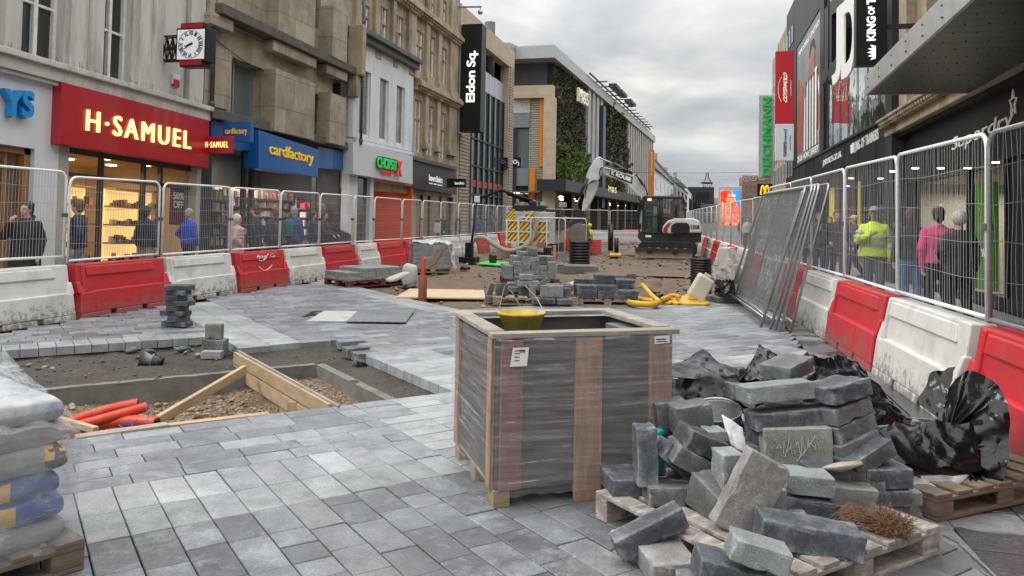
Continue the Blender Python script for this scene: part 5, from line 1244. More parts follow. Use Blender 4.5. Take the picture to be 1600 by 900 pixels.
q4=[(a[0]+.0-x*1.,a[1]+y) for x,y in cr]; n=len(q4); m.add([g1.P(u,z,.02) for u,z in q4]+[g1.P(u,z,.1) for u,z in q4],[list(range(n)),list(range(n,2*n))[::-1]]+[(i,(i+1)%n,(i+1)%n+n,i+n) for i in range(n)]); part(m,'crown_emblem',WL2,s)
# big JD letters
s=thing('shop_sign',tuple(g1.P(22,6,0)),'huge white letters JD with black sides projecting from the mirror glass','shop sign')
gj=right(0,0,X=4.45)
def vtext(pl,pr,yt,txt,d,depth,mt,name,bold):
    a=gj.uz(*pl,d);c=gj.uz(*pr,d); A_=gj.P(a[0],a[1],d); B_=gj.P(c[0],c[1],d); C_=gj.uz(pl[0],yt,d)
    m=MB(); puttext(m,txt,A_,B_,Vector((A_.x,A_.y,C_[1])),gj.N,depth,mt,bold); return part(m,name,mt,s)
vtext((1302,134),(1318,125),22,'J',.0,.42,BLACKM,'letter_side',.03); vtext((1302,134),(1317,126),22,'J',.43,.05,WL2,'letter_face',.02); vtext((1316,126),(1342,110),6,'D',.0,.42,BLACKM,'letter_side',.03); vtext((1317,125),(1340,112),7,'D',.43,.05,WL2,'letter_face',.02)
t,x0,x1,z0,z1=blade('projecting_sign',1338,-40,1386,101,19.0,.3,BLACKM,'big black projecting sign with a white crown and KING OF T running upwards')
WS=lit('bright_white_letter',(.95,.95,.93),.6)
p1_=atY(1354,64,19.0);p2_=atY(1368,0,19.0); btext(t,'KING',p1_.x,p2_.x,p1_.z,atY(1360,26,19).z,19.0,WS,.03,rot=True,depth=.03); btext(t,'OF',p1_.x+.03,p2_.x-.02,atY(1360,23,19).z,atY(1360,10,19).z,19.0,WS,.02,rot=True,depth=.03); btext(t,'TRAIN',p1_.x,p2_.x,atY(1360,7,19).z,atY(1360,-37,19).z,19.0,WS,.03,rot=True,depth=.03)
m=MB(); a=atY(1356,92,19.);c=atY(1368,72,19.); w_=c.x-a.x; h_=c.z-a.z
cr=[(1,0),(1,1),(.3,1.1),(.65,.86),(0,.8),(.6,.62),(-.1,.5),(.6,.38),(0,.2),(.65,.14),(.3,-.1)]
q4=[(a.x+w_*x,a.z+h_*y) for x,y in cr]; m.prism(q4,18.97,19.0,'y'); part(m,'crown_emblem',WS,t)
m=MB(); p=atY(1386,42,19.1); m.box(p.x,5.2,19.05,19.15,p.z-.05,p.z+.05); m.box(p.x,5.2,19.05,19.15,p.z+1.2,p.z+1.3); part(m,'bracket',DGREY,t)
# dark pier then stone building with the black shop below
g2=right(-.02,18)
b=thing('shop_building',(5.2,14,0),'brown carved sandstone building above the black fashion shop fascia','building')
uN=-1.0; zf1=g2.uz(1402,214)[1]; uK=uA-.02
m=MB(); g2.wall(m,uN,uK,zf1+.05,14,[(uK-4.2,uK-2.7,5.2,8.5),(uK-7.5,uK-6,5.2,8.5),(uK-11,uK-9.2,5.2,8.5)],SAND2,.5); part(m,'upper_wall',SAND2,b)
m=MB()
for a_,c_ in ((uK-4.2,uK-2.7),(uK-7.5,uK-6),(uK-11,uK-9.2)): g2.glass(m,a_,c_,5.2,8.5,-.3)
part(m,'window',DGLASS,b)
m=MB(); g2.box(m,uN,uK,zf1-.02,zf1+.2,-.1,.325); g2.box(m,uN,uK,zf1+.2,zf1+.34,-.1,.45); g2.box(m,uN,uK,zf1+.34,zf1+.42,-.1,.55)
u=uN
while u<uK-.2: g2.box(m,u,u+.1,zf1+.24,zf1+.335,.44,.52); u+=.22
for i in range(5): g2.box(m,uK-1.9-i*3.4,uK-1.2-i*3.4,zf1+.45,13.5,-.1,.25)
part(m,'cornice',SAND2,b,.02)
m=MB(); g2.box(m,uK-.7,uK,0,14,-.1,.3); part(m,'corner_pier',DGREY,b)
m=MB(); m.box(5.7,14,uN,uK,13.6,13.95); m.box(13.7,14,uN,uK,0,13.5); part(m,'roof',LEAD,b)
zf0=2.75
so3=(uN+.3,uK-.8,-.1,zf0)
m=MB(); g2.wall(m,uN,uK-.701,0,zf1-.03,[so3],BLACKM,.3); part(m,'black_fascia',BLACKM,b)
m=MB(); g2.box(m,uN,uK-.7,zf1-.12,zf1-.03,-.1,.18); part(m,'fascia_trim',BLACKM,b)
CREAM=mat('cream_interior_wall',(.52,.48,.40),.7,.08,2)
interior(g2,so3[0],so3[1],0,zf0,b,CREAM,4.,lamps=0)
m=MB()
for (x,y) in ((1430,262),(1395,267),(1512,262),(1555,253),(1470,262)):
    z=zf0-.04; p=G(x,y,2.72)
    m.cyl((min(p.x,8.5),p.y,z-.01),.06,.02,12)
part(m,'ceiling_light',lit('white_downlight',(1,.97,.9),9.),b)
m=MB(); GRN=lit('green_display',(.10,.30,.01),.08)
u0_=g2.uz(1552,360,-.3)[0]; u1_=g2.uz(1509,360,-.3)[0]; g2.box(m,u0_,u1_,.35,2.45,-.4,-.3); u2_=g2.uz(1535,360,-.3)[0]
gd=part(m,'green_display',GRN,b)
m=MB(); u,z=g2.uz(1518,405,-.29); puttext(m,'PHARMACY',g2.P(u+.0,1.0,-.295),g2.P(u-1.0,1.0,-.295),g2.P(u,1.16,-.295),g2.N,.006,WL,.03); part(m,'lettering',WL,gd)
m=MB(); 
for x in (1410,1497,1555):
    u=g2.uz(x,330)[0]; g2.box(m,u-.05,u+.05,0,zf0,-.28,-.16)
g2.box(m,uN,g2.uz(1556,300)[0],0,zf0,-.3,-.2,BLACKM)
g2.box(m,so3[0],so3[1],0,.3,-.28,-.16)
wo=part(m,'shop_window',BLACKM,b); gg=MB(); g2.glass(gg,g2.uz(1556,300)[0]+.05,so3[1],.3,zf0,-.24); part(gg,'pane',SGLASS,wo)
m=MB(); fp=g2.P(g2.uz(1461,310,-1.2)[0],1.95,-1.2)   # blue emblem with a ribbon on the window wall
BLD=mat('dark_blue_emblem',(.03,.07,.16),.5)
m.tube([fp,fp+Vector((-.03,0,0))],.30,24); u=g2.uz(1461,310,-1.2)[0]; 
rb=[(-.55,.12),(-.5,.2),(-.3,.16),(0,.22),(.3,.16),(.5,.2),(.55,.12),(.45,.02),(.3,.03),(0,.09),(-.3,.03),(-.45,.02)]
n=len(rb); m.add([g2.P(u+x,1.98+y,-1.16) for x,y in rb]+[g2.P(u+x,1.98+y,-1.14) for x,y in rb],[list(range(n)),list(range(n,2*n))[::-1]]+[(i,(i+1)%n,(i+1)%n+n,i+n) for i in range(n)],BLD); part(m,'round_emblem',BLD,b)
alight(g2,g2.uz(1440,300)[0],zf0-.25,-1.8,70,(1,.93,.8),2.)
# script lettering and star on the fascia
s=thing('shop_sign',tuple(g2.P(12,3,0)),'pale handwritten style Superdry lettering on the black fascia','shop sign')
CRM=lit('cream_letter',(.75,.72,.64),.1)
rtext(g2,'Superdry',(1487,242),(1581,202),.34,.015,.015,CRM,s,.0,slant=.04)
s=thing('shop_sign',tuple(g2.P(10.6,3.2,0)),'pale outlined star above the lettering on the black fascia','shop sign')
m=MB(); u,z=g2.uz(1583,161,.03); st5=[(math.sin(i*PI/5)*(.20 if i%2==0 else .085),math.cos(i*PI/5)*(.20 if i%2==0 else .085)) for i in range(10)]
m.tube([g2.P(u-x*.8,z+y*1.15,.03) for x,y in st5],.016,6,closed=True); part(m,'star_outline',CRM,s)
# projecting canopy
CT=atY(1352,149,15.8)
b=thing('shop_canopy',(3.1,12,CT.z),'large grey metal shop canopy with riveted soffit projecting over the right pavement','canopy')
METC=mat('grey_metal_sheet',(.50,.50,.49),.35,.14,1.5,.05,20,metal=.4,dirt=(.18,.16,.14),damt=.5)
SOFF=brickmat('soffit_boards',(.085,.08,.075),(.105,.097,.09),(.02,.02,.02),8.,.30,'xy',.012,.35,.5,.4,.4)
sl_=.035
def cz(y): return CT.z+sl_*(15.8-y)
x0=CT.x
m=MB(); vs=[(x0,15.8,cz(15.8)),(x0,1,cz(1)),(x0+.05,1,cz(1)),(x0+.05,15.8,cz(15.8)),(x0-.02,15.8,cz(15.8)+.36),(x0-.02,1,cz(1)+.4),(x0+.05,1,cz(1)+.4),(x0+.05,15.8,cz(15.8)+.36)]
m.add(vs,[(3,2,1,0),(4,5,6,7),(0,1,5,4),(1,2,6,5),(2,3,7,6),(3,0,4,7)]); m.box(x0+.05,5.15,15.75,15.8,cz(15.8),cz(15.8)+.3)
part(m,'canopy_edge',METC,b)
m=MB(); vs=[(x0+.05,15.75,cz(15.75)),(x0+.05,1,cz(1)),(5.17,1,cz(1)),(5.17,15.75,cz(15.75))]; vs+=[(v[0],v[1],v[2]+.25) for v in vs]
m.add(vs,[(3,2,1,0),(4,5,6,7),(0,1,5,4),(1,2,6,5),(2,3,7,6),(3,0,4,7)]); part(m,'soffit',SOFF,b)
m=MB()
for i in range(30):
    for j in range(7):
        y=15.5-i*.45; xx=x0+.25+j*.29; m.cyl((xx,y,cz(y)-.012),.013,.014,6,axis='z')
for i in range(12):
    y=15.5-i*.9
    for zz in (.10,.26): m.tube([(x0-.03,y,cz(y)+zz),(x0+.0,y,cz(y)+zz)],.016,6)
part(m,'rivets',CLAMP,b)
# farther right: stepped facades, blades
for (xa,xb,yt,mt_,lab,nm) in ((1240,1228,15,BLACKM,'dark glazed frame storey just beyond the poster','shop_building'),(1228,1214,58,SAND2,'narrow brown brick building behind the red and white blade sign','shop_building'),(1214,1206,90,SAND2,'far brown building beyond the green lettered blade sign','shop_building')):
    a=g1.uz(xa,250)[0]+.01; c=g1.uz(xb,250)[0]; z=g1.uz((xa+xb)/2,yt)[1]
    b=thing(nm,tuple(g1.P(a,0,0)),lab,'building'); m=MB(); g1.box(m,a,c,0,z,-9,-.0); part(m,'wall',mt_,b)
    m=MB()
    for k in range(6):
        for j in range(3):
            uu=a+(c-a)*(j+.2)/3; zz_=4.2+k*(z-5)/6; g1.box(m,uu,uu+(c-a)*.2,zz_,zz_+(z-5)/6*.65,-.1,.04)
    part(m,'window',GGLASS,b)
    m=MB(); g1.box(m,a+.2,c-.2,0,2.8,-.1,.05); part(m,'shopfront',INTD,b)
WHS=mat('white_sign_panel',(.68,.69,.70),.4,.03)
t,x0,x1,z0,z1=blade('projecting_sign',1212,80,1240,193,39.,.4,mat('bright_red_sign',(.50,.012,.02),.4,.04),'bright red upper blade sign with white COTSWOLD outdoor lettering')
btext(t,'COTSWOLD',x0+.36,x1-.30,z0+(z1-z0)*.28,z0+(z1-z0)*.68,39.,WL,.03,.95,rot=True,slant=.1); btext(t,'outdoor',x0+.68,x1-.12,z0+(z1-z0)*.38,z0+(z1-z0)*.6,39.,WL,.01,1,rot=True)
m=MB(); zz0=z0+(z1-z0)*.30; m.tube([(x0+.28-.16*math.sin(PI*i/8)**.7,38.985,zz0+(z1-z0)*.34*i/8) for i in range(9)],.012,4); part(m,'arc_emblem',WL,t)
t,x0,x1,z0,z1=blade('projecting_sign',1212,193.6,1240,251,39.,.4,WHS,'white lower blade sign with vertical blue and black runnersneed lettering')
btext(t,'runners',x0+.36,x1-.32,z0+(z1-z0)*.12,z0+(z1-z0)*.50,39.,ST0,.01,.95,rot=True); btext(t,'need',x0+.36,x1-.32,z0+(z1-z0)*.51,z0+(z1-z0)*.86,39.,BL,.03,.95,rot=True); btext(t,'the running specialists',x0+.70,x1-.20,z0+(z1-z0)*.3,z0+(z1-z0)*.7,39.,ST0,.0,1,rot=True)
t,x0,x1,z0,z1=blade('projecting_sign',1186.5,149,1208.5,278,47.,.5,mat('grey_sign_panel',(.42,.43,.44),.4,.03),'grey blade sign with vertical green DEICHMANN letters')
btext(t,'DEICHMANN',x0+.18,x1-.16,z0+.12,z1-.12,47.,lit('bright_green_letter',(.005,.42,.07),.2),.028,1.03,rot=True,depth=.1)
t,x0,x1,z0,z1=blade('projecting_sign',1183.5,287,1207,307,50.,.4,BLACKM,'black square sign with a yellow arched M symbol')
m=MB(); Ym=49.97
for k in (0,1):
    xa=x0+(x1-x0)*(.22+.28*k); xb=xa+(x1-x0)*.28; pts=[(xa+(xb-xa)*i/8,Ym,z0+(z1-z0)*(.12+.72*math.sin(PI*i/8)**.6)) for i in range(9)]; m.tube(pts,.06,5)
part(m,'arch_symbol',lit('golden_yellow',(.9,.55,.02),.5),t)
# balcony rail beyond
# far brown office block
A_=atY(1160,274,190);B_=atY(1212,272,190)
b=thing('office_block',(A_.x,190,0),'distant brown brick office block with rows of windows','building')
BRN=mat('brown_brick',(.20,.12,.09),.8,.12,1); m=MB(); m.box(A_.x,B_.x+6,190,205,0,A_.z); part(m,'wall',BRN,b)
m=MB()
for k in range(5):
    z=A_.z-1.6-k*2.6
    if z<2: break
    m.box(A_.x+.4,B_.x+6,189.9,190.2,z-.9,z)
part(m,'window_band',GGLASS,b)
m=MB()
for k in range(24): xx=A_.x+.4+k*.9; m.box(xx,xx+.22,189.85,190.1,1,A_.z-.6)
part(m,'mullion',BRN,b)
# digital advertising screen
t=thing('advertising_screen',(atY(1127,400,52).x,52,0),'digital street screen showing a red, orange and blue advert','advertising screen')
A_=atY(1126,297,52);B_=atY(1155,343,52)
def scrm():
    m=bpy.data.materials.new('screen_image'); m.use_nodes=True; nt=m.node_tree; L=nt.links; b=nt.nodes['Principled BSDF']
    tc=nn(nt,'ShaderNodeTexCoord'); n=nn(nt,'ShaderNodeTexNoise',i_Scale=1.6,i_Detail=2.,i_Distortion=1.2); L.new(tc.outputs['Object'],n.inputs['Vector'])
    c=ramp(nt,n.outputs['Fac'],[(.35,(.75,.02,.01)),(.48,(.9,.10,.02)),(.56,(.95,.35,.12)),(.66,(.8,.05,.03))]).outputs['Color']
    L.new(c,b.inputs['Base Color']); L.new(c,b.inputs['Emission Color']); b.inputs['Emission Strength'].default_value=1.; return m
m=MB(); m.box(A_.x-.15,B_.x+.15,52.02,52.3,B_.z-1.6,A_.z+.25); part(m,'screen_case',GREYW,t,.03)
m=MB(); m.box(A_.x,B_.x,52.0,52.03,B_.z-.4,A_.z); so_=part(m,'screen',scrm(),t)
m=MB(); m.prism([(B_.x-.5,A_.z-.0),(B_.x,A_.z),(B_.x,A_.z-1.2)],51.99,52.01,'y'); part(m,'blue_corner',lit('screen_blue',(.02,.25,.7),1.),so_)
m=MB(); puttext(m,'Coffee',(A_.x+.45,51.99,A_.z-.42),(A_.x+.95,51.99,A_.z-.42),(A_.x+.45,51.99,A_.z-.22),(0,-1,0),.01,WS,.02); part(m,'lettering',WS,so_)
# festive wire lights across the street and lantern
WIRE2=mat('thin_wire_light',(.45,.45,.46),.5,.1)
for k,(pa,pb,Y,lab) in enumerate((((1030,268),(1108,276),80,'left string of curled festive wire lights over the far street'),((1112,275),(1196,266),80,'right string of curled festive wire lights over the far street'),((1095,318),(1140,316),130,'farther low string of festive wire lights over the street end'))):
    A_=atY(*pa,Y);B_=atY(*pb,Y); t=thing('festive_light_string',tuple(A_),lab,'festive lights','festive lights strung over the street')
    m=MB(); n=30; P=[A_.lerp(B_,i/n)+Vector((0,0,-.25*math.sin(PI*i/n))) for i in range(n+1)]; m.tube(P,.02,3)
    for j in range(7):
        c_=A_.lerp(B_,(j+.5)/7)+Vector((0,0,-.65)); 
        pts=[c_+Vector((.45*(1-i/22)*math.cos(i*.6)*(1 if j%2 else -1),0,.42*(1-i/22)*math.sin(i*.6))) for i in range(20)]; m.tube(pts,.022,3)
    part(m,'wire',WIRE2,t)
p=atY(1105,286,60); t=thing('street_lantern',(p.x,60,p.z),'crown shaped lantern hanging over the middle of the street','lantern')
m=MB(); s_=1202/62.; 
m.tube([p+Vector((.40*math.cos(i*PI/10),.40*math.sin(i*PI/10),0)) for i in range(20)],.06,5,closed=True); 
for i in range(8): a=i*PI/4; m.tube([p+Vector((.38*math.cos(a),.38*math.sin(a),0)),p+Vector((.14*math.cos(a),.14*math.sin(a),.35)),p+Vector((.08*math.cos(a),.08*math.sin(a),.75))],.018,4)
for i in range(6): a=i*PI/6; m.tube([p+Vector((.36*math.cos(a+0)*math.cos(q_*PI/8),.36*math.sin(a)*math.cos(q_*PI/8),-.42*math.sin(q_*PI/8))) for q_ in range(9)],.014,4)
part(m,'lantern_frame',BLACKM,t); m=MB(); m.tube([(-11,60,p.z+.78),p+Vector((0,0,.76)),(5.2,60,p.z+.85)],.015,4); part(m,'suspension_wire',BLACKM,t)
# ================================================================== SITE THINGS
def granite(name,col,rv=.12,light=.45,dirt=None):
    """cut stone with fine speckle, scuffs and dusty patches"""
    if name in MATS: return MATS[name]
    m=bpy.data.materials.new(name); m.use_nodes=True; nt=m.node_tree; L=nt.links; b=nt.nodes['Principled BSDF']
    tc=nn(nt,'ShaderNodeTexCoord'); oi=nn(nt,'ShaderNodeObjectInfo'); mu=nn(nt,'ShaderNodeMath',operation='MULTIPLY'); mu.inputs[1].default_value=41.
    L.new(oi.outputs['Random'],mu.inputs[0]); va=nn(nt,'ShaderNodeVectorMath',operation='ADD'); L.new(tc.outputs['Object'],va.inputs[0]); L.new(mu.outputs[0],va.inputs[1]); vec=va.outputs[0]
    n1=nn(nt,'ShaderNodeTexNoise',i_Scale=230.,i_Detail=3.,i_Roughness=.7); L.new(vec,n1.inputs['Vector'])
    c=ramp(nt,n1.outputs['Fac'],[(.3,tuple(x*.42 for x in col)),(.5,col),(.72,tuple(min(1,x*2.1) for x in col))]).outputs['Color']
    n2=nn(nt,'ShaderNodeTexNoise',i_Scale=9.,i_Detail=10.,i_Roughness=.75,i_Distortion=.5); L.new(vec,n2.inputs['Vector'])
    r2=ramp(nt,n2.outputs['Fac'],[(.50,(0,0,0)),(.68,(light,)*3)]); c=mixc(nt,c,(.34,.35,.36),r2.outputs['Color'])
    n3=nn(nt,'ShaderNodeTexNoise',i_Scale=4.,i_Detail=8.,i_Roughness=.7); L.new(vec,n3.inputs['Vector'])
    c=mixc(nt,c,ramp(nt,n3.outputs['Fac'],[(.35,(.72,.7,.68)),(.65,(1.15,1.15,1.15))]).outputs['Color'],1.,'MULTIPLY')
    if dirt:
        n5=nn(nt,'ShaderNodeTexNoise',i_Scale=7.,i_Detail=9.,i_Roughness=.8); L.new(vec,n5.inputs['Vector']); c=mixc(nt,c,dirt,ramp(nt,n5.outputs['Fac'],[(.44,(0,0,0)),(.6,(.85,.85,.85))]).outputs['Color'])
    ge=nn(nt,'ShaderNodeNewGeometry'); rp=ramp(nt,ge.outputs['Pointiness'],[(.50,(0,0,0)),(.56,(1,1,1))]); mp_=nn(nt,'ShaderNodeMath',operation='MULTIPLY'); L.new(rp.outputs['Color'],mp_.inputs[0]); L.new(ramp(nt,n2.outputs['Fac'],[(.4,(0,0,0)),(.6,(.38,.38,.38))]).outputs['Color'],mp_.inputs[1]); c=mixc(nt,c,(.36,.37,.37),mp_.outputs[0])
    n6=nn(nt,'ShaderNodeTexNoise',i_Scale=14.,i_Detail=13.,i_Roughness=.82); L.new(vec,n6.inputs['Vector']); c=mixc(nt,c,(.30,.30,.29),ramp(nt,n6.outputs['Fac'],[(.57,(0,0,0)),(.62,(light*.8,)*3)]).outputs['Color'])
    mr=nn(nt,'ShaderNodeMapRange'); mr.inputs[3].default_value=1-rv; mr.inputs[4].default_value=1+rv; mr.inputs[1].default_value=0
    L.new(oi.outputs['Random'],mr.inputs[0]); hs=nn(nt,'ShaderNodeHueSaturation'); L.new(mr.outputs[0],hs.inputs['Value']); L.new(c,hs.inputs['Color'])
    L.new(hs.outputs['Color'],b.inputs['Base Color']); b.inputs['Roughness'].default_value=.72
    n4=nn(nt,'ShaderNodeTexNoise',i_Scale=45.,i_Detail=8.,i_Roughness=.7); L.new(vec,n4.inputs['Vector'])
    bp=nn(nt,'ShaderNodeBump',i_Strength=.45,i_Distance=.008); L.new(n4.outputs['Fac'],bp.inputs['Height']); L.new(bp.outputs[0],b.inputs['Normal'])
    MATS[name]=m; return m
GD=granite('dark_blue_granite',(.050,.056,.068),.28,.30); GM=granite('mid_grey_granite',(.112,.118,.126),.2,.4,(.09,.083,.072)); GG=granite('green_grey_granite',(.20,.222,.22),.1,.5); GT=granite('stained_grey_granite',(.24,.235,.22),.1,.5,(.13,.105,.095)); GB=granite('brown_grey_granite',(.20,.195,.175),.1,.3)
_bm={}
def block_mesh(L_,W_,T_,mt,seed=0):
    k=(L_,W_,T_,mt.name,seed)
    if k in _bm: return _bm[k]
    bm=bmesh.new(); bmesh.ops.create_cube(bm,size=1); bmesh.ops.scale(bm,vec=(L_,W_,T_),verts=bm.verts)
    bmesh.ops.bevel(bm,geom=list(bm.edges)+list(bm.verts),offset=.0045,segments=1,affect='EDGES')
    rd=random.Random(seed*7+3)
    bmesh.ops.subdivide_edges(bm,edges=[e for e in bm.edges if e.calc_length()>.06],cuts=5,use_grid_fill=True)
    for v in bm.verts:
        p=v.co; d=noise.noise(p*16+Vector((seed*3.1,0,0)))*.0022; near=sum(1 for a,b in ((abs(p.x),L_/2),(abs(p.y),W_/2),(abs(p.z),T_/2)) if b-a<.008)
        if near>=2:
            ch=noise.noise(p*22+Vector((0,seed*5.3,0))); d-= max(0,ch-.16)*.038
        v.co-= -p.normalized()*d
    me=bpy.data.meshes.new('stone_block'); bm.to_mesh(me); bm.free(); me.materials.append(mt)
    _bm[k]=me; return me
def block(loc,dims,mt,label,group=None,rot=(0,0,0),seed=0,name='stone_block',cat='stone block'):
    o=bpy.data.objects.new(name,block_mesh(*dims,mt,seed)); COL.objects.link(o); o.location=loc; o.rotation_euler=rot; return tag(o,label,cat,group)
PW=mat('raw_pallet_wood',(.34,.24,.145),.85,.3,3,.5,25,rand=.2,dirt=(.16,.13,.10),dscale=4,damt=.6,stretch=(1,6,6))
PDK=mat('dirty_brown_pallet',(.17,.125,.09),.85,.35,3,.5,25,dirt=(.10,.08,.06),dscale=4,damt=.7,stretch=(1,6,6))
PWW=mat('white_dusted_pallet_wood',(.30,.255,.22),.9,.35,4,.6,30,dirt=(.62,.61,.58),dscale=7,damt=1.,stretch=(1,3,3))
PRED=mat('red_painted_pallet',(.16,.03,.03),.75,.3,4,.3,25,dirt=(.12,.10,.09),dscale=4,damt=.6)
PGREY=mat('weathered_timber',(.34,.30,.25),.85,.3,3,.5,25,rand=.1,dirt=(.20,.17,.14),dscale=5,damt=.6,stretch=(1,6,6))
def pallet(name,loc,rot,L_,W_,label,mt,H_=.145,nb=7,cat='pallet',group=None):
    t=thing(name,loc,label,cat,group,rot)
    bw=L_/(nb*1.32)
    for i in range(nb):
        m=MB(); x=-L_/2+bw/2+(L_-bw)*i/(nb-1); m.box(x-bw/2,x+bw/2,-W_/2,W_/2,H_-.022,H_); m.build('deck_board',mt,t,bevel=.004)
    for y in (-W_/2+.05,0,W_/2-.05):
        m=MB(); m.box(-L_/2,L_/2,y-.05,y+.05,H_-.0445,H_-.0225); m.build('stringer_board',mt,t,bevel=.004)
        m=MB(); m.box(-L_/2,L_/2,y-.05,y+.05,.0,.022); m.build('bottom_board',mt,t,bevel=.004)
        for x in (-L_/2+.07,0,L_/2-.07):
            m=MB(); m.box(x-.07,x+.07,y-.05,y+.05,.0225,H_-.045); m.build('pallet_block',mt,t,bevel=.005)
    return t
# ---- foreground pallet and its heap of blocks
FPC=Vector((.33,4.30,0)); pallet('wooden_pallet',FPC,R(45),1.22,1.22,'white dusted wooden pallet under the heap of loose stone blocks',PWW,.145,8)
GRPH='loose stone blocks heaped on the near pallet'
def bl(px,py,d,dims,ang,yaw,roll,mt,label,seed=0,mode='Y'):
    """px,py centre in the photo, d = distance along the street (or height if mode z); ang = slope of the long axis, yaw about z"""
    p=atY(px,py,d) if mode=='Y' else G(px,py,d)
    dims=tuple(round(v*.91,3) for v in dims)
    Rm=Matrix.Rotation(R(yaw),3,'Z')@Matrix.Rotation(R(-ang),3,'Y')@Matrix.Rotation(R(roll),3,'X')
    return block(p,dims,mt,label,GRPH,Rm.to_euler(),seed)
A3=(.40,.20,.10); B3=(.30,.20,.10); C3=(.20,.20,.10)
S=[
 (1230,574,5.05,(.36,.22,.10),6,58,0,GM,'pale faced block at the very top of the heap, pointing away',1),
 (1211,611,4.72,(.44,.22,.105),5,20,-6,GG,'long block with a pale green top face, uppermost at the front of the heap',2),
 (1224,652,4.70,(.44,.22,.105),5,18,-4,GD,'long dark block directly under the pale green topped one',3),
 (1243,696,4.62,(.42,.12,.235),2,14,0,GB,'big upright brownish block face with a chalk scribble, centre of the heap',4),
 (1306,609,4.75,(.30,.30,.105),10,35,-8,GD,'top block of the leaning column right of the heap centre',5),
 (1313,640,4.75,(.30,.24,.10),13,35,-8,GM,'second block down in the leaning column',6),
 (1319,666,4.75,(.30,.24,.10),15,35,-8,GD,'third block down in the leaning column',7),
 (1326,693,4.72,(.30,.24,.10),17,32,-8,GM,'fourth block down in the leaning column, greyer',8),
 (1349,711,4.62,(.30,.22,.10),24,32,-6,GD,'bottom block of the leaning column, tipped most steeply',9),
 (1375,740,4.62,(.29,.22,.115),0,20,0,GD,'dark cube like block above another at the right end of the heap',10),
 (1376,771,4.60,(.28,.20,.09),0,18,0,GD,'dark block under the cube like one at the right end',11),
 (1381,795,4.62,(.24,.18,.09),0,16,0,GM,'lowest mid grey block at the right end of the heap',12),
 (1047,648,4.75,(.20,.12,.20),10,20,0,GM,'grey block upright behind the left side of the heap',13),
 (1079,652,4.62,(.24,.16,.18),8,22,0,GM,'squat block beside it, right of the upright one at the back left',14),
 (1094,690,4.35,(.26,.20,.12),-22,30,6,GD,'dark block on top of the left slanting pair',15),
 (1080,718,4.30,(.30,.20,.11),-30,26,8,GM,'middle block of the left slanting group',16),
 (1063,724,4.36,(.36,.20,.11),-40,28,0,GD,'steepest slanting block at the left of the heap',17),
 (1008,710,4.25,(.12,.14,.34),2,18,0,GD,'tall thin block standing on end at the left end of the heap',18),
 (979,751,4.40,(.26,.30,.11),0,22,0,GD,'dark block lying flat at the left corner of the pallet',19),
 (1041,768,4.26,(.25,.20,.11),0,18,0,GM,'grey block lying beside the left corner one',20),
 (1137,742,4.16,(.13,.16,.27),0,24,0,GG,'narrow pale green block standing on end left of the big leaning one',21),
 (1115,700,4.5,(.12,.14,.24),0,22,0,GG,'small greenish block end showing behind the narrow upright one',22),
 (1115,784,4.12,(.14,.30,.20),0,40,20,GM,'tapered grey block wedged low beside the big leaning one',23),
 (1172,773,3.98,(.44,.10,.25),62,16,0,GT,'large mottled brown and white block leaning on the front of the heap',24),
 (1258,751,4.22,(.27,.20,.105),-4,12,0,GG,'rough pale green block on the right of the big leaning one',25),
 (1257,787,4.22,(.30,.24,.115),-6,10,0,GD,'dark block below the rough pale green one',26),
 (1263,835,3.84,(.50,.20,.135),-7,8,0,GD,'longest dark block lying along the front deck boards',27),
 (1326,783,4.40,(.28,.14,.19),-3,8,0,GB,'grey brown block on edge behind the coir clump',28),
 (1298,742,4.55,(.34,.22,.12),-3,16,0,GD,'dark block hidden behind the pale green pair',29),
 (1208,781,4.12,(.12,.10,.14),0,14,0,GG,'small pale green end poking out beside the big leaning block',30),
 (1150,700,4.62,(.24,.14,.10),-12,26,0,GM,'grey block half hidden behind the foam scrap',37),
 (1190,735,4.55,(.26,.14,.10),8,10,0,GD,'dark block in the gap below the chalked block',38),
 (1100,760,4.4,(.24,.18,.10),12,30,0,GD,'dark block wedged under the slanting group',39),
 (1158,612,4.95,(.20,.14,.10),-8,30,0,GD,'dark block behind the left end of the pale green topped one',33),
 (1225,812,4.08,(.22,.16,.10),6,12,0,GM,'grey block between the big leaning one and the longest dark one',34),
 (1300,812,4.25,(.22,.14,.09),-8,14,0,GM,'small grey block behind the longest dark one',36),
 (1345,760,4.55,(.22,.16,.10),4,20,0,GM,'grey block between the tan stone and the right end stack',37),
 (1065,775,4.35,(.2,.16,.09),20,40,0,GD,'dark block tipped behind the tapered one',38),
 (1412,783,4.72,(.16,.14,.15),0,14,0,GG,'small rough white block at the right end near the clear plastic',31),
]
for s_ in S: bl(s_[0],s_[1],s_[2],s_[3],s_[4],s_[5],s_[6],s_[7],s_[8],s_[9])
# blocks on the ground before the pallet
def blz(px,py,z,dims,ang,yaw,roll,mt,label,seed): return bl(px,py,z,dims,ang,yaw,roll,mt,label,seed,'z')
blz(1014,829,.15,(.40,.13,.115),24,22,0,GD,'dark block tilted against the pallet edge, left of the others on the ground',32)
blz(1041,878,.06,(.24,.30,.11),2,22,0,GT,'dirty topped block lying on the paving under the tilted one',33)
blz(1085,900,.05,(.20,.2,.09),0,10,0,GM,'grey block cut off by the bottom edge of the photo',34)
blz(1142,893,.12,(.34,.22,.12),-12,10,0,GD,'dark block at the foot of the pallet, bottom edge of the photo',35)
blz(1184,862,.24,(.27,.16,.11),-14,8,0,GG,'pale green block resting on the pallet corner at the front',36)
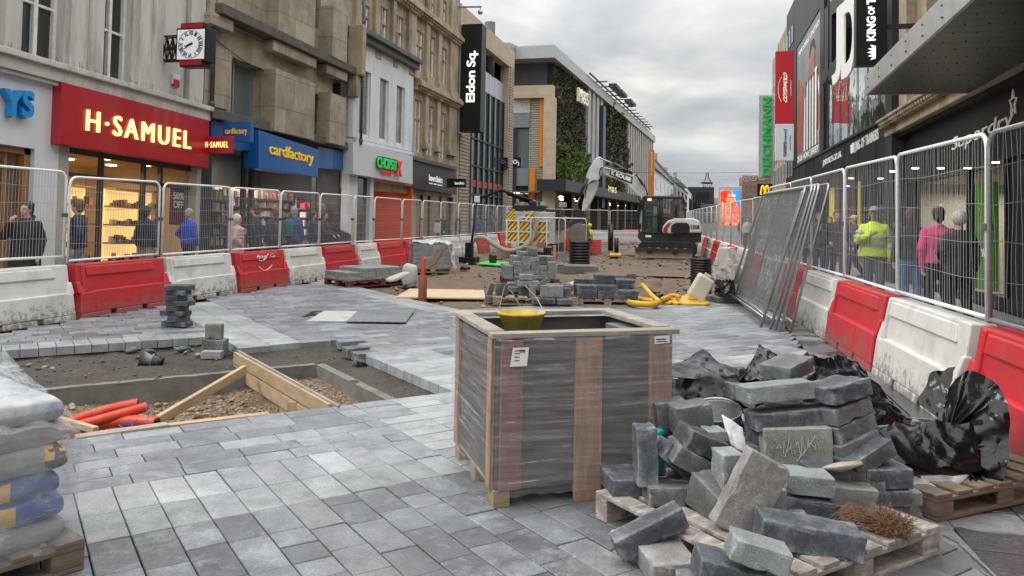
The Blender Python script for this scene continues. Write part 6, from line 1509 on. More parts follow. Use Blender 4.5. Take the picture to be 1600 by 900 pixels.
# hidden core blocks that carry the heap
for i,(x,y,z) in enumerate([(.2,4.62,.20),(.55,4.75,.20),(.75,4.6,.20),(.3,4.85,.31),(.6,4.92,.31),(.45,4.72,.31),(.5,4.78,.42),(.75,4.88,.42),(.2,4.45,.20),(.5,4.4,.20),(.62,4.95,.52),(.05,4.4,.2),(.82,4.82,.2),(.8,4.8,.31),(.8,4.86,.53)]):
    block((x,y,z),A3,GD,'dark block buried in the middle of the heap',GRPH+' (inside)',(0,0,R(random.uniform(-20,40))),40+i%3)
# broken tan chunk, scribble, coir
m=MB(); stone(m,(0,0,0),.085,None,flat=.35); o=m.build('broken_stone',granite('tan_rough_stone',(.33,.27,.19),.05,.2),loc=atY(1313,730,4.42),rot=(0,0,.4)); o.scale=(1.35,1,1); tag(o,'rough tan broken stone lying between the dark blocks','broken stone')
sb=[o for o in bpy.data.objects if o.get('label','').startswith('big upright brownish')][0]
m=MB(); rd=random.Random(2)
for k in range(9): x=-.12+.026*k; m.tube([(x+rd.uniform(-.01,.01),-.0625,rd.uniform(-.05,.03)),(x+rd.uniform(-.01,.02),-.0625,rd.uniform(.0,.07)),(x+.02,-.0625,rd.uniform(-.05,.02)),(x+.01,-.0625,rd.uniform(-.06,.05))],.0022,4)
m.tube([(-.02,-.0625,-.07),(.04,-.0625,.0),(.09,-.0625,.07)],.0018,4); m.build('chalk_scribble',mat('pale_chalk',(.45,.47,.42),.9),sb)
t=MB(); rd=random.Random(4); P0=G(1388,828,.16)
for i in range(750):
    a=rd.uniform(0,6.28); r=.078*math.sqrt(rd.random()); h=.085*(1-(r/.115)**2); c_=P0+Vector((r*math.cos(a)*1.2,r*math.sin(a),.0+h*rd.random())); pts=[c_]
    d=Vector((rd.gauss(0,1),rd.gauss(0,1),rd.gauss(0,.7))).normalized()
    for k in range(3): d=(d+Vector((rd.gauss(0,.6),rd.gauss(0,.6),rd.gauss(0,.5)))).normalized(); pts.append(pts[-1]+d*.02)
    t.tube(pts,.0014,3,caps=False)
for i in range(70):
    c_=P0+Vector((-.06+rd.uniform(-.03,.03),rd.uniform(-.04,.04),rd.uniform(.01,.08))); t.tube([c_,c_+Vector((-.09,.0,.02+rd.uniform(-.03,.03))),c_+Vector((rd.uniform(-.22,-.12),rd.uniform(-.06,.03),rd.uniform(-.05,.04)))],.0014,3,mt=None,caps=False)
o=t.build('coir_clump',mat('brown_coir',(.16,.085,.04),.95,.35,20)); tag(o,'clump of tangled brown coir fibre on the pallet deck boards','fibre clump')
m=MB(); p=G(1340,805,.28); 
# ---- teal bottle behind, white foam, metal bucket
TEALP=mat('teal_plastic',(.0,.16,.17),.35,.1); p=atY(1028,703,4.55); t=thing('drinks_bottle',(p.x,p.y,p.z-.14),'teal plastic bottle squeezed behind the blocks at the left','bottle')
m=MB(); m.lathe([(.034,0),(.036,.02),(.036,.17),(.024,.20),(.024,.215)],16); m.build('bottle_body',TEALP,t); m=MB(); m.lathe([(.030,.216),(.031,.255),(.022,.26)],16); m.build('bottle_cap',mat('bright_teal_cap',(.0,.32,.33),.4),t)
p=atY(1126,655,4.95); t=thing('metal_bucket',(p.x,p.y,p.z-.26),'dented metal bucket with a handle, behind the heap left of its top','bucket',rot=(R(12),R(-5),0))
BUCK=mat('dirty_zinc',(.28,.28,.27),.5,.3,8,.2,30,metal=.3,dirt=(.4,.38,.35),dscale=14,damt=.8)
m=MB(); n=24; vs=[]; 
for r_,z_ in ((.11,.02),(.15,.33),(.155,.335),(.15,.34),(.142,.33),(.105,.03)): vs+=[(r_*math.cos(2*PI*k/n),r_*math.sin(2*PI*k/n),z_) for k in range(n)]
m.add(vs,[(i*n+k,i*n+(k+1)%n,(i+1)*n+(k+1)%n,(i+1)*n+k) for i in range(5) for k in range(n)]+[tuple(range(n))[::-1],tuple(range(5*n,6*n))],smooth=True); m.build('bucket_body',BUCK,t)
m=MB(); m.tube([(-.15*math.cos(PI*i/12),0,.33+.085*math.sin(PI*i/12)) for i in range(13)],.008,6); m.build('bucket_handle',GALV,t)
FOAM=mat('white_foam',(.68,.68,.68),.8,.08,10,.3,30)
def patch(mb,c,nx,ny,amp,seed,mt=None,fold=3.,bow=(0,0,0),thick=.002,edge=0.,smooth=True):
    """crumpled sheet spanned by four corners; sharp folds from ridged noise"""
    c=[Vector(q) for q in c]; vs=[]; N=(c[1]-c[0]).cross(c[3]-c[0]).normalized(); bow=Vector(bow)
    for i in range(nx+1):
        for j in range(ny+1):
            u,v=i/nx,j/ny; p=(c[0]*(1-u)+c[1]*u)*(1-v)+(c[3]*(1-u)+c[2]*u)*v
            q=p*fold+Vector((seed*9.1,seed*3.3,seed*5.7)); r1=1-abs(noise.noise(q))*2.4; r2=1-abs(noise.noise(q*2.3))*2.2; r3=noise.noise(q*.6)
            if thick<0:
                D,_=noise.voronoi(p*fold*.62+Vector((seed*1.7,seed*3.3,0))+Vector((.25,.2,.3))*noise.noise(p*2)); D2,_=noise.voronoi(p*fold*1.9+Vector((seed,0,seed*2.2)))
                h=amp*((D[1]-D[0])*1.9+(D2[1]-D2[0])*.55+r3*.5-.5)
            else: h=amp*(r1*.95+r2*.34+r3*.7)
            e=edge*noise.noise(Vector((u*4,v*4,seed)))
            vs.append(p+N*h+bow*(4*u*(1-u)*.5+4*v*(1-v)*.5)+(c[1]-c[0]).normalized()*e*(1 if u>.98 else 0)+(c[3]-c[0]).normalized()*e*(1 if v>.98 or v<.02 else 0))
    fs=[(i*(ny+1)+j,(i+1)*(ny+1)+j,(i+1)*(ny+1)+j+1,i*(ny+1)+j+1) for i in range(nx) for j in range(ny)]
    mb.add(vs,fs,mt,smooth=smooth); return mb
o=MB(); patch(o,[atY(1128,648,4.6),atY(1160,668,4.6),atY(1168,712,4.55),atY(1142,695,4.5)],14,12,.015,3,fold=8); o=o.build('foam_scrap',FOAM); o.modifiers.new('solid','SOLIDIFY').thickness=.014; tag(o,'torn scrap of white foam sheet stuck among the blocks','foam scrap')
# ---- black plastic sheeting over the second pallet
def blackplastic():
    m=bpy.data.materials.new('black_polythene'); m.use_nodes=True; nt=m.node_tree; L=nt.links; b=nt.nodes['Principled BSDF']
    b.inputs['Specular IOR Level'].default_value=.32
    tc=nn(nt,'ShaderNodeTexCoord'); n=nn(nt,'ShaderNodeTexNoise',i_Scale=5.,i_Detail=12.,i_Roughness=.85); L.new(tc.outputs['Object'],n.inputs['Vector'])
    r=ramp(nt,n.outputs['Fac'],[(.56,(.006,.006,.007)),(.70,(.010,.010,.012)),(.80,(.16,.16,.17))]); L.new(r.outputs['Color'],b.inputs['Base Color'])
    rr=ramp(nt,n.outputs['Fac'],[(.5,(.13,.13,.13)),(.7,(.5,.5,.5))]); L.new(rr.outputs['Color'],b.inputs['Roughness'])
    n9=nn(nt,'ShaderNodeTexNoise',i_Scale=3.2,i_Detail=3.,i_Roughness=.5,i_Distortion=2.2); L.new(tc.outputs['Object'],n9.inputs['Vector'])
    bp=nn(nt,'ShaderNodeBump',i_Strength=.22,i_Distance=.06); L.new(n9.outputs['Fac'],bp.inputs['Height']); L.new(bp.outputs[0],b.inputs['Normal']); return m
BP=blackplastic()
sheet=thing('black_plastic_sheet',(.9,5.3,0),'crumpled shiny black plastic sheeting piled behind the heap of blocks','plastic sheet')
def sp_(pts,nx,ny,amp,seed,fold=3.5,bow=(0,0,0),edge=.03):
    m=MB(); patch(m,pts,nx,ny,amp,seed,None,fold,bow,edge=edge); return m
allm=MB()
def addp(pts,nx,ny,amp,seed,fold=3.5,bow=(0,0,0)): patch(allm,pts,int(nx*1.6),int(ny*1.6),amp*.8,seed,None,fold,Vector(bow)*.3,edge=.04,thick=-1)
# left drape: high ridge then vertical front
addp([atY(1035,575,5.7),atY(1100,548,5.8),atY(1165,600,5.5),atY(1040,592,5.25)],26,16,.035,1,6,(0,0,.05))
addp([atY(1030,592,5.25),atY(1150,590,5.3),atY(1170,720,5.1),atY(1035,720,5.1)],26,22,.045,2,5)
addp([atY(1095,560,5.75),atY(1150,575,5.7),atY(1180,640,5.2),atY(1110,610,5.4)],18,18,.05,3,6)
addp([atY(1140,570,5.75),atY(1220,590,5.6),atY(1220,660,5.2),atY(1130,640,5.3)],18,14,.05,4,5)
addp([atY(1188,536,5.9),atY(1228,566,5.7),atY(1212,600,5.4),atY(1163,590,5.4)],14,14,.02,5,9)
addp([atY(1188,536,5.9),atY(1163,590,5.4),atY(1150,600,5.5),atY(1180,560,6.0)],12,12,.02,15,9)
# long ridge to the right, falling over the second pallet
addp([atY(1235,556,5.8),atY(1310,560,6.1),atY(1345,640,5.3),atY(1225,630,5.3)],26,20,.05,6,5,(0,0,.04))
addp([atY(1300,556,6.1),atY(1345,572,6.1),atY(1425,665,5.45),atY(1330,650,5.2)],26,20,.04,7,5,(0,0,.05))
addp([atY(1330,625,5.35),atY(1425,655,5.4),atY(1420,740,5.1),atY(1330,740,5.0)],24,20,.05,8,5)
addp([atY(1372,660,5.35),atY(1520,662,5.35),atY(1535,735,5.15),atY(1372,725,5.0)],34,18,.03,9,5,(0,-.04,0))
addp([atY(1380,645,5.6),atY(1480,655,5.75),atY(1520,668,5.35),atY(1375,664,5.35)],24,10,.02,10,6)
m=allm; # flaps standing up
def curl(mb,base,spine,nseg,w0,w1,seed):
    pass
patch(m,[atY(1432,630,5.75),atY(1453,582,5.85),atY(1492,570,5.85),atY(1470,655,5.6)],14,14,.02,11,None,9)
# the big curling flap at the right: a fan of folds
ctr=atY(1497,640,5.45); outer=[atY(x,y,Y_) for x,y,Y_ in ((1463,655,5.6),(1480,610,5.75),(1508,580,5.75),(1540,588,5.6),(1565,610,5.45),(1577,650,5.35),(1576,700,5.25),(1568,745,5.15),(1555,782,5.1),(1540,770,5.08),(1518,755,5.1))]
inner=[atY(x,y,Y_) for x,y,Y_ in ((1476,668,5.55),(1480,664,5.55),(1484,662,5.55),(1490,662,5.53),(1496,664,5.48),(1502,670,5.42),(1508,690,5.34),(1514,712,5.26),(1516,728,5.2),(1516,740,5.15),(1514,748,5.12))]
def cr_(pts,n):
    out=[]; 
    for i in range(len(pts)-1):
        p0,p1,p2,p3=pts[max(i-1,0)],pts[i],pts[i+1],pts[min(i+2,len(pts)-1)]
        for k in range(n):
            t_=k/n; out.append(.5*((2*p1)+(p2-p0)*t_+(2*p0-5*p1+4*p2-p3)*t_*t_+(3*p1-p0-3*p2+p3)*t_**3))
    return out+[pts[-1]]
oo,ii=cr_(outer,8),cr_(inner,8); NR=24; vs=[]
for i,(a_,b_) in enumerate(zip(oo,ii)):
    for j in range(NR+1):
        f_=j/NR; p=b_.lerp(a_,f_); w_=.018*math.sin(i*.9)*(1-f_)*.8+.014*math.sin(i*.47+f_*2)+.012*noise.noise(p*9); p=p+Vector((-.2,-1,.1)).normalized()*(w_*1.5+.02*math.sin(PI*f_)+.05*(noise.voronoi(p*7)[0][1]-noise.voronoi(p*7)[0][0])*f_); vs.append(p)
fs=[(i*(NR+1)+j,(i+1)*(NR+1)+j,(i+1)*(NR+1)+j+1,i*(NR+1)+j+1) for i in range(len(oo)-1) for j in range(NR)]
m.add(vs,fs,None,smooth=True)
part(m,'sheet',BP,sheet)
CLR=glassmat('clear_polythene',(.75,.78,.82),.25,.38)
m=MB(); patch(m,[atY(1405,740,4.95),atY(1452,748,4.95),atY(1440,790,4.85),atY(1405,770,4.85)],16,14,.03,21,None,9); patch(m,[atY(1440,742,5.0),atY(1515,742,5.1),atY(1478,775,4.95),atY(1450,765,4.95)],16,10,.02,22,None,8)
o=m.build('clear_plastic_scrap',CLR); tag(o,'torn clear plastic hanging under the black sheeting','plastic scrap')
pallet('wooden_pallet',(1.47,5.52,0),R(38),1.2,1.0,'second pallet of dirty brown wood under the black plastic sheeting',PDK)
for i,(x,y,z) in enumerate([(1.2,5.45,.22),(1.5,5.5,.22),(1.2,5.45,.33),(1.0,5.4,.22),(1.05,5.4,.33),(.5,5.55,.1),(.3,5.5,.1),(.4,5.55,.21),(.75,5.5,.1),(.7,5.6,.21)]):
    block((x,y,z),A3,GM,'grey block wrapped under the black plastic','blocks under the black plastic',(0,0,R(38)),50+i%2)
# stray strap on the wet slabs and paper tag
m=MB(); m.tube([G(1472,835,.06),G(1500,850,.012),G(1540,885,.012),G(1560,905,.012)],.006,5); o=m.build('packing_strap',mat('grey_strap',(.2,.19,.17),.6)); tag(o,'thin grey strap trailing over the wet slabs at lower right','strap')
m=MB(); a=G(953,832,.004); m.add([a,a+Vector((.05,.012,.03)),a+Vector((.055,.05,.004)),a+Vector((.01,.04,0))],[(0,1,2,3)]); o=m.build('card_scrap',mat('tan_card',(.5,.42,.33),.9)); o.modifiers.new('s','SOLIDIFY').thickness=.002; tag(o,'small folded scrap of tan card on the paving left of the pallet','card scrap')
# ---- film wrapped crate
def filmmat(name,scale=(3,3,60),alo=.10,ahi=.6,rot=(0,0,0)):
    m=bpy.data.materials.new(name); m.use_nodes=True; nt=m.node_tree; L=nt.links; b=nt.nodes['Principled BSDF']
    tc=nn(nt,'ShaderNodeTexCoord'); mp=nn(nt,'ShaderNodeMapping'); mp.inputs['Scale'].default_value=scale; mp.inputs['Rotation'].default_value=rot; L.new(tc.outputs['Object'],mp.inputs[0])
    n=nn(nt,'ShaderNodeTexNoise',i_Scale=1.,i_Detail=11.,i_Roughness=.74,i_Distortion=.5); L.new(mp.outputs[0],n.inputs['Vector'])
    r=ramp(nt,n.outputs['Fac'],[(.40,(alo,)*3),(.52,(alo+.07,)*3),(.61,(alo+.2,)*3),(.68,(ahi,)*3)]); L.new(r.outputs['Color'],b.inputs['Alpha'])
    b.inputs['Base Color'].default_value=(.66,.69,.72,1); b.inputs['Roughness'].default_value=.16; b.inputs['Specular IOR Level'].default_value=.6
    bp=nn(nt,'ShaderNodeBump',i_Strength=.7,i_Distance=.02); L.new(n.outputs['Fac'],bp.inputs['Height']); L.new(bp.outputs[0],b.inputs['Normal']); return m
FILM=filmmat('stretch_film',(2.0,2.0,40),.07,.80,(R(5),R(7),0))
CX=thing('wooden_crate',(-1.106,4.26,0),'film wrapped open topped wooden crate with slatted sides, centre of the photo','crate',rot=R(30))
# local frame: x along the front, y along the left side (away); rotated so the left edge follows the photo
CRW=mat('orange_brown_slat',(.31,.175,.11),.7,.45,3,.4,25,dirt=(.18,.12,.09),dscale=5,damt=.5,stretch=(6,6,1)); CRR=mat('reddish_slat',(.20,.085,.075),.7,.25,3,.4,25,stretch=(6,6,1)); CRB=mat('grey_brown_ply',(.085,.075,.066),.7,.5,3.5,.3,20,dirt=(.09,.075,.06),dscale=3,damt=.7,stretch=(1,1,4))
HC=.985; FLx=1.12; SD=1.0
m=MB(); m.box(.012,FLx-.012,.004,.024,.10,HC-.05,CRB); m.build('front_panel',CRB,CX)
m=MB(); m.box(.004,.024,.024,SD-.02,.10,HC-.05); m.build('left_panel',CRB,CX)
m=MB(); m.box(.02,FLx-.02,SD-.024,SD-.006,.10,HC-.05); m.build('back_panel',CRB,CX)
m=MB(); m.box(FLx-.024,FLx-.004,.024,SD-.03,.10,HC-.05); m.build('right_panel',CRB,CX)
m=MB(); m.box(.026,FLx-.026,.03,SD-.03,.55,.58); m.build('inner_board',CRB,CX)
for (x,w_,mt_,z0) in ((.03,.13,CRR,.10),(.48,.17,CRW,.0),(.955,.15,CRW,.0)):
    m=MB(); m.box(x,x+w_,-.02,.003,z0,HC-.035); m.build('front_slat',mt_,CX,bevel=.004)
for (y,w_) in ((.02,.1),(SD-.12,.1)):
    m=MB(); m.box(-.018,.003,y,y+w_,.10,HC-.035); m.build('side_slat',CRW,CX,bevel=.004)
for (x0_,x1_,y0_,y1_,zz) in ((-.03,FLx+.03,-.03,.07,0),(-.03,FLx+.03,SD-.08,SD+.02,0.002),(-.03,.075,.075,SD-.085,.004),(FLx-.085,FLx+.02,.075,SD-.085,.006)):
    m=MB(); m.box(x0_,x1_,y0_,y1_,HC-.03+zz,HC+zz); m.build('top_rail',PGREY,CX,bevel=.005)
for (x,y) in ((.0,.0),(FLx-.1,.0),(.0,SD-.12),(FLx-.1,SD-.12),(.0,SD/2-.06),(.52,.0)):
    m=MB(); m.box(x,x+.10,y,y+.12,0,.098); m.build('foot_block',PW,CX,bevel=.005)
m=MB(); m.box(.0,FLx,.03,.9,.0995,.118); m.build('base_board',PW,CX)
# film: four crumpled skins around the crate, in the crate's frame
m=MB()
def skin(a,b,z0,z1,out,seed):
    a,b,out=Vector((*a,0)),Vector((*b,0)),Vector((*out,0)); nx,nz=60,50; vs=[]
    for i in range(nx+1):
        for j in range(nz+1):
            p=a.lerp(b,i/nx); z=z0+(z1-z0)*j/nz; q=Vector((p.x*1.6+seed,p.y*1.6,z*9+.8*(i/nx)))
            h=.008+.005*(1-abs(noise.noise(q))*2)+.004*noise.noise(q*2.3)+.004*noise.noise(Vector((p.x*5+z*4,p.y*5,z*5+seed))); vs.append(p+out*h+Vector((0,0,z+(.02*noise.noise(Vector((i*.2,seed,0))) if j in(0,nz) else 0))))
    m.add(vs,[(i*(nz+1)+j,(i+1)*(nz+1)+j,(i+1)*(nz+1)+j+1,i*(nz+1)+j+1) for i in range(nx) for j in range(nz)],None,smooth=True)
skin((-.02,-.022),(FLx+.0,-.022),.07,HC-.03,(0,-1),1); skin((-.022,SD),(-.022,-.02),.07,HC-.03,(-1,0),2)
skin((FLx+.001,-.02),(FLx+.001,SD),.07,HC-.03,(1,0),3); skin((FLx,SD-.005),(-.02,SD-.005),.07,HC-.03,(0,1),4)
m.build('stretch_film',FILM,CX)
LBL=mat('white_label',(.70,.70,.68),.5,.05)
m=MB(); m.prism([(.075,.80),(.175,.80),(.185,.905),(.09,.905)],-.040,-.0385,'y'); lb=m.build('paper_label',LBL,CX)
m=MB()
for z in (.885,.87,.85,.83): m.box(.10,.13+.03*((z*1000)%2),-.0412,-.0402,z,z+.005)
for k in range(6): m.box(.13+k*.006,.133+k*.006,-.0412,-.0402,.875,.895)
m.build('label_print',BLACKM,lb)
m=MB(); m.prism([(.975,.90),(1.075,.905),(1.075,.95),(.975,.945)],-.040,-.0385,'y'); lb=m.build('paper_label',LBL,CX); m=MB(); m.box(.985,1.05,-.0412,-.0402,.925,.932); m.box(.985,1.06,-.0412,-.0402,.912,.917); m.build('label_print',BLACKM,lb)
# yellow builder's bucket/tub in the crate
p=atY(815,500,4.9); YB=mat('mortar_splashed_yellow',(.52,.36,.03),.6,.15,6,.3,30,dirt=(.17,.165,.15),dscale=9,damt=1.)
t=thing('yellow_bucket',(p.x,p.y,.86),'yellow plastic bucket caked with grey mortar standing in the crate','bucket')
m=MB(); n=28; vs=[]
for r_,z_ in ((.085,0),(.15,.155),(.158,.158),(.158,.172),(.146,.172),(.08,.01)): vs+=[(r_*math.cos(2*PI*k/n),r_*math.sin(2*PI*k/n),z_) for k in range(n)]
m.add(vs,[(i*n+k,i*n+(k+1)%n,(i+1)*n+(k+1)%n,(i+1)*n+k) for i in range(5) for k in range(n)]+[tuple(range(n))[::-1],tuple(range(5*n,6*n))],smooth=True); m.build('bucket_body',YB,t)
m=MB(); m.tube([(-.155,0,.165),(-.14,.02,.3),(-.10,.04,.34),(-.0,.05,.20),(.11,.04,.17),(.155,0,.165)],.003,5) if False else m.tube([(-.155,0,.165),(-.13,.05,.33),(-.09,.06,.30),(-.02,.05,.20)],.003,5); m.tube([(-.0,.1,.33),(.08,.08,.26),(.155,0,.165)],.003,5); m.build('wire_handle',GALV,t)
m=MB(); m.box(-.2,.2,-.15,.15,-.28,-.005); 
o=MB(); q=CX.matrix_world; o.box(-.19,.19,-.17,.17,.58,.857); o.build('grey_box',mat('grey_plastic_box',(.12,.14,.15),.5),None,loc=(p.x+.02,p.y+.02,0),rot=(0,0,R(30))); tag(bpy.data.objects['grey_box'],'dark grey box inside the crate under the yellow bucket','box')
o=MB(); o.box(-.1,.16,-.2,.2,.58,.93); o=o.build('grey_box',mat('grey_plastic_box',(.12,.14,.15),.5),None,loc=(-.42,5.2,0),rot=(0,0,R(30))); tag(o,'dark grey box inside the crate at its right end','box')
# ---- wrapped pallet of cement bags, left foreground
BC=G(108,893,0); e1=Vector((-.42,-.907,0)); e2=Vector((-.907,.42,0)); ang=math.atan2(e1.y,e1.x)
pl=pallet('wooden_pallet',BC+e1*.52+e2*.5,ang,1.15,1.05,'wooden pallet under the film wrapped cement bags at the left edge',PDK,.14)
def bagmesh(L_,W_,T_,mts,seed):
    m=MB(); nx,ny=64,18; vs=[]; 
    def pt(u,v,s):
        x=math.sin((u-.5)*PI);y=math.sin((v-.5)*PI); e=max(0,1-abs(x)**9)**.22*max(0,1-abs(y)**9)**.22
        n_=noise.noise(Vector((x*2.2+seed,y*2.2,s)))*.012+noise.noise(Vector((x*7+seed,y*7,s)))*.004
        return Vector((x*L_/2*(1-.012*(1-e)),y*W_/2,s*(T_/2*e+n_*e)))
    for s in (1,-1):
        base=len(m.v); vs=[pt(i/nx,j/ny,s) for i in range(nx+1) for j in range(ny+1)]
        fs=[(i*(ny+1)+j,(i+1)*(ny+1)+j,(i+1)*(ny+1)+j+1,i*(ny+1)+j+1) for i in range(nx) for j in range(ny)]
        if s<0: fs=[f[::-1] for f in fs]
        m.add(vs,fs,None,smooth=True)
    me=MB(); me.mats=list(mts); me.v=m.v; me.f=m.f; me.sm=m.sm; me.cols=m.cols; me.rng=m.rng
    for f in m.f:
        c=sum((Vector(m.v[i]) for i in f),Vector())/4; x=.5-c.x/L_ if False else c.x/L_+.5
        k=mts and mts_pick(x,c.y/W_+.5,c.z,seed) ; me.mi.append(min(k,len(mts)-1))
    return me
def mts_pick(x,y,z,seed):
    if seed in (1,2,3): # blue bags with a yellow panel and white band
        if .62<x<.70: return 2
        if (.20<x<.42 and abs(z)<.022): return 1
        return 0
    if seed==4: return (1 if int(x*13+y*5+z*70)%2 else 2) if (z>.008 and y<.42) or x<.10 else 0
    return 0
BLU=mat('blue_paper_bag',(.02,.06,.24),.6,.15,6,.3,14); YLP=mat('yellow_paper',(.60,.33,.04),.6,.1,6); WHP=mat('white_paper',(.40,.41,.40),.6,.2,6,.5,10,dirt=(.03,.08,.28),dscale=5,damt=.6); GRP=mat('grey_paper_bag',(.24,.225,.20),.7,.2,5,.3,14); BLP=mat('black_print',(.03,.03,.03),.6)
bags=[(1,(GRP,),'lowest grey brown cement bag, just above the pallet',5),(2,(BLU,YLP,WHP),'lower blue bag with a yellow panel and white band in the wrapped stack',1),(3,(BLU,YLP,WHP),'upper blue bag in the wrapped stack, nearer the middle',2),(4,(GRP,YLP,BLP),'grey bag with a yellow and black hazard stripe edge in the wrapped stack',4),(5,(GRP,YLP,BLP),'plain grey bag over the hazard striped one',6),(6,(WHP,YLP,BLP),'topmost whitish bag under the loose film',7)]
for i,(k,mts,lab,seed) in enumerate(bags):
    me=bagmesh(.98,.62,.125,mts,seed); o=me.build('cement_bag',mts[0]); o.location=BC+e1*(.50+.015*((i*7)%3))+e2*(.33-.01*(i%2))+Vector((0,0,.14+.058+.108*i)); o.rotation_euler=(0,0,ang+R(random.uniform(-2,2))); tag(o,lab,'cement bag','cement bags wrapped on the left pallet')
    o=copy_tree(o); o.location=o.location+e2*.5; relabel(o,lab.replace(' in the wrapped stack','').replace(',',' in the rear column,') if ',' in lab else lab+' (rear column)'.replace('(','').replace(')',''))
FILM2=filmmat('loose_stretch_film',(7,7,16),.2,.92,(.3,.4,0))
t=thing('stretch_wrap',BC,'loose crinkled clear film wrapped round the cement bags at the left edge','stretch film'); m=MB()
def fs2(c,nx,ny,amp,seed): patch(m,c,nx,ny,amp,seed,None,5)
o_=-.035; T0=.72
c0=BC-e1*.02-e2*.03; c1=BC+e1*1.02-e2*.03; c2=BC-e1*.02+e2*.95
fs2([c0+Vector((0,0,.12)),c1+Vector((0,0,.12)),c1+Vector((0,0,.80)),c0+Vector((0,0,.66))],50,44,.012,31)
fs2([c2+Vector((0,0,.12)),c0+Vector((0,0,.12)),c0+Vector((0,0,.66)),c2+Vector((0,0,.9))],40,40,.012,32)
fs2([c0+Vector((0,0,.66)),c1+Vector((0,0,.80)),BC+e1*.9+e2*.5+Vector((0,0,1.08)),BC+e1*.25+e2*.55+Vector((0,0,1.02))],40,30,.03,33)
fs2([c2+Vector((0,0,.9)),c0+Vector((0,0,.66)),BC+e1*.25+e2*.55+Vector((0,0,1.02)),BC+e1*.4+e2*.8+Vector((0,0,1.0))],30,30,.03,34)
part(m,'film',FILM2,t)
# ---- timber shuttering, props and ducts in the trench
TMB=mat('new_timber',(.42,.30,.18),.7,.22,3,.3,25,rand=.08,dirt=(.30,.24,.17),dscale=4,damt=.6,stretch=(1,5,5))
def plank(name,a,b,w_,t_,label,mt=TMB,roll=0,cat='timber',group=None):
    a,b=Vector(a),Vector(b); d=(b-a); L_=d.length; m=MB(); m.box(0,L_,-t_/2,t_/2,-w_/2,w_/2)
    q=d.to_track_quat('X','Z'); o=m.build(name,mt,bevel=.004); o.rotation_mode='QUATERNION'; from mathutils import Quaternion
    o.rotation_quaternion=q@Quaternion((1,0,0),R(roll)); o.location=a; return tag(o,label,cat,group)
bA=G(367,549,.02); bB=G(515,632,.02); side=Vector((CA,SA,0))
za=-.06
def ln(f,z,o=0): p=bA.lerp(bB,f); return Vector((p.x,p.y,z))+side*o
plank('shuttering_board',ln(0,-.05),ln(1.0,-.04),.13,.03,'upper long shuttering board across the trench')
plank('shuttering_board',ln(0,-.20),ln(1.0,-.19),.13,.03,'lower shuttering board across the trench, below the upper one')
plank('shuttering_board',ln(-.02,-.03,.06),ln(1.02,-.03,.06),.10,.02,'thin dirty board behind the two shuttering boards',PGREY)
plank('shuttering_board',ln(.55,-.31,.02),ln(1.0,-.31,.02),.12,.022,'short lowest board of the shuttering near the paving',TMB)
plank('timber_post',ln(.72,-.5,-.03),ln(.72,-.12,-.03),.10,.05,'upright timber post behind the shuttering boards')
plank('timber_brace',G(242,660,-.25),G(383,577,-.02),.09,.05,'long diagonal timber brace leaning on the shuttering')
plank('timber_plank',G(118,682,.01)+Vector((0,0,-.02)),G(262,662,.01)+Vector((0,0,-.02)),.05,.1,'grey weathered plank along the near edge of the trench',PGREY)
plank('timber_plank',G(255,662,.0)+Vector((0,0,-.03)),G(420,643,.0)+Vector((0,0,-.03)),.045,.08,'pale new plank along the near edge, right of the grey one')
plank('timber_plank',G(85,688,.01)+Vector((0,0,-.04)),G(128,683,.01)+Vector((0,0,-.04)),.05,.09,'short pale plank end beside the bag pallet')
plank('timber_plank',G(80,652,-.15),G(150,672,-.15),.05,.05,'thin pale batten slanting under the red ducts')
ORD=mat('orange_red_duct',(.60,.055,.025),.45,.1,5,dirt=(.25,.2,.16),dscale=7,damt=.5)
def duct(a,b,mid,r,label,corr=.0035,mt=ORD,pitch=.02,name='ribbed_duct',n=14,group=None,cat='duct'):
    a,b,mid=Vector(a),Vector(b),Vector(mid); L_=(b-a).length; N=int(L_/pitch*2); pts=[];rs=[]
    for i in range(N+1):
        t_=i/N; pts.append(a*(1-t_)**2+mid*2*t_*(1-t_)+b*t_*t_); rs.append(r+corr*(1 if i%2 else -1))
    m=MB(); m.tube(pts,rs,n,mt); m.tube([pts[-1],pts[-1]+(pts[-1]-pts[-3])*.1],r*.8,n,BLACKM); o=m.build(name,mt); return tag(o,label,cat,group)
GD_='red ribbed ducts lying in the trench'
duct(G(90,668,-.22),G(216,630,-.10),G(150,640,-.14),.042,'uppermost red ribbed duct in the trench',group=GD_)
duct(G(95,672,-.22),G(228,636,-.12),G(160,655,-.16),.042,'middle red ribbed duct, its open end farthest right in the trench',group=GD_)
duct(G(110,676,-.25),G(245,660,-.2),G(180,652,-.2),.048,'lowest dusty red ribbed duct lying behind the grey plank',group=GD_)
duct(G(125,660,-.25),G(205,643,-.16),G(160,652,-.22),.042,'shorter red ribbed duct between the upper two',group=GD_)
m=MB(); BR_=mat('blue_rope',(.02,.06,.25),.6); m.tube([G(228,636,-.1),G(232,650,-.05),G(229,662,-.05)],.004,4); m.tube([G(215,655,-.05),G(208,662,-.08),G(190,660,-.08)],.004,4); m.tube([G(197,665,-.04)+Vector((.05*math.cos(i),.05*math.sin(i),.01*math.sin(2*i))) for i in range(7)],.006,4,closed=True); o=m.build('blue_rope',BR_); tag(o,'thin blue draw rope hanging from the red ducts','rope')
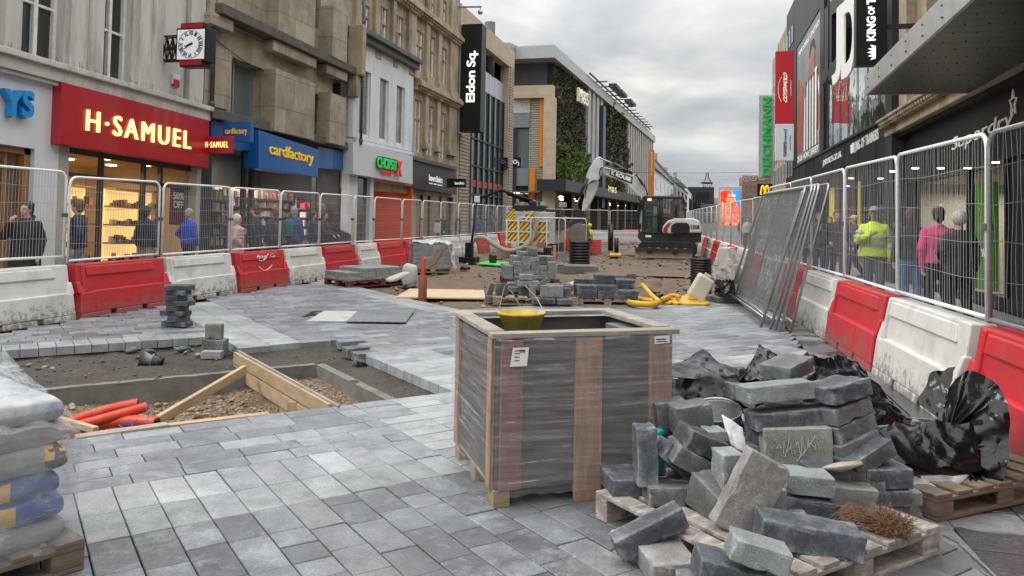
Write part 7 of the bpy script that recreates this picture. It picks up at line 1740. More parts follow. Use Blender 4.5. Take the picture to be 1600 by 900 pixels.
# grey plastic cone fitting and lumps on the ledge
p=G(248,565,-.1); t=thing('pipe_fitting',p,'grey plastic cone shaped pipe fitting lying on the ledge behind the trench','pipe fitting',rot=(R(75),0,R(-60)))
m=MB(); m.lathe([(.05,0),(.05,.06),(.075,.07),(.075,.085),(.055,.09),(.09,.20),(.095,.20)],24); m.build('cone_body',mat('grey_pvc',(.16,.165,.17),.35),t); m=MB(); m.lathe([(.06,-.05),(.06,0)],20); m.build('rubber_collar',BLACKM,t)
for i,(px,py,r_,lab) in enumerate(((205,549,.08,'dark slate shard left of the grey pipe fitting'),(232,553,.09,'larger dark slate slab by the grey pipe fitting'),(285,548,.09,'rough dark lump of broken stone right of the pipe fitting'),(310,556,.055,'tan rounded stone on the trench ledge'),(330,555,.08,'dark flat stone at the foot of the small block stack'),(74,562,.03,'small orange brick chip on the trench ledge'))):
    m=MB(); random.seed(90+i); stone(m,(0,0,0),r_,None,flat=.45); o=m.build('broken_stone',{3:mat('tan_stone',(.30,.24,.17),.9),5:mat('orange_brick',(.50,.20,.10),.9)}.get(i,GD),loc=G(px,py,-.11)+Vector((0,0,r_*.2))); tag(o,lab,'broken stone')
random.seed(11)
# small block stack and tower on the far side of the trench
GT2='dark blocks of the crisscross tower'
p=G(275,511,0)
for i in range(8):
    a_=0.25 if i%2==0 else -.25; L_=.38 if i in (0,2,4,7) else .30
    z=.05+.073*i; names=['lowest','second','third','fourth','fifth','sixth','seventh','topmost']
    block(p+Vector((0.03*math.sin(i*2.1)+.0,.02,z)),(L_ if i!=7 else .40,.2,.07),GD,names[i]+' block of the dark crisscross tower beside the trench',GT2,(0,0,R(14+(22 if i%2 else -14))),60+i%4)
p=G(331,540,0)+Vector((0,0,-.1))
for (dx_,dz_,dm,mt_,lab) in ((-.05,.09,(.09,.2,.19),GM,'left upright block of the small stack by the pale slabs'),(.05,.09,(.09,.2,.19),GM,'middle upright block of the small stack by the pale slabs'),(.145,.09,(.085,.2,.19),GM,'right upright block of the small stack by the pale slabs'),(.03,.28,(.2,.1,.18),GB,'brownish block standing on top of the small stack'),(.12,-.02,(.24,.12,.09),GG,'pale green block lying in front of the small stack')):
    block(p+Vector((dx_,.0 if dz_>0 else -.16,dz_+(.0 if dz_>0 else .045))),dm,mt_,lab,None,(0,0,R(14)),70)
for (px,py,lab) in ((556,548,'first loose block jutting from the unfinished paving edge'),(572,556,'second loose block jutting from the unfinished paving edge')):
    block(G(px,py,-.05),(.3,.2,.1),GM,lab,None,(0,0,R(47)),71)
block(G(565,566,-.09),(.22,.12,.06),GD,'dark broken slab end leaning down the trench edge',None,(.4,.3,R(60)),72)
# boards over the opening
WTB=mat('worn_pale_board',(.48,.47,.42),.7,.15,4,.2,20,dirt=(.25,.23,.2),dscale=4,damt=.7)
def flatq(name,pts,z,th,mt,label,cat='board'):
    q=[G(*p_,z) for p_ in pts]; m=MB(); n=len(q); m.add([v for v in q]+[v+Vector((0,0,th)) for v in q],[list(range(n))[::-1],list(range(n,2*n))]+[(i,(i+1)%n,(i+1)%n+n,i+n) for i in range(n)]); o=m.build(name,mt,bevel=.003); return tag(o,label,cat)
flatq('pale_board',[(480,503),(558,504),(578,488),(506,487)],.006,.018,WTB,'worn pale board lying flat over an opening in the paving')
CHQ=brickmat('ribbed_metal_plate',(.27,.29,.29),(.33,.35,.35),(.14,.15,.15),.09,.035,'xy',.006,.4,.5,.3,.7)
flatq('metal_plate',[(541,503),(634,504),(648,485),(562,484)],.028,.012,CHQ,'ribbed grey metal plate overlapping the pale board','metal plate'); 
flatq('gap_shade_sheet',[(470,498),(520,494),(508,487),(488,488)],-.02,.022,BLACKM,'flat black sheet standing in for the shade of a paving gap by the pale board','shade sheet')  # black sheet stands in for the shade inside a gap; nothing is cut out
# ================================================================== MIDDLE DISTANCE
def stackgrid(origin,rot,cells,dims,mt,label,group,seedn=3,jit=.006,rj=1.2):
    """blocks at integer cells (i,j,k); origin lower corner; each its own object"""
    c,s=math.cos(rot),math.sin(rot)
    for (i,j,k) in cells:
        x=(i+.5)*(dims[0]+.006)+random.uniform(-jit,jit); y=(j+.5)*(dims[1]+.006)+random.uniform(-jit,jit); z=(k+.5)*dims[2]
        o=block(origin+Vector((x*c-y*s,x*s+y*c,z)),dims,mt,label,group,(0,0,rot+R(random.uniform(-rj,rj))),80+random.randrange(seedn))
GS=granite('pale_sett_granite',(.235,.25,.255),.12,.35)
# red pallet with slabs (left)
q=Vector((-7.45,16.9,0)); pallet('red_pallet',q,R(58),1.9,1.0,'red painted pallet of stepped slabs in front of the left barriers',PRED)
c_=math.cos(R(58)); s_=math.sin(R(58)); org=q+Vector((-.95*c_+.5*s_,-.95*s_-.5*c_,.146))
stackgrid(org,R(58),[(i,j,0) for i in range(5) for j in range(3)]+[(i,j,1) for i in range(5) for j in range(3) if i<5]+[(i,j,2) for i in range(1,4) for j in range(0,3)],(.37,.32,.09),GS,'pale grey slab in the low stepped stack on the left red pallet','slabs stacked on the left red pallet')
# white bag beside it
def sack(loc,dims,mt,label,seed=1,rot=0,cat='sack',name='sack'):
    m=MB(); n=22; vs=[];
    for i in range(n+1):
        for k in range(n):
            th=PI*i/n; ph=2*PI*k/n; v=Vector((math.sin(th)*math.cos(ph),math.sin(th)*math.sin(ph),math.cos(th)))
            sgn=lambda a:math.copysign(abs(a)**.55,a); v=Vector((sgn(v.x)*dims[0]/2,sgn(v.y)*dims[1]/2,sgn(v.z)*dims[2]/2)); f_=1+.10*noise.noise(v*4+Vector((seed*3,0,0)))+.05*noise.noise(v*11+Vector((seed,0,0))); vs.append(v*f_)
    m.add(vs,[(i*n+k,(i+1)*n+k,(i+1)*n+(k+1)%n,i*n+(k+1)%n) for i in range(n) for k in range(n)],None,smooth=True)
    o=m.build(name,mt,loc=Vector(loc)+Vector((0,0,dims[2]/2-.01)),rot=(0,0,rot)); return tag(o,label,cat)
WSACK=mat('white_woven_sack',(.50,.50,.47),.7,.12,6,.4,18,dirt=(.25,.23,.2),dscale=5,damt=.5)
sack(G(640,447,0),(.34,.3,.52),WSACK,'white upright sack at the right end of the left red pallet',3)
o=sack(G(622,420,.5)+Vector((0,0,-.2)),(.5,.28,.09),WSACK,'loose white sheet lying over the slabs on the left red pallet',5,.9); o.rotation_euler=(0,R(-18),.9)
# wrapped pallet farther back
q=G(672,424,0); pallet('wooden_pallet',q,R(28),1.25,1.05,'wooden pallet under the grey film wrapped load left of centre',PW)
t=thing('wrapped_load',q,'grey film wrapped load of blocks with a brown strip, left of centre','wrapped load',rot=R(28))
m=MB(); 
for k in range(6): m.box(-.56,.56,-.46,.46,.146+k*.11,.146+k*.11+.105)
m.build('load_blocks',GM,t,bevel=.008)
m=MB(); nx=44; 
def lsk(a,b,seed):
    a,b=Vector((*a,0)),Vector((*b,0)); o_=(b-a).cross(Vector((0,0,1))).normalized(); vs=[a.lerp(b,i/nx)+o_*(.012+.014*noise.noise(Vector((i*.12+seed,j*.5,0))))+Vector((0,0,.12+.72*j/20)) for i in range(nx+1) for j in range(21)]
    m.add(vs,[(i*21+j,(i+1)*21+j,(i+1)*21+j+1,i*21+j+1) for i in range(nx) for j in range(20)],None,smooth=True)
lsk((-.57,-.47),(.57,-.47),1); lsk((.57,-.47),(.57,.47),2); lsk((-.57,.47),(-.57,-.47),3); lsk((.57,.47),(-.57,.47),4)
FILM3=filmmat('grey_film',(4,4,40),.12,.55); m.build('film',FILM3,t)
m=MB(); patch(m,[(-.57,-.47,.82),(.57,-.47,.82),(.5,.4,.86),(-.5,.4,.86)],20,16,.05,3,None,5); patch(m,[(.45,-.5,.84),(.62,-.3,.84),(.70,-.42,.12),(.60,-.56,.10)],14,20,.03,4,None,5); m.build('loose_film_top',mat('white_film',(.52,.54,.56),.3,.1,5),t)
m=MB(); patch(m,[(-.1,-.50,.2),(.02,-.50,.2),(.4,-.52,.82),(.3,-.52,.82)],8,16,.008,9,None,5); m.build('brown_strip',mat('brown_tape',(.35,.20,.12),.6),t)
# centre red pallet with a stepped pile of setts
q=Vector((-4.05,18.75,0)); pallet('red_pallet',q,R(20),1.35,1.1,'dark red pallet under the tall stepped pile of setts in the centre',PRED)
c_=math.cos(R(20)); s_=math.sin(R(20)); org=q+Vector((-.66*c_+.52*s_,-.66*s_-.52*c_,.146))
ht=lambda i,j:[3,5,6,7,5,5,5,5][i] if j>=2 else [3,4,5,5,3,4,4,4][i]
stackgrid(org,R(20),[(i,j,k) for i in range(6) for j in (0,2,4) for k in range(ht(i,j))],(.205,.2,.105),GS,'small pale grey sett in the stepped pile on the centre red pallet','setts piled on the centre red pallet',3,.012,3)
p=org+Vector((.8,.45,.86)); m=MB(); m.box(-.1,.1,-.1,.1,0,.1); o=m.build('brick_block',mat('brown_brick_block',(.22,.13,.1),.9),loc=p-Vector((0,0,.08)),bevel=.006); tag(o,'brown brick resting on a board over the centre pile','brick')
m=MB(); m.box(-.4,.3,-.14,.14,0,.02); o=m.build('thin_board',PW,loc=p-Vector((.05,0,.105)),rot=(0,0,.3)); tag(o,'thin board laid across the top of the centre pile of setts','board')
# two timber pallets with dark blocks, front centre
q=Vector((-3.05,14.6,0)); pallet('wooden_pallet',q,R(16),1.6,1.0,'wooden pallet under the untidy heap of blocks behind the crate',PW)
GP='untidy blocks on the pallet behind the crate'
def bm_(px,py,Y_,dims,ang,yaw,mt,lab,seed=0):
    Rm=Matrix.Rotation(R(yaw),3,'Z')@Matrix.Rotation(R(-ang),3,'Y'); return block(atY(px,py,Y_),dims,mt,lab,GP,Rm.to_euler(),seed)
L1='grey block low in the untidy heap behind the crate'
for (px,py,Y_,d_,a_,y_,m_,l_) in [
 (768,466,14.3,(.22,.3,.12),0,16,GM,'leftmost low block of the untidy heap behind the crate'),(766,456,14.35,(.10,.2,.36),-18,14,GM,'thin slab leaning at the left end of the untidy heap'),(784,458,14.2,(.24,.09,.36),0,14,GD,'dark slab standing upright in the untidy heap'),
 (800,452,14.5,(.30,.2,.1),0,14,GM,L1),(802,463,14.5,(.30,.2,.1),0,20,GM,L1),(800,474,14.2,(.40,.2,.1),0,14,GM,L1),(812,472,14.3,(.2,.2,.1),0,14,GM,L1),(820,456,14.4,(.24,.1,.24),0,14,GD,'dark square faced block in the middle of the untidy heap'),
 (832,455,14.3,(.13,.1,.22),0,14,GT,'speckled narrow block beside the dark square one'),(825,443,14.4,(.42,.2,.1),0,14,GG,'long pale block lying over the dark square one'),(822,433,14.4,(.26,.2,.11),0,14,GG,'topmost pale block of the untidy heap'),
 (812,440,14.7,(.2,.2,.2),0,14,GM,L1),(847,443,14.3,(.30,.12,.09),35,14,GM,'block leaning diagonally near the top of the untidy heap'),(862,455,14.25,(.43,.12,.22),0,12,GT,'large weathered block with a rough face, right of the heap'),
 (850,470,14.1,(.42,.2,.1),0,12,GD,L1),(882,471,14.2,(.28,.2,.1),0,12,GM,L1),(866,470,14.2,(.20,.2,.1),0,12,GD,L1),(884,458,14.5,(.2,.2,.2),0,14,GM,L1),(838,470,14.4,(.3,.2,.1),0,14,GM,L1),(880,447,14.8,(.3,.2,.1),0,14,GM,L1),(895,468,14.5,(.24,.2,.1),0,14,GM,L1)]:
    bm_(px,py,Y_,d_,a_,y_,m_,l_,int(px)%5)
for i in range(5): block(q+Vector((-.55+.26*i,.15,.2)),(.25,.4,.1),GM,L1,GP,(0,0,R(16)),3); block(q+Vector((-.45+.26*i,.18,.3)),(.25,.4,.1),GM,L1,GP,(0,0,R(16)),2)
q=Vector((-1.72,14.95,0)); pallet('wooden_pallet',q,R(14),1.2,.9,'small wooden pallet under the neat dark slab stack behind the crate',PW,.12)
c_=math.cos(R(14)); s_=math.sin(R(14)); org=q+Vector((-.58*c_+.42*s_,-.58*s_-.42*c_,.121))
stackgrid(org,R(14),[(i,j,k) for i in range(3) for j in range(2) for k in range(2)]+[(i,j,k) for i in range(3) for j in range(2) for k in (2,) if not(i==2 and j==0)]+[(0,1,3),(1,1,3),(2,1,3),(1,1,4)],(.38,.40,.085),GD,'dark blue grey slab in the neat stack behind the crate','dark slabs in the neat stack',3,.01,1.5)
# black ribbed risers
RUB=mat('black_ribbed_plastic',(.018,.018,.02),.35,.2,4)
def riser(loc,r_,h_,n_,label):
    pr=[]; dz=h_/n_
    for i in range(n_): pr+=[(r_*.9,i*dz),(r_*.9,i*dz+dz*.35),(r_,i*dz+dz*.4),(r_,i*dz+dz*.9),(r_*.9,i*dz+dz*.95)]
    pr+= [(r_*.9,h_),(r_*.84,h_),(r_*.84,.05)]
    m=MB(); m.lathe(pr,36,caps=False); o=m.build('manhole_riser',RUB,loc=loc); return tag(o,label,'manhole riser')
riser(G(904,418,0)+Vector((0,.2,.0)),.36,.86,9,'black ribbed manhole riser standing under the digger bucket')
riser(G(1095,466,0)+Vector((0,.2,-.05)),.23,.88,16,'tall black ribbed manhole riser near the right barriers behind the jerrycan')
q=G(904,424,0); m=MB(); m.box(-.7,.55,-.5,.5,-.1,.16); m.box(-.7,-.5,-.5,.5,.16,.20); 
for k in range(1): pass
o=m.build('concrete_slab',CONC,loc=q+Vector((-.05,.6,0)),rot=(0,0,R(10)),bevel=.02); tag(o,'square concrete surround at the foot of the riser under the bucket','concrete slab')
block(G(957,436,.1),(.7,.35,.22),CONC,'rough rectangular concrete lump on the dirt right of the riser',None,(0,0,.2),5,'concrete_lump','concrete lump')
block(G(985,432,.06),(.3,.2,.16),GM,'lone grey block on the dirt, right of the concrete lump',None,(0,0,.2),6)
# jerrycan on yellow sheet, yellow ducts, brown cloth
YD=mat('yellow_duct',(.70,.40,.01),.45,.12,5,dirt=(.3,.2,.08),dscale=6,damt=.5)
p=G(1085,466,.08); t=thing('jerrycan',p,'white plastic jerrycan leaning against the ribbed riser','jerrycan',rot=(R(8),R(28),R(12)))
JW=mat('translucent_white_plastic',(.62,.61,.54),.4,.06,4,dirt=(.4,.38,.3),damt=.4)
m=MB(); m.box(-.17,.17,-.12,.12,.0,.50); m.build('can_body',JW,t,bevel=.045,seg=4); m=MB(); m.box(-.07,.07,-.02,.02,.5,.56); m.build('can_handle',JW,t,bevel=.01); m=MB(); m.cyl((.11,0,.49),.035,.05,14); m.build('can_cap',mat('red_cap',(.4,.05,.03),.5),t)
m=MB(); q4=[G(1030,474,.02),G(1108,476,.02),G(1098,462,.05),G(1035,462,.05)]; patch(m,q4,20,10,.03,5,None,5); o=m.build('yellow_sheet',YD); o.modifiers.new('s','SOLIDIFY').thickness=.04; tag(o,'folded thick yellow sheet lying under the white jerrycan','sheet')
def hose(pts,r_,mt,label,name='hose',cat='hose',n=10,sub=6,group=None):
    P=cr_([Vector(p) for p in pts],sub); m=MB(); m.tube(P,r_,n); o=m.build(name,mt); return tag(o,label,cat,group)
hose([G(984,462,.08),G(1000,468,.08),G(1024,472,.08),G(1020,476,.08),G(990,474,.08),G(978,470,.08)],.055,YD,'yellow hose looped on the paving right of the dark slab stack','yellow_hose')
hose([G(1030,472,.12),G(1018,462,.15),G(1008,450,.2),G(1004,446,.2)],.055,YD,'yellow hose rising from the yellow sheet','yellow_hose')
hose([G(1036,468,.1),G(1050,462,.12),G(1062,464,.12)],.045,YD,'short yellow hose end beside the jerrycan','yellow_hose')
m=MB(); patch(m,[G(1012,462,.05),G(1062,462,.05),G(1052,444,.18),G(1022,444,.18)],20,16,.09,6,None,3); o=m.build('brown_tarp',mat('brown_tarp',(.16,.10,.07),.85,.3,4)); tag(o,'crumpled brown tarpaulin beyond the yellow hoses','tarpaulin')
m=MB(); patch(m,[G(976,474,.01),G(1000,474,.01),G(1000,466,.015),G(976,466,.015)],6,4,.004,6,None,3); o=m.build('blue_sheet',mat('blue_sheet',(.05,.16,.42),.6)); tag(o,'small blue sheet under the looped yellow hose','sheet')
# orange pipe in brown sleeve
p=G(660,468,0); t=thing('duct_marker',p,'orange pipe end sticking out of a terracotta brown sleeve at the paving edge','pipe')
m=MB(); m.cyl((0,0,-.1),.085,.56,20); m.build('brown_sleeve',mat('terracotta_pipe',(.27,.085,.05),.5,.15,5),t,bevel=.004); m=MB(); m.tube(cr_([Vector(v) for v in ((0,0,.3),(0,0,.6),(.01,0,.75),(.05,0,.80))],5),.045,14); m.build('orange_pipe',mat('orange_pipe',(.62,.09,.02),.4),t)
# plywood, green sheet, sandy lumps
PLY=mat('plywood',(.60,.44,.27),.7,.12,3,.1,20,stretch=(1,5,1))
flatq('plywood_sheet',[(618,466),(758,468),(756,455),(640,453)],.0,.03,PLY,'long pale plywood sheet on the dirt behind the terracotta sleeve')
flatq('green_sheet',[(745,413),(785,416),(800,412),(765,408)],.0,.03,mat('bright_green_sheet',(.03,.60,.08),.5),'bright green sheet on the brown dirt left of the centre pile','sheet')
flatq('blue_tube',[(728,406),(748,407),(748,404),(728,403)],.0,.04,mat('blue_sheet',(.05,.16,.42),.6),'thin blue strip on the dirt beyond the green sheet','strip')
flatq('timber_plank',[(880,447),(935,452),(985,447),(900,441)],-.02,.05,PLY,'sandy coloured board on the dirt behind the dark slab stack')
for (px,py,r_,lab) in ((600,470,0,''),): pass
m=MB(); m.lathe([(.16,0),(.14,.09),(.08,.11),(.02,.11)],16); o=m.build('rubber_cap',RUB,loc=G(640,452,0)); tag(o,'low black rubber cap right of the white sack','rubber cap')
for (px,py,lab) in ((727,421,'low black cover on the dirt left of the centre pile'),(908,441,'low black cover on the dirt before the concrete surround')):
    o=copy_tree(bpy.data.objects['rubber_cap']); o.location=G(px,py,0); relabel(o,lab)
sack(G(770,412,0),(.25,.25,.35),RUB,'small black bucket left of the centre pile of setts',7,0,'bucket','black_bucket')
plank('timber_post',G(866,420,0),G(866,420,0)+Vector((0,0,.75)),.09,.09,'upright timber post beside the free standing fence')
# loose mounds of earth
for i,(px,py,r_,h_,lab) in enumerate(((720,400,1.6,.22,'low brown mound of earth by the left barriers'),(820,398,1.8,.2,'low mound of earth before the vacuum machine'),(960,440,1.2,.12,'flat sandy mound in front of the digger blade'),(1000,425,1.5,.15,'brown earth heap right of the riser'),(700,440,1.6,.06,'grey gravelly patch behind the plywood'),(1010,395,2.2,.25,'bank of earth beside the digger blade'))):
    m=MB(); n=26; vs=[(0,0,h_)]; R_=8
    for j in range(1,R_+1):
        for k in range(n):
            a=2*PI*k/n; rr=r_*j/R_*(1+.25*noise.noise(Vector((math.cos(a)*1.5,math.sin(a)*1.5,i*3.)))); x,y=rr*math.cos(a)*1.4,rr*math.sin(a); z=h_*(math.cos(PI*j/R_)*.5+.5)+.06*noise.noise(Vector((x*2.5,y*2.5,i)))*(1-j/R_)-.03
            vs.append((x,y,z))
    fs=[(0,1+k,1+(k+1)%n) for k in range(n)]+[(1+(j-1)*n+k,1+j*n+k,1+j*n+(k+1)%n,1+(j-1)*n+(k+1)%n) for j in range(1,R_) for k in range(n)]
    m.add(vs,fs,None,smooth=True); o=m.build('earth_mound',DIRT,loc=G(px,py,0)); struct(o)
# white barrier standing on end near the right row, dark slab pile below it
t=make_barrier(1.2,.72,BWHT,'single short white barrier standing turned on the dirt before the right row',None); t.location=(.80,22.0,0); t.rotation_euler=(0,0,R(75)); 
t.scale=(.8,1.2,1.25)
m=MB(); m.box(-.35,.35,-.3,.3,0,.12); o=m.build('concrete_lump',CONC,loc=G(1128,474,0)+Vector((.1,.4,-.0)),rot=(0,0,.4),bevel=.02); tag(o,'pale topped concrete block at the foot of the leaning fences','concrete block')
m=MB(); patch(m,[G(1118,462,.1),G(1150,470,.15),G(1150,440,.45),G(1118,440,.3)],14,14,.06,8,None,3); o=m.build('black_tarp',BP); tag(o,'crumpled black sheet by the leaning fences','sheet')
# ---- leaning stack of large mesh panels
GLN='grey mesh panels stacked leaning on the right barriers'
root=None
labs=['front panel of the leaning stack of grey mesh fences','second panel of the leaning stack, just behind the front one','third panel of the leaning stack of grey mesh fences','fourth panel of the leaning stack of grey mesh fences','fifth panel of the leaning stack of grey mesh fences','rear panel of the leaning stack, set apart and farther right']
for i in range(6):
    a=Vector((.62+.055*i,16.3-.12*i*(1 if i<5 else 1),.0)); c_=Vector((.97+.06*i,12.55-.06*i,0))
    if i==5: a=Vector((1.05,15.6,0)); c_=Vector((1.33,12.35,0))
    if i==1: a+=Vector((.1,.9,0))
    if root is None:
        root=thing('mesh_fence_panel',(0,0,0),labs[0],'fence panel',GLN); Lp=3.75; hh=Lp/2
        f=MB(); f.tube(rrect(-hh,hh,0,2.28,.10),.021,8); f.tube([(-hh,0,.16),(hh,0,.16)],.019,8); f.build('frame',GALV,root)
        w=MB(); rd=random.Random(8)
        for k in range(46): x=-hh+Lp*(k+1)/47; ph=rd.uniform(0,6); w.tube([(x+.006*math.sin(ph+j),.004+.006*math.cos(ph+j*1.3),.16+2.1*j/6) for j in range(7)],.0021,3,caps=False)
        for k in range(1,15): z=.16+2.12*k/15; w.tube([(-hh+Lp*j/8,-.004,z+.006*math.sin(j*1.7+k)) for j in range(9)],.0021,3,caps=False)
        w.build('wire_mesh',WIREM,root); o=root
    else: o=copy_tree(root)
    d=(c_-a); o.location=(a+c_)/2; yaw=math.atan2(d.y,d.x); lean=R(17-.7*i) if i<5 else R(14)
    o.rotation_euler=Euler((-lean if False else lean,0,yaw)) ; 
    # tip the panel towards the barriers (+x side)
    o.rotation_euler=(Matrix.Rotation(yaw,3,'Z')@Matrix.Rotation(-lean,3,'X')).to_euler(); relabel(o,labs[i])
# ---- free standing white fence and vacuum machine, mast
t=thing('mesh_fence_panel',(0,0,0),'free standing white mesh panel in front of the striped vacuum machine','fence panel')
a=G(790,418,0); c_=G(873,420,0); a.y=c_.y=25.6; Lf=(c_-a).length; fence_parts(Lf,.0,1.62,WHT,24,.0024,t,seed=9); t.location=(a+c_)/2; t.rotation_euler=(0,0,math.atan2(c_.y-a.y,c_.x-a.x))
o=copy_tree(t); o.location+=Vector((.95,.75,0)); o.rotation_euler=(0,0,R(-8)); o.scale=(.6,1,1); relabel(o,'second free standing white mesh panel, half behind the first')
VY=31.; pL=atY(791,390,VY); pR=atY(866,390,VY); t=thing('vacuum_machine',(pL.x,VY,0),'vacuum excavation machine with red and yellow striped rear panels and a big hose','machine')
w_=pR.x-pL.x; H_=2.0; CHR=mat('chevron_red',(.42,.02,.03),.4,.05); CHY=mat('chevron_yellow',(.75,.80,.03),.4,.05); x0=pL.x
m=MB(); m.box(x0,x0+w_,VY+.05,VY+2.4,.55,H_-.15); part(m,'machine_body',WSACK,t,.03)
for (xa,xb,za,zb) in ((0,.42,.62,1.0),(.5,.98,.62,1.0),(1.06,1.5,.62,1.0),(0,.42,1.08,1.45),(.5,.98,1.08,1.75),(1.06,1.5,1.08,1.45),(0,.3,1.5,1.95)):
    m=MB(); n=5; wd=(xb-xa)/n
    for i in range(-3,n+1):
        p4=[(xa+i*wd,za),(xa+(i+1)*wd,za),(xa+(i+1)*wd+(zb-za)*.8,zb),(xa+i*wd+(zb-za)*.8,zb)]
        # clip stripes to the panel
        def clip(pl,f,s):
            out=[]
            for k in range(len(pl)):
                p,q_=pl[k],pl[(k+1)%len(pl)]; ip,iq=(p[0]-f)*s>=0,(q_[0]-f)*s>=0
                if ip: out.append(p)
                if ip!=iq: t_=(f-p[0])/(q_[0]-p[0]); out.append((f,p[1]+(q_[1]-p[1])*t_))
            return out
        pc=clip(clip(p4,xa,1),xb,-1)
        if len(pc)>=3: m.prism([(x0+p_[0]*w_/1.8,p_[1]) for p_ in pc],VY+.0,VY+.03,'y',CHR if i%2 else CHY)
    part(m,'striped_panel',None,t)
m=MB(); 
for z in (.58,1.03,1.48): m.box(x0-.05,x0+w_*.9,VY-.06,VY-.01,z-.03,z+.03)
for x in (0,.25,.5,.83): m.box(x0+w_*x,x0+w_*x+.06,VY-.10,VY-.061,.45,1.55)
part(m,'rear_frame',WHT,t)
m=MB(); m.box(x0+.2,x0+w_*.75,VY+.1,VY+1.2,H_-.1,H_+.12); m.box(x0+.9,x0+1.2,VY+.1,VY+.6,H_+.12,H_+.3); m.cyl((x0+w_*.88,VY+.4,.5),.18,1.2,14); m.box(x0+w_*.8,x0+w_+.15,VY+.2,VY+1.6,1.1,H_-.02); part(m,'engine_housing',DGREY,t,.03)
m=MB(); 
for k in range(14): a_=Vector((x0+w_*random.uniform(.05,1.1),VY+random.uniform(0,.8),H_+random.uniform(-.05,.2))); m.box(a_.x,a_.x+random.uniform(.05,.3),a_.y,a_.y+.2,a_.z,a_.z+random.uniform(.05,.22))
part(m,'pipework',GALV,t,.01)
HB=mat('beige_hose',(.40,.34,.25),.6,.1,5)
P=cr_([Vector((x0+1.25,VY-.2,1.85)),Vector((x0+1.3,VY-.25,1.2)),Vector((x0+1.0,VY-.3,.55)),Vector((x0+.3,VY-.5,.25)),Vector((x0-.25,VY-.6,.42)),Vector((x0-.75,VY-.7,.75)),Vector((x0-1.15,VY-.7,.72)),Vector((x0-1.35,VY-.7,.45))],8); m=MB(); m.tube(P,.10,12); part(m,'suction_hose',HB,t)
m=MB(); m.tube([Vector((x0+1.2,VY+.5,H_+.2)),Vector((x0-.3,VY+.2,2.75)),atY(744,313,VY)],[.09,.07,.04],8); m.tube([Vector((x0+1.1,VY+.6,H_+.15)),Vector((x0-.1,VY+.3,2.6))],.05,6); part(m,'boom_arm',BLACKM,t)
for x in (.25,.8): m=MB(); m.cyl((x0+w_*x-.1,VY+.6,.36),.36,.22,20,axis='x'); part(m,'wheel',RUB,t)
p=G(733,410,0); q_=atY(745,316,p.y); t=thing('lighting_mast',(p.x,p.y,0),'thin dark mast standing at the left of the striped machine','mast'); m=MB(); m.tube([p,q_],[.05,.025],8); part(m,'mast_pole',BLACKM,t); m=MB(); m.box(p.x-.3,p.x+.3,p.y-.3,p.y+.3,0,.2); m.box(p.x-.12,p.x+.12,p.y-.15,p.y+.15,.2,.7); part(m,'mast_base',BLACKM,t,.02); m=MB(); m.box(q_.x-.08,q_.x+.10,q_.y-.05,q_.y+.05,q_.z-.0,q_.z+.22); part(m,'lamp_head',WHT,t,.01)
# fallen red barriers near the digger
for (px,py,L_,rt,lab) in ((915,396,1.5,8,'red plastic barrier lying askew under the digger bucket'),(897,392,1.2,-20,'second red barrier piece left of the bucket'),(988,374,1.6,4,'red barrier between the bucket and the digger cab')):
    o=copy_tree(bR); p=G(px,py,0); o.location=(p.x,p.y,-.05); o.rotation_euler=(0,0,R(rt)); o.scale=(L_/2,1,1.0 if py<380 else .85); o['group']=GX; relabel(o,lab); 
sack(G(868,392,0),(.7,.5,.9),RUB,'dark covered load left of the digger bucket',9,0,'covered load','covered_load')
for (px,py,h_,lab) in ((954,394,1.35,'tall black pipe standing beside the digger, left one'),(963,398,.75,'short black pipe standing beside the taller one')):
    m=MB(); m.cyl((0,0,0),.13 if h_>1 else .1,h_,14); o=m.build('black_pipe',RUB,loc=G(px,py,0)); tag(o,lab,'pipe')
flatq('yellow_strip',[(953,401),(970,401),(970,398),(953,398)],.02,.08,YD,'short yellow tube on the dirt before the digger blade','tube')
# ================================================================== EXCAVATOR
EX=G(1040,397,0); EY=34.6
ex=thing('excavator',(EX.x,EY,0),'white and black tracked excavator with its arm reaching left and bucket lowered','excavator')
EWH=mat('excavator_white_paint',(.72,.73,.72),.3,.06,3,dirt=(.35,.32,.27),dscale=2.5,damt=.5,coat=.3); EBK=mat('excavator_black_paint',(.025,.026,.028),.4,.2,3,dirt=(.10,.085,.07),dscale=2,damt=.5); STL=mat('worn_steel_mud',(.23,.19,.15),.6,.35,4,.3,20,dirt=(.12,.095,.07),dscale=4,damt=.7,metal=.2)
def XP(px,py,d=0): p=atY(px,py,EY+d); return (p.x,p.z)
def z3(x,y): return (850+x/3.46,230+y/3.46)
def z5(x,y): return (860+x/5,230+y/5)
def ep(name,pts,d0,d1,mt,f=z5,bev=.02,holes=None):
    m=MB(); m.prism([XP(*f(*p),0) for p in pts],EY+d0,EY+d1,'y'); return part(m,name,mt,ex,bev,fix=True)
# tracks and undercarriage
x0=EX.x
for s_ in (-.95,.75):
    m=MB(); tr=[]; L_=1.25
    for k in range(24):
        a=2*PI*k/24; tr.append(((L_-.33)*(1 if math.cos(a)>0 else -1)+.33*math.cos(a),.36+.33*math.sin(a)))
    m.prism([(x0+.2+p[0]*1.0,p[1]) for p in tr],EY+s_-.0,EY+s_+.42,'y'); o=part(m,'track',RUB,ex,.02)
    m=MB()
    for k in range(5): m.cyl((x0-.55+.37*k,EY+s_-.02,.30),.13,.46,12,axis='y')
    part(m,'track_roller',STL,ex)
m=MB(); m.box(x0-.5,x0+.9,EY-.55,EY+.8,.35,.75); m.cyl((x0+.2,EY+.1,.7),.6,.2,24); part(m,'undercarriage',EBK,ex,.02)
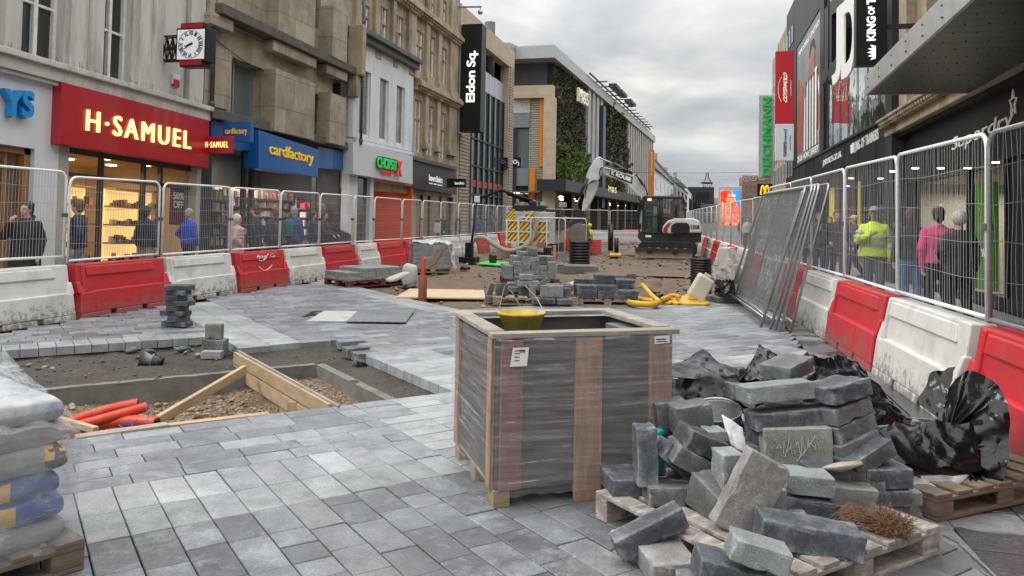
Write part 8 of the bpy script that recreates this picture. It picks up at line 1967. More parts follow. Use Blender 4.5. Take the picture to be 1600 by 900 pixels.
# blade facing the camera
pa=XP(*z5(660,785)); pb=XP(*z5(1108,855)); YB_=EY-1.75
A_=atY(*z5(660,785),YB_);B_=atY(*z5(1108,865),YB_)
m=MB(); n=8; vs=[]
for i in range(n+1):
    f_=i/n; yy=YB_+.18*math.sin(PI*f_); z=.02+(A_.z-.02)*f_
    for x in (A_.x,B_.x): vs+=[(x,yy,z),(x,yy+.06,z)]
fs=[]
for i in range(n): b_=i*4; fs+=[(b_,b_+2,b_+6,b_+4),(b_+1,b_+5,b_+7,b_+3),(b_,b_+4,b_+5,b_+1),(b_+2,b_+3,b_+7,b_+6)]
fs+=[(0,1,3,2),(n*4,n*4+2,n*4+3,n*4+1)]; m.add(vs,fs); part(m,'dozer_blade',STL,ex)
m=MB(); m.box(A_.x+.5,A_.x+.7,YB_+.1,EY-.4,.2,.4); m.box(B_.x-.8,B_.x-.6,YB_+.1,EY-.4,.2,.4); part(m,'blade_arm',EBK,ex,.01)
# upper body
ep('turntable_deck',[(700,655),(1050,655),(1180,660),(1176,740),(1140,742),(720,735),(690,700)],-.75,1.1,EBK)
ep('counterweight',[(880,665),(885,620),(920,575),(970,556),(1120,556),(1165,575),(1176,640),(1178,665),(940,672)],-.98,1.0,EWH,bev=.05)
ep('side_cover',[(945,660),(950,610),(990,586),(1070,588),(1092,620),(1088,665),(1000,678)],-1.01,-.9,EBK,bev=.03)
ep('red_trim',[(890,670),(893,630),(925,592),(950,590),(925,630),(918,672)],-1.005,-.95,mat('machine_red',(.42,.03,.02),.35),bev=.005)
m=MB()
for k in range(7): a_=XP(*z5(965,605+k*10)); c_=XP(*z5(1085,605+k*10)); m.box(a_[0],c_[0],EY-1.03,EY-1.0,c_[1],c_[1]+.03)
part(m,'engine_grille',RUB,ex)
m=MB(); a_=XP(*z5(1097,635)); c_=XP(*z5(1163,608)); puttext(m,'K ROUSE',(a_[0],EY-.985,a_[1]),(c_[0],EY-.985,a_[1]),(a_[0],EY-.985,c_[1]),(0,-1,0),.01,BLACKM,.05); part(m,'lettering',BLACKM,ex)
m=MB(); a_=XP(*z5(752,700)); c_=XP(*z5(795,684)); puttext(m,'E88',(a_[0],EY-.76,a_[1]),(c_[0],EY-.76,a_[1]),(a_[0],EY-.76,c_[1]),(0,-1,0),.01,WL,.05); part(m,'model_lettering',WL,ex)
# cab: frame bars + glass
cab=[(735,400),(745,390),(1030,392),(1045,420),(1055,555),(880,575),(870,665),(735,665)]
def bar(name,pts,d0,d1,w_=.05,mt=EBK):
    m=MB(); P=[XP(*z5(*p)) for p in pts]
    for d in (d0,d1): m.tube([(p[0],EY+d,p[1]) for p in P],w_,6,closed=True)
    return m
m=bar('cab',cab,-.78,.22)
for (u,v) in ((848,395),(870,395),(985,395)):
    b_=(u+ (4 if u<900 else 3), 665 if u<900 else 560)
    for d in (-.78,.22): m.tube([(XP(*z5(u,v))[0],EY+d,XP(*z5(u,v))[1]),(XP(*z5(*b_))[0],EY+d,XP(*z5(*b_))[1])],.045,6)
for p in ((735,400),(1035,395),(1050,550),(735,665),(738,540)): q_=XP(*z5(*p)); m.tube([(q_[0],EY-.78,q_[1]),(q_[0],EY+.22,q_[1])],.045,6)
q0=XP(*z5(738,540));q1=XP(*z5(855,540)); m.tube([(q0[0],EY-.79,q0[1]),(q1[0],EY-.79,q1[1])],.035,6); cabo=part(m,'cab_frame',EBK,ex)
m=MB(); P=[XP(*z5(*p)) for p in [(735,402),(745,386),(1030,388),(1045,405)]]; m.prism(P,EY-.84,EY+.28,'y'); part(m,'cab_roof',EBK,ex,.02)
m=MB(); P=[XP(*z5(*p)) for p in [(868,665),(872,575),(1052,552),(1052,665)]]; m.prism(P,EY-.77,EY+.2,'y'); part(m,'cab_side',EBK,ex,.02)
CG=glassmat('cab_glass',(.03,.07,.065),.04,.35); m=MB(); P=[XP(*z5(*p)) for p in cab]; m.prism(P,EY-.772,EY-.766,'y'); m.prism(P,EY+.205,EY+.211,'y'); m.box(P[0][0]-.0,P[0][0]+.006,EY-.76,EY+.2,P[-1][1],P[0][1]); part(m,'cab_glass',CG,ex)
m=MB(); a_=XP(*z5(800,640)); m.box(a_[0],a_[0]+.5,EY-.5,EY,.85,1.3); m.box(XP(*z5(960,560))[0],XP(*z5(985,560))[0],EY-.5,EY,1.3,2.0); part(m,'operator_seat',RUB,ex,.03)
m=MB(); p=XP(*z5(947,385)); m.cyl((p[0],EY-.3,p[1]-.02),.06,.13,12,mat('green_beacon',(.0,.25,.08),.3)); p=XP(*z5(965,385)); m.cyl((p[0],EY-.3,p[1]-.02),.05,.1,12,mat('machine_red',(.42,.03,.02),.35)); part(m,'beacon',None,ex)
m=MB(); p=XP(*z5(783,412)); m.box(p[0]-.08,p[0]+.08,EY-.80,EY-.76,p[1]-.05,p[1]+.05); part(m,'work_light',lit('amber_work_light',(1,.6,.15),2.),ex)
# boom, stick, bucket  (traced outline, real thickness)
ep('boom',[(385,150),(400,143),(470,165),(560,195),(640,218),(655,200),(680,215),(720,270),(745,330),(755,385),(735,470),(728,540),(716,600),(690,600),(700,520),(702,440),(688,395),(655,350),(618,322),(600,290),(520,250),(430,222),(392,200)],.30,.68,EWH,bev=.05)
ep('stick',[(345,80),(375,68),(398,82),(398,150),(402,185),(372,250),(355,330),(330,380),(300,440),(262,500),(235,500),(240,440),(262,360),(275,290),(270,215),(300,150)],.34,.64,EWH,bev=.04)
ep('boom_decal',[(462,180),(640,232),(632,285),(570,262),(455,212)],.285,.31,BLACKM,bev=0)
m=MB(); P0=XP(*z5(468,208));P1=XP(*z5(625,268));P2=XP(*z5(473,188)); puttext(m,'K ROUSE',(P0[0],EY+.28,P0[1]-.01),(P1[0],EY+.28,P1[1]-.01),(P2[0],EY+.28,P2[1]+.06),(0,-1,0),.012,WL,.05); part(m,'lettering',WL,ex)
ep('bucket',[(150,632),(180,604),(240,600),(262,612),(256,628),(205,628),(172,650),(152,680),(158,708),(190,722),(240,724),(296,700),(300,712),(282,738),(240,748),(178,744),(136,722),(124,694),(134,660)],.02,1.0,STL,bev=.01)
for d_ in (.0,.98): ep('bucket_side',[(150,634),(182,606),(240,602),(262,616),(282,660),(296,702),(280,735),(240,745),(180,741),(138,720),(127,694),(136,662)],d_,d_+.04,STL,bev=.004)
for k in range(4): ep('bucket_tooth',[(286,700),(300,698),(318,716),(300,716)],.05+.26*k,.15+.26*k,STL,bev=.004)
ep('bucket_link',[(165,485),(262,485),(250,540),(235,600),(190,640),(150,690),(130,700),(118,680),(140,640),(130,600),(170,560)],.36,.62,EBK,bev=.02)
ep('blue_quick_hitch',[(180,600),(238,580),(235,605),(185,638)],.27,.3,mat('faded_blue',(.04,.13,.35),.6),bev=0)
def rod(a,b,r_,mt,name,d=.2):
    m=MB(); A_=XP(*z5(*a));B_=XP(*z5(*b)); m.tube([(A_[0],EY+d,A_[1]),(B_[0],EY+d,B_[1])],r_,10); return part(m,name,mt,ex)
rod((385,85),(500,130),.035,GALV,'cylinder_rod'); rod((490,128),(640,205),.07,EBK,'hydraulic_cylinder'); rod((285,240),(220,385),.06,EBK,'hydraulic_cylinder',.25); rod((225,385),(190,470),.03,GALV,'cylinder_rod',.25); rod((690,380),(720,470),.06,EBK,'hydraulic_cylinder',.2); rod((740,420),(720,610),.035,GALV,'cylinder_rod',.2)
m=MB(); rd=random.Random(3)
for k in range(5):
    P=cr_([Vector((XP(*z5(x,y))[0],EY+.22-.03*k,XP(*z5(x,y))[1])) for x,y in ((555+k*5,165),(500,150+k*5),(420,150),(385,165+k*4),(382,215),(395,255-k*6),(370,262),(330,255+k*5),(285,300),(270,370+k*8))],4); m.tube(P,.018,5)
for k in range(3): P=cr_([Vector((XP(*z5(x,y))[0],EY+.2-.04*k,XP(*z5(x,y))[1])) for x,y in ((655+k*8,210),(700,250+k*10),(740,320),(752,400-k*5),(700-k*10,500),(680+k*5,600),(700,700))],4); m.tube(P,.03,5)
part(m,'hydraulic_hose',RUB,ex)
m=MB()
for k in range(9): p=XP(*z5(rd.uniform(575,640),rd.uniform(95,165))); m.box(p[0]-.07,p[0]+.07,EY+.3+rd.uniform(-.1,.2),EY+.5,p[1]-.06,p[1]+.06)
part(m,'lamp_cluster',EBK,ex,.01)
m=MB(); p=Vector((XP(*z5(118,695))[0],EY+.1,XP(*z5(118,695))[1])); q_=Vector((XP(*z5(145,750))[0],EY+.1,XP(*z5(145,750))[1])); m.tube([p,q_],.05,6); m.box(p.x-.1,p.x+.1,p.y-.05,p.y+.05,p.z-.04,p.z+.08); part(m,'yellow_chain',YD,ex)
# ================================================================== PEOPLE
TMP=bpy.data.scenes.new('tmp')
def remeshed(mb,name,mt,par,vox,smooth=3):
    me=bpy.data.meshes.new(name); me.from_pydata(mb.v,[],mb.f); me.update()
    bm=bmesh.new(); bm.from_mesh(me); bmesh.ops.recalc_face_normals(bm,faces=bm.faces); bm.to_mesh(me); bm.free()
    o=bpy.data.objects.new(name,me); r=o.modifiers.new('r','REMESH'); r.mode='VOXEL'; r.voxel_size=vox; r.use_smooth_shade=True
    s=o.modifiers.new('s','SMOOTH'); s.factor=.5; s.iterations=smooth
    TMP.collection.objects.link(o)
    with bpy.context.temp_override(scene=TMP,view_layer=TMP.view_layers[0]): dg=bpy.context.evaluated_depsgraph_get(); nm=bpy.data.meshes.new_from_object(o.evaluated_get(dg))
    o.modifiers.clear(); o.data=nm; bpy.data.meshes.remove(me); TMP.collection.objects.unlink(o); COL.objects.link(o)
    nm.materials.clear(); nm.materials.append(mt); nm.polygons.foreach_set('use_smooth',[True]*len(nm.polygons)); o.parent=par; return o
def ball(mb,c,r,sc=(1,1,1)): mb.sph(tuple(c),r,None,10,sc)
def limb(mb,pts,rs):
    pts=[Vector(p) for p in pts]; mb.tube(pts,rs,12)
    for p,r in zip(pts,rs): ball(mb,p,r*1.0)
def loft(mb,rings,n=18):
    """rings: (cx,cy,z,rx,ry)"""
    vs=[(cx+rx*math.cos(2*PI*k/n),cy+ry*math.sin(2*PI*k/n),z) for cx,cy,z,rx,ry in rings for k in range(n)]
    fs=[(i*n+k,i*n+(k+1)%n,(i+1)*n+(k+1)%n,(i+1)*n+k) for i in range(len(rings)-1) for k in range(n)]+[tuple(range(n))[::-1],tuple(range((len(rings)-1)*n,len(rings)*n))]
    mb.add(vs,fs)
SKINT={'fair':(.52,.31,.23),'mid':(.36,.20,.13),'rosy':(.50,.25,.19)}
def cloth(name,c,rough=.85): return mat('cloth_'+name,c,rough,.18,9,.25,50)
def hand(mb,w,d,curl=.5,thumb=1,holding=False):
    """palm from wrist w towards direction d, five fingers"""
    w=Vector(w); d=Vector(d).normalized(); side=d.cross(Vector((0,1,0)))
    if side.length<.2: side=d.cross(Vector((1,0,0)))
    side.normalize(); nrm=side.cross(d).normalized()
    limb(mb,[w,w+d*.045,w+d*.085],[.024,.03,.028]); ball(mb,w+d*.05,.036,(1,.8,1))
    for i,(o,l) in enumerate(((-.026,.070),(-.009,.080),(.009,.074),(.026,.058))):
        b=w+d*.085+side*o; k=b+(d*(1-curl*.4)+nrm*curl*.6).normalized()*l*.5; t=k+(d*(1-curl)+nrm*curl).normalized()*l*.5
        limb(mb,[b,k,t],[.0105,.0100,.0088])
    b=w+d*.03+side*-.026*thumb; k=b+(d*.6-side*thumb*.7+nrm*.25).normalized()*.04; limb(mb,[b,k,k+(d+nrm*.3).normalized()*.03],[.013,.012,.010])
def person(px,X,label,top=None,Y=None,h=1.75,head=0.,base=0.,jacket=(.03,.03,.035),trousers=(.03,.03,.04),shoes=(.03,.03,.03),hair=(.05,.03,.02),hairlen=0,skin='fair',arms='down',stride=.12,coatlen=.0,puffy=0.,hat=None,fat=1.,hood=False,vis=False,bag=None,group=None,collar=None,vox=.0115,py=330,turn=0.):
    vox=.017 if X<-9 else max(vox,.013); vc=.018 if X<-9 else .014
    p=atX(px,py,X) if Y is None else atY(px,py,Y); loc=Vector((p.x,p.y,base))
    t=thing('person',loc,label,'person',group,rot=R(head)); s=h/1.75; f=fat
    st=stride; hipx=.09*f
    # joints (front is -Y)
    footL=Vector((hipx,-st,.06)); footR=Vector((-hipx,st*1.1,.06 if st<.2 else .09)); hipL=Vector((hipx,0,.90)); hipR=Vector((-hipx,0,.90))
    kneeL=(footL+hipL)/2+Vector((0,-.05,.02)); kneeR=(footR+hipR)/2+Vector((0,-.06-.1*st,.01))
    shL=Vector((.165*f,0,1.385)); shR=Vector((-.165*f,0,1.385))
    A={'down':((.235,.02,1.14),(.24,-.05,.90)),'down2':((.23,.04,1.13),(.22,-.0,.88)),'swing':((.24,.10,1.15),(.23,.02,.93)),'fore':((.24,-.06,1.14),(.22,-.20,.98)),
       'face':((.25,-.14,1.20),(.10,-.24,1.42)),'chest':((.25,-.08,1.16),(.07,-.27,1.26)),'pocket':((.27,.04,1.14),(.20,-.09,1.0)),'push':((.23,-.08,1.16),(.19,-.34,1.05)),'hip':((.30,.06,1.16),(.20,-.04,1.02))}
    aL,aR=(arms,arms) if isinstance(arms,str) else arms
    def mir(q): return Vector((-q[0],q[1],q[2]))
    eL,hL=[Vector(q)*1 for q in A[aL]]; eR,hR=[mir(q) for q in A[aR]]
    eL.x*=f**.7; eR.x*=f**.7
    b=MB(); sk=mat('skin_'+skin,SKINT[skin],.55,.08,12)
    loft(b,[(0,0,.86,.14*f,.11*f),(0,0,.95,.165*f,.12*f),(0,-.005,1.08,.14*f,.105*f),(0,-.005,1.25,.165*f,.115*f),(0,0,1.38,.17*f,.10*f),(0,.005,1.45,.10,.07),(0,.005,1.47,.055,.055)])
    limb(b,[(0,.01,1.44),(0,-.005,1.54)],[.055,.052])
    hc=Vector((0,-.012,1.635)); tz=R(turn)
    hb=MB(); ball(hb,(0,.012,.02),.098,(.80,1.0,1.08)); ball(hb,(0,-.028,-.035),.07,(.86,.95,1.15)); ball(hb,(0,-.05,-.075),.032,(1,.9,.8))
    ball(hb,(0,-.098,-.012),.0145,(.8,1.1,1.5)); ball(hb,(0,-.104,-.024),.0135,(1.1,1,.7)); ball(hb,(.075,.012,-.01),.024,(.4,.8,1.2)); ball(hb,(-.075,.012,-.01),.024,(.4,.8,1.2)); ball(hb,(0,-.088,-.052),.014,(1.7,.7,.5)); ball(hb,(.03,-.078,.018),.018,(1.2,.6,.5)); ball(hb,(-.03,-.078,.018),.018,(1.2,.6,.5))
    Mh=Matrix.Translation(hc)@Matrix.Rotation(tz,4,'Z'); b.add([Mh@Vector(v) for v in hb.v],hb.f)
    for sh,e,hd,sg in ((shL,eL,hL,1),(shR,eR,hR,-1)):
        limb(b,[sh,e,hd],[.052,.042,.030]); d=(hd-e).normalized(); hand(b,hd,d,.55,sg)
    for hp,kn,ft in ((hipL,kneeL,footL),(hipR,kneeR,footR)):
        limb(b,[hp,kn,ft+Vector((0,.02,.03))],[.085*f,.06,.04]); limb(b,[ft+Vector((0,.03,0)),ft+Vector((0,-.12,-.02))],[.036,.03])
    for v_ in (b,): v_.v=[tuple(Vector(q)*s) for q in v_.v]
    bo=remeshed(b,'body',sk,t,vox,2)
    ey=MB()
    for x in (-.031,.031): c_=Mh@Vector((x,-.083,.004)); ball(ey,c_*s,.010*s)
    ey.build('eyes',BLACKM,bo)
    # trousers
    c=MB(); loft(c,[(0,0,.84,.15*f,.12*f),(0,0,.95,.178*f,.132*f),(0,0,1.05,.155*f,.12*f)])
    for hp,kn,ft in ((hipL,kneeL,footL),(hipR,kneeR,footR)): limb(c,[hp,kn,ft+Vector((0,.02,.06))],[.100*f,.078,.062])
    c.v=[tuple(Vector(q)*s) for q in c.v]; remeshed(c,'trousers',cloth('t%.3f_%.3f_%.3f'%trousers,trousers),t,vc,2)
    c=MB()
    for ft in (footL,footR): limb(c,[ft+Vector((0,.035,-.005)),ft+Vector((0,-.05,-.012)),ft+Vector((0,-.13,-.022))],[.048,.044,.034]); limb(c,[ft+Vector((0,.035,-.005)),ft+Vector((0,.03,.06))],[.044,.044])
    c.v=[tuple(Vector((q[0],q[1],max(q[2],.002)))*s) for q in c.v]; remeshed(c,'shoes',cloth('s%.3f_%.3f_%.3f'%shoes,shoes,.5),t,vc,1)
    # jacket
    g=.018+puffy*.03; c=MB(); zb=.92-coatlen
    R_=[(0,0,zb,.185*f+g+coatlen*.10,.135*f+g+coatlen*.08),(0,0,.98,.178*f+g,.13*f+g),(0,-.003,1.10,.160*f+g,.118*f+g),(0,-.005,1.25,.178*f+g,.13*f+g),(0,0,1.36,.188*f+g*.8,.114*f+g*.8),(0,.002,1.43,.165*f,.10),(0,.004,1.47,.10,.08),(0,.004,1.50,.068,.07)]
    if puffy>.5:
        R2=[]; 
        for i in range(15): z=zb+(1.42-zb)*i/14; k_=1+(.05 if i%2 else -.03); R2.append((0,0,z,(.19*f+g)*k_,(.14*f+g)*k_))
        R_=R2+R_[-2:]
    loft(c,R_)
    for sh,e,hd in ((shL,eL,hL),(shR,eR,hR)): limb(c,[sh,sh.lerp(e,.5),e,e.lerp(hd,.55),hd-(hd-e).normalized()*.015],[.060+g*.4,.059+g*.5,.055+g*.5,.050+g*.5,.044+g*.4])
    if hood or hat is None and hood: ball(c,(0,.09,1.50),.085,(1.15,.7,.8))
    c.v=[tuple(Vector(q)*s) for q in c.v]; jo=remeshed(c,'jacket',VISM if vis else cloth('j%.3f_%.3f_%.3f'%jacket,jacket),t,vc,2)
    # creases
    for v in jo.data.vertices:
        q=v.co; n_=noise.noise(Vector((q.x*9,q.y*9,q.z*22)))*.006+noise.noise(q*5)*.006; v.co=q+v.normal*n_
    if vis:
        m=MB()
        for z in (1.06,1.18):
            rx,ry=.166*f+g+.008,.124*f+g+.008; n=32; vs=[(rx*s*math.cos(2*PI*k/n),ry*s*math.sin(2*PI*k/n),(z+dz)*s) for dz in (0,.05) for k in range(n)]; m.add(vs,[(k,(k+1)%n,n+(k+1)%n,n+k) for k in range(n)],None,smooth=True)
        for sh,e,hd in ((shL,eL,hL),(shR,eR,hR)):
            for f0 in (.45,.8): a_=sh.lerp(e,f0); d=(e-sh).normalized(); m.tube([(a_-d*.02)*s,(a_+d*.025)*s],(.078+g*.5)*s,16,caps=False)
            a_=e.lerp(hd,.4); d=(hd-e).normalized(); m.tube([(a_-d*.02)*s,(a_+d*.025)*s],(.068+g*.5)*s,14,caps=False)
        m.build('reflective_band',REFL,jo)
    if collar:
        m=MB(); m.prism([(-.035*s,1.26*s),(.035*s,1.26*s),(.06*s,1.45*s),(-.06*s,1.45*s)],-.155*s,-.10*s,'y'); m.build('shirt_front',cloth('shirt',collar),jo)
    # hair or hat
    m=MB()
    if hat is None:
        ball(m,(0,.022,.034),.106,(.86,1.0,1.02)); ball(m,(0,.05,-.01),.09,(.92,.8,1.1))
        if hairlen>0: loft(m,[(0,.075,-.10-hairlen,.06,.03),(0,.07,-.06,.085,.05),(0,.05,.03,.09,.07)]); 
        M2=Mh; m.v=[tuple((M2@Vector(v))*s) for v in m.v]; ho=remeshed(m,'hair',mat('hair_%.2f_%.2f'%(hair[0],hair[1]),hair,.6,.3,30,.4,60),bo,.010,1)
        for v in ho.data.vertices:
            q=v.co; v.co=q+v.normal*(noise.noise(Vector((q.x*38,q.y*38,q.z*16)))*.009+noise.noise(q*14)*.008)
        bm=bmesh.new(); bm.from_mesh(ho.data); inv=(Matrix.Scale(s,4)@Mh).inverted(); dl=[v for v in bm.verts if (lambda q:(q.y<-.045 and q.z<.055) or (q.y<.0 and q.z<-.01 and hairlen==0) or(q.y<-.02 and q.z<.0))(inv@v.co)]
        bmesh.ops.delete(bm,geom=dl,context='VERTS'); bm.to_mesh(ho.data); bm.free()
    else:
        kind,hc_=hat
        if kind=='cap': ball(m,(0,.015,.045),.108,(.88,1.02,.85)); loft(m,[(0,-.10,.05,.06,.07),(0,-.11,.06,.062,.075)])
        else: ball(m,(0,.02,.04),.118,(.9,1.0,1.0)); ball(m,(0,.02,.15),.03 if kind=='bobble' else .01)
        m.v=[tuple((Mh@Vector(v))*s) for v in m.v]
        ho=remeshed(m,'hat',mat('hat_%.2f_%.2f'%(hc_[0],hc_[1]),hc_,.8,.2,30,.3,60),bo,.01,1)
        if kind=='cap':
            bm=bmesh.new(); bm.from_mesh(ho.data); inv=(Matrix.Scale(s,4)@Mh).inverted(); bmesh.ops.delete(bm,geom=[v for v in bm.verts if (inv@v.co).z<.035],context='VERTS'); bm.to_mesh(ho.data); bm.free()
        else:
            bm=bmesh.new(); bm.from_mesh(ho.data); inv=(Matrix.Scale(s,4)@Mh).inverted(); bmesh.ops.delete(bm,geom=[v for v in bm.verts if (inv@v.co).y<-.05 and (inv@v.co).z<.03 or (inv@v.co).z<-.06],context='VERTS'); bm.to_mesh(ho.data); bm.free()
    if bag:
        kind,bc=bag; M_=Matrix.Translation(loc)@Matrix.Rotation(R(head),4,'Z')
        if kind=='rucksack': q=M_@Vector((0,.22*s,1.2*s)); o=sack((q.x,q.y,q.z-.22),(.30,.17,.45),cloth('bag%.2f'%bc[1],bc),'teal rucksack on the back of the man in the blue coat' if bc[1]>.1 else 'dark rucksack worn by a passer by',4,R(head),'rucksack','rucksack')
        elif kind=='white': q=M_@(hR+Vector((-.03,0,-.12)))*s if False else M_@(hR*s); o=sack((q.x-.03,q.y,q.z-.55),(.30,.12,.48),WSACK,'white carrier bag held by the person beside the dark clinic window',6,R(head),'bag','carrier_bag')
    return t
VISM=mat('hi_vis_yellow',(.62,.85,.03),.7,.10,7,.25,40); REFL=mat('reflective_silver',(.42,.43,.42),.35,.08,6)
NV=(.02,.025,.05); BK=(.016,.016,.018); JN=(.10,.15,.24)
bk=.0
person(42,-10.35,'woman in a long black coat raising a cigarette to her face, far left',h=1.74,head=15,jacket=BK,trousers=BK,hair=(.03,.02,.015),hairlen=0,arms=('down','face'),coatlen=.30,puffy=.3,turn=-15,fat=1.1,hood=True)
person(122,-10.9,'man in an open dark jacket and pale jeans walking behind the second panel',h=1.80,head=-60,jacket=(.02,.024,.04),trousers=(.22,.26,.32),arms=('swing','down'),stride=.22,hair=(.10,.05,.025),puffy=.4,collar=(.25,.26,.28),turn=-15)
person(229,-11.4,'person in black seen from behind, looking into the jewellery window',h=1.72,head=175,jacket=(.018,.018,.03),trousers=(.24,.23,.22),hair=(.02,.015,.012),hairlen=.04,arms='down',coatlen=.04,puffy=.3,stride=.03)
person(296,-11.3,'grey haired man in a bright blue jumper at the grey stone pier',h=1.68,head=165,jacket=(.02,.06,.42),trousers=(.03,.03,.04),hair=(.30,.28,.26),arms=('hip','down'),stride=.1,fat=1.08)
person(371,-10.4,'person in a pale pink puffer coat and white bobble hat',h=1.56,head=120,jacket=(.50,.32,.27),trousers=BK,hat=('bobble',(.62,.58,.52)),arms='pocket',coatlen=.18,puffy=1.,stride=.06)
person(399,-10.3,'tall man in a dark navy coat walking left, right of the pink coat',h=1.80,head=-75,jacket=NV,trousers=BK,hair=(.04,.025,.02),arms=('down','swing'),coatlen=.12,puffy=.3,stride=.2)
person(430,-10.5,'person with brown hair in a dark green grey jacket near the blue shop door',h=1.74,head=-110,jacket=(.035,.04,.035),trousers=(.04,.045,.06),hair=(.11,.05,.03),arms=('down','fore'),puffy=.4,stride=.15,hood=True)
person(460,-10.4,'grey haired man in a blue coat carrying a teal rucksack',h=1.80,head=170,jacket=(.03,.06,.16),trousers=(.05,.06,.09),hair=(.32,.31,.30),arms=('hip','down'),coatlen=.05,puffy=.5,stride=.12,fat=1.1,bag=('rucksack',(.02,.16,.19)))
person(489,-10.9,'person in a navy coat half behind the man with the rucksack',h=1.70,head=140,jacket=(.02,.03,.08),trousers=JN,hair=(.05,.03,.02),hairlen=.08,arms='down',coatlen=.08,stride=.15)
person(507,-10.6,'woman with pinned dark hair pushing a covered black pram',h=1.68,head=95,jacket=(.025,.025,.03),trousers=BK,hair=(.03,.02,.02),arms='push',stride=.2,skin='rosy')
person(690,-10.7,'person in a black jacket on the phone with a white carrier bag',h=1.74,head=5,jacket=BK,trousers=BK,hair=(.03,.02,.02),hairlen=.06,arms=('fore','face'),coatlen=.1,puffy=.4,fat=1.15,bag=('white',(1,1,1)))
person(716,-10.9,'man in a dark jacket walking past the glass block',h=1.80,head=-70,jacket=BK,trousers=NV,hair=(.08,.04,.02),stride=.2,collar=(.4,.38,.35))
person(746,-10.8,'person in a blue jacket with an orange bag by the glass block',h=1.72,head=10,jacket=(.03,.07,.18),trousers=JN,hair=(.04,.02,.02),arms='down',puffy=.5)
person(770,-10.8,'person in brown walking behind the far left fence',h=1.74,head=-60,jacket=(.12,.07,.05),trousers=BK,hair=(.03,.02,.02),stride=.2)
person(884,-9.5,'blond person in black under the department store canopy',h=1.70,head=20,jacket=BK,trousers=BK,hair=(.4,.28,.13),hairlen=.1,py=330)
person(893,-9.5,'dark haired person in black beside the blond one under the canopy',h=1.68,head=160,jacket=(.02,.02,.02),trousers=NV,hair=(.04,.02,.02),hairlen=.1)
# pram
q=atX(527,360,-10.6); t=thing('pram',(q.x,q.y,0),'black pram with a dark rain cover in front of the white column','pram',rot=R(90))
m=MB(); patch(m,[(-.45,-.28,.35),(.45,-.28,.35),(.40,-.25,1.0),(-.35,-.25,1.15)],14,12,.02,3,None,5); patch(m,[(-.45,.28,.35),(.45,.28,.35),(.40,.25,1.0),(-.35,.25,1.15)],14,12,.02,4,None,5); patch(m,[(-.35,-.25,1.15),(.40,-.25,1.0),(.40,.25,1.0),(-.35,.25,1.15)],14,8,.02,5,None,5); m.box(-.43,.43,-.26,.26,.34,.7); part(m,'pram_cover',cloth('pram',(.03,.03,.035),.5),t) if False else m.build('pram_cover',cloth('pram',(.03,.03,.035),.5),t)
for x in (-.38,.38):
    for y in (-.27,.25): m=MB(); m.cyl((x,y,.14),.14,.03,18,axis='y'); m.build('wheel',RUB,t)
m=MB(); m.tube([(-.4,-.25,.4),(-.62,-.24,.98),(-.62,.24,.98),(-.4,.25,.4)],.014,6); m.build('pram_handle',BLACKM,t)
KB=.10
person(1366,3.15,'man in a bright yellow hi vis jacket and cap standing behind the white panel',h=1.84,head=-12,base=KB,vis=True,trousers=(.10,.10,.10),hat=('cap',(.25,.27,.22)),arms=('down','chest'),skin='mid',fat=1.04,puffy=.35,coatlen=.03,turn=-10,stride=.06)
person(1424,3.55,'person with long brown hair, black top and blue jeans, right of the yellow jacket',h=1.80,head=178,base=KB,jacket=BK,trousers=(.12,.19,.32),hair=(.09,.045,.03),hairlen=.12,arms=('down','hip'),puffy=.3,stride=.05)
person(1466,3.6,'woman in a pink jumper and black leggings seen from behind',h=1.80,head=185,base=KB,jacket=(.58,.07,.19),trousers=BK,shoes=(.6,.6,.6),hair=(.025,.018,.018),hat=None,hairlen=0,arms=('down2','fore'),fat=1.12,stride=.10)
person(1499,3.7,'person in a long black coat and pale grey hat beside the pink jumper',h=1.72,head=190,base=KB,jacket=(.02,.018,.025),trousers=BK,shoes=(.55,.55,.55),hat=('beanie',(.45,.43,.40)),arms=('hip','down'),coatlen=.12,fat=1.05,stride=.08)
person(1280,3.3,'man in a grey suit with white shirt behind the fence by the leaning stack',h=1.80,head=-5,base=KB,jacket=(.05,.055,.06),trousers=(.04,.045,.05),hair=(.10,.05,.03),collar=(.6,.6,.6),stride=.12,arms='down',puffy=.1)
person(1308,3.5,'man in a dark overcoat with reddish face, right of the suited man',h=1.84,head=5,base=KB,jacket=(.025,.022,.022),trousers=NV,hair=(.08,.04,.03),skin='rosy',coatlen=.2,puffy=.3,arms='pocket')
person(1297,3.9,'person half hidden between the suited man and the overcoat',h=1.70,head=0,base=KB,jacket=(.20,.18,.16),trousers=JN,hair=(.16,.08,.04))
person(1262,3.4,'person in a dark patterned coat behind the leaning panels',h=1.72,head=170,base=KB,jacket=(.05,.05,.055),trousers=BK,hair=(.05,.03,.02),coatlen=.2,hairlen=.08)
person(1240,3.3,'person in black farther along behind the leaning panels',h=1.75,head=0,base=KB,jacket=BK,trousers=BK,hair=(.05,.03,.02))
person(1335,4.2,'person in a pale cap walking behind the yellow jacket',h=1.74,head=-90,base=KB,jacket=(.06,.055,.05),trousers=NV,hat=('cap',(.5,.46,.38)),stride=.2)
person(1168,2.6,'person in white and pale top far along the right fence',h=1.72,head=10,base=KB,jacket=(.5,.5,.5),trousers=NV,hair=(.1,.06,.03),vox=.02)
person(1160,2.7,'person in dark clothes far along the right fence by the screen',h=1.74,head=170,base=KB,jacket=BK,trousers=NV,hair=(.05,.03,.02),vox=.02)
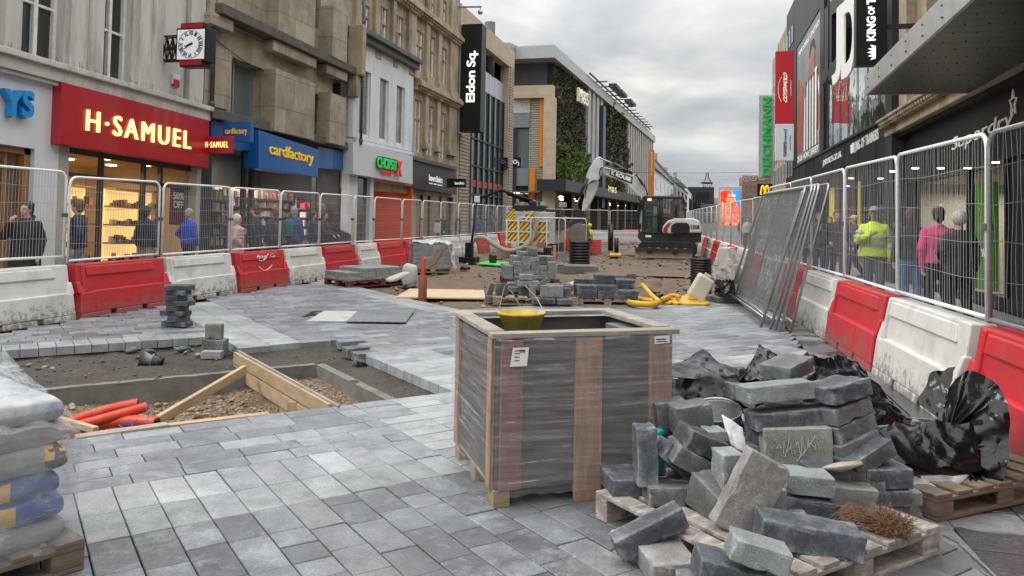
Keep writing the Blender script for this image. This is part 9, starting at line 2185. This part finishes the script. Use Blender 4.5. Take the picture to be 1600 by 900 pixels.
# digger driver (seated) and a bending worker
def seated(loc,label,jc,vox=.012,head=0.):
    t=thing('person',loc,label,'person',rot=R(head)); b=MB()
    loft(b,[(0,0,.0,.16,.13),(0,0,.2,.15,.12),(0,-.02,.40,.17,.12),(0,-.03,.52,.17,.10),(0,-.03,.6,.06,.06)]); limb(b,[(0,-.02,.58),(0,-.04,.70)],[.055,.05])
    ball(b,(0,-.04,.79),.10,(.8,1,1.1)); ball(b,(0,-.14,.77),.016); ball(b,(0,-.08,.73),.06)
    for x in (-1,1): limb(b,[(.18*x,-.02,.52),(.23*x,-.12,.28),(.16*x,-.34,.30)],[.05,.042,.032]); hand(b,(.16*x,-.34,.30),(0,-1,-.2),.7,x); limb(b,[(.10*x,0,.05),(.12*x,-.42,.10),(.12*x,-.46,-.32)],[.085,.065,.045]); limb(b,[(.12*x,-.44,-.34),(.12*x,-.58,-.36)],[.035,.03])
    bo=remeshed(b,'body',mat('skin_fair',SKINT['fair'],.55),t,vox,2)
    c=MB(); loft(c,[(0,0,.0,.19,.15),(0,0,.2,.18,.145),(0,-.02,.40,.20,.145),(0,-.03,.52,.19,.12),(0,-.03,.58,.08,.08)])
    for x in (-1,1): limb(c,[(.18*x,-.02,.52),(.23*x,-.12,.28),(.165*x,-.32,.30)],[.075,.065,.05])
    jo=remeshed(c,'jacket',jc,t,.014,2); c=MB()
    m=MB(); n=28; 
    for z in (.16,.30): m.add([(.205*math.cos(2*PI*k/n),-.01+.16*math.sin(2*PI*k/n),z+dz) for dz in (0,.045) for k in range(n)],[(k,(k+1)%n,n+(k+1)%n,n+k) for k in range(n)],None)
    m.build('reflective_band',REFL,jo)
    for x in (-1,1): limb(c,[(.10*x,0,.05),(.12*x,-.42,.10),(.12*x,-.46,-.30)],[.10,.082,.06])
    remeshed(c,'trousers',cloth('t.03',(.03,.03,.05)),t,.014,2); c=MB(); ball(c,(0,-.035,.83),.112,(.85,1,.8)); remeshed(c,'hard_hat',jc,bo,.012,1); return t
ORV=mat('hi_vis_orange',(.80,.10,.015),.7,.1,7,.2,40,emit=.05)
q=XP(*z5(965,560)); seated((q[0],EY-.25,q[1]-.10),'digger driver in an orange hi vis jacket sitting in the cab',ORV,head=-90)
p=G(922,392,0); seated((p.x,p.y,.45),'worker in yellow hi vis crouching beside the digger bucket',VISM,head=-60)
bpy.data.scenes.remove(TMP)
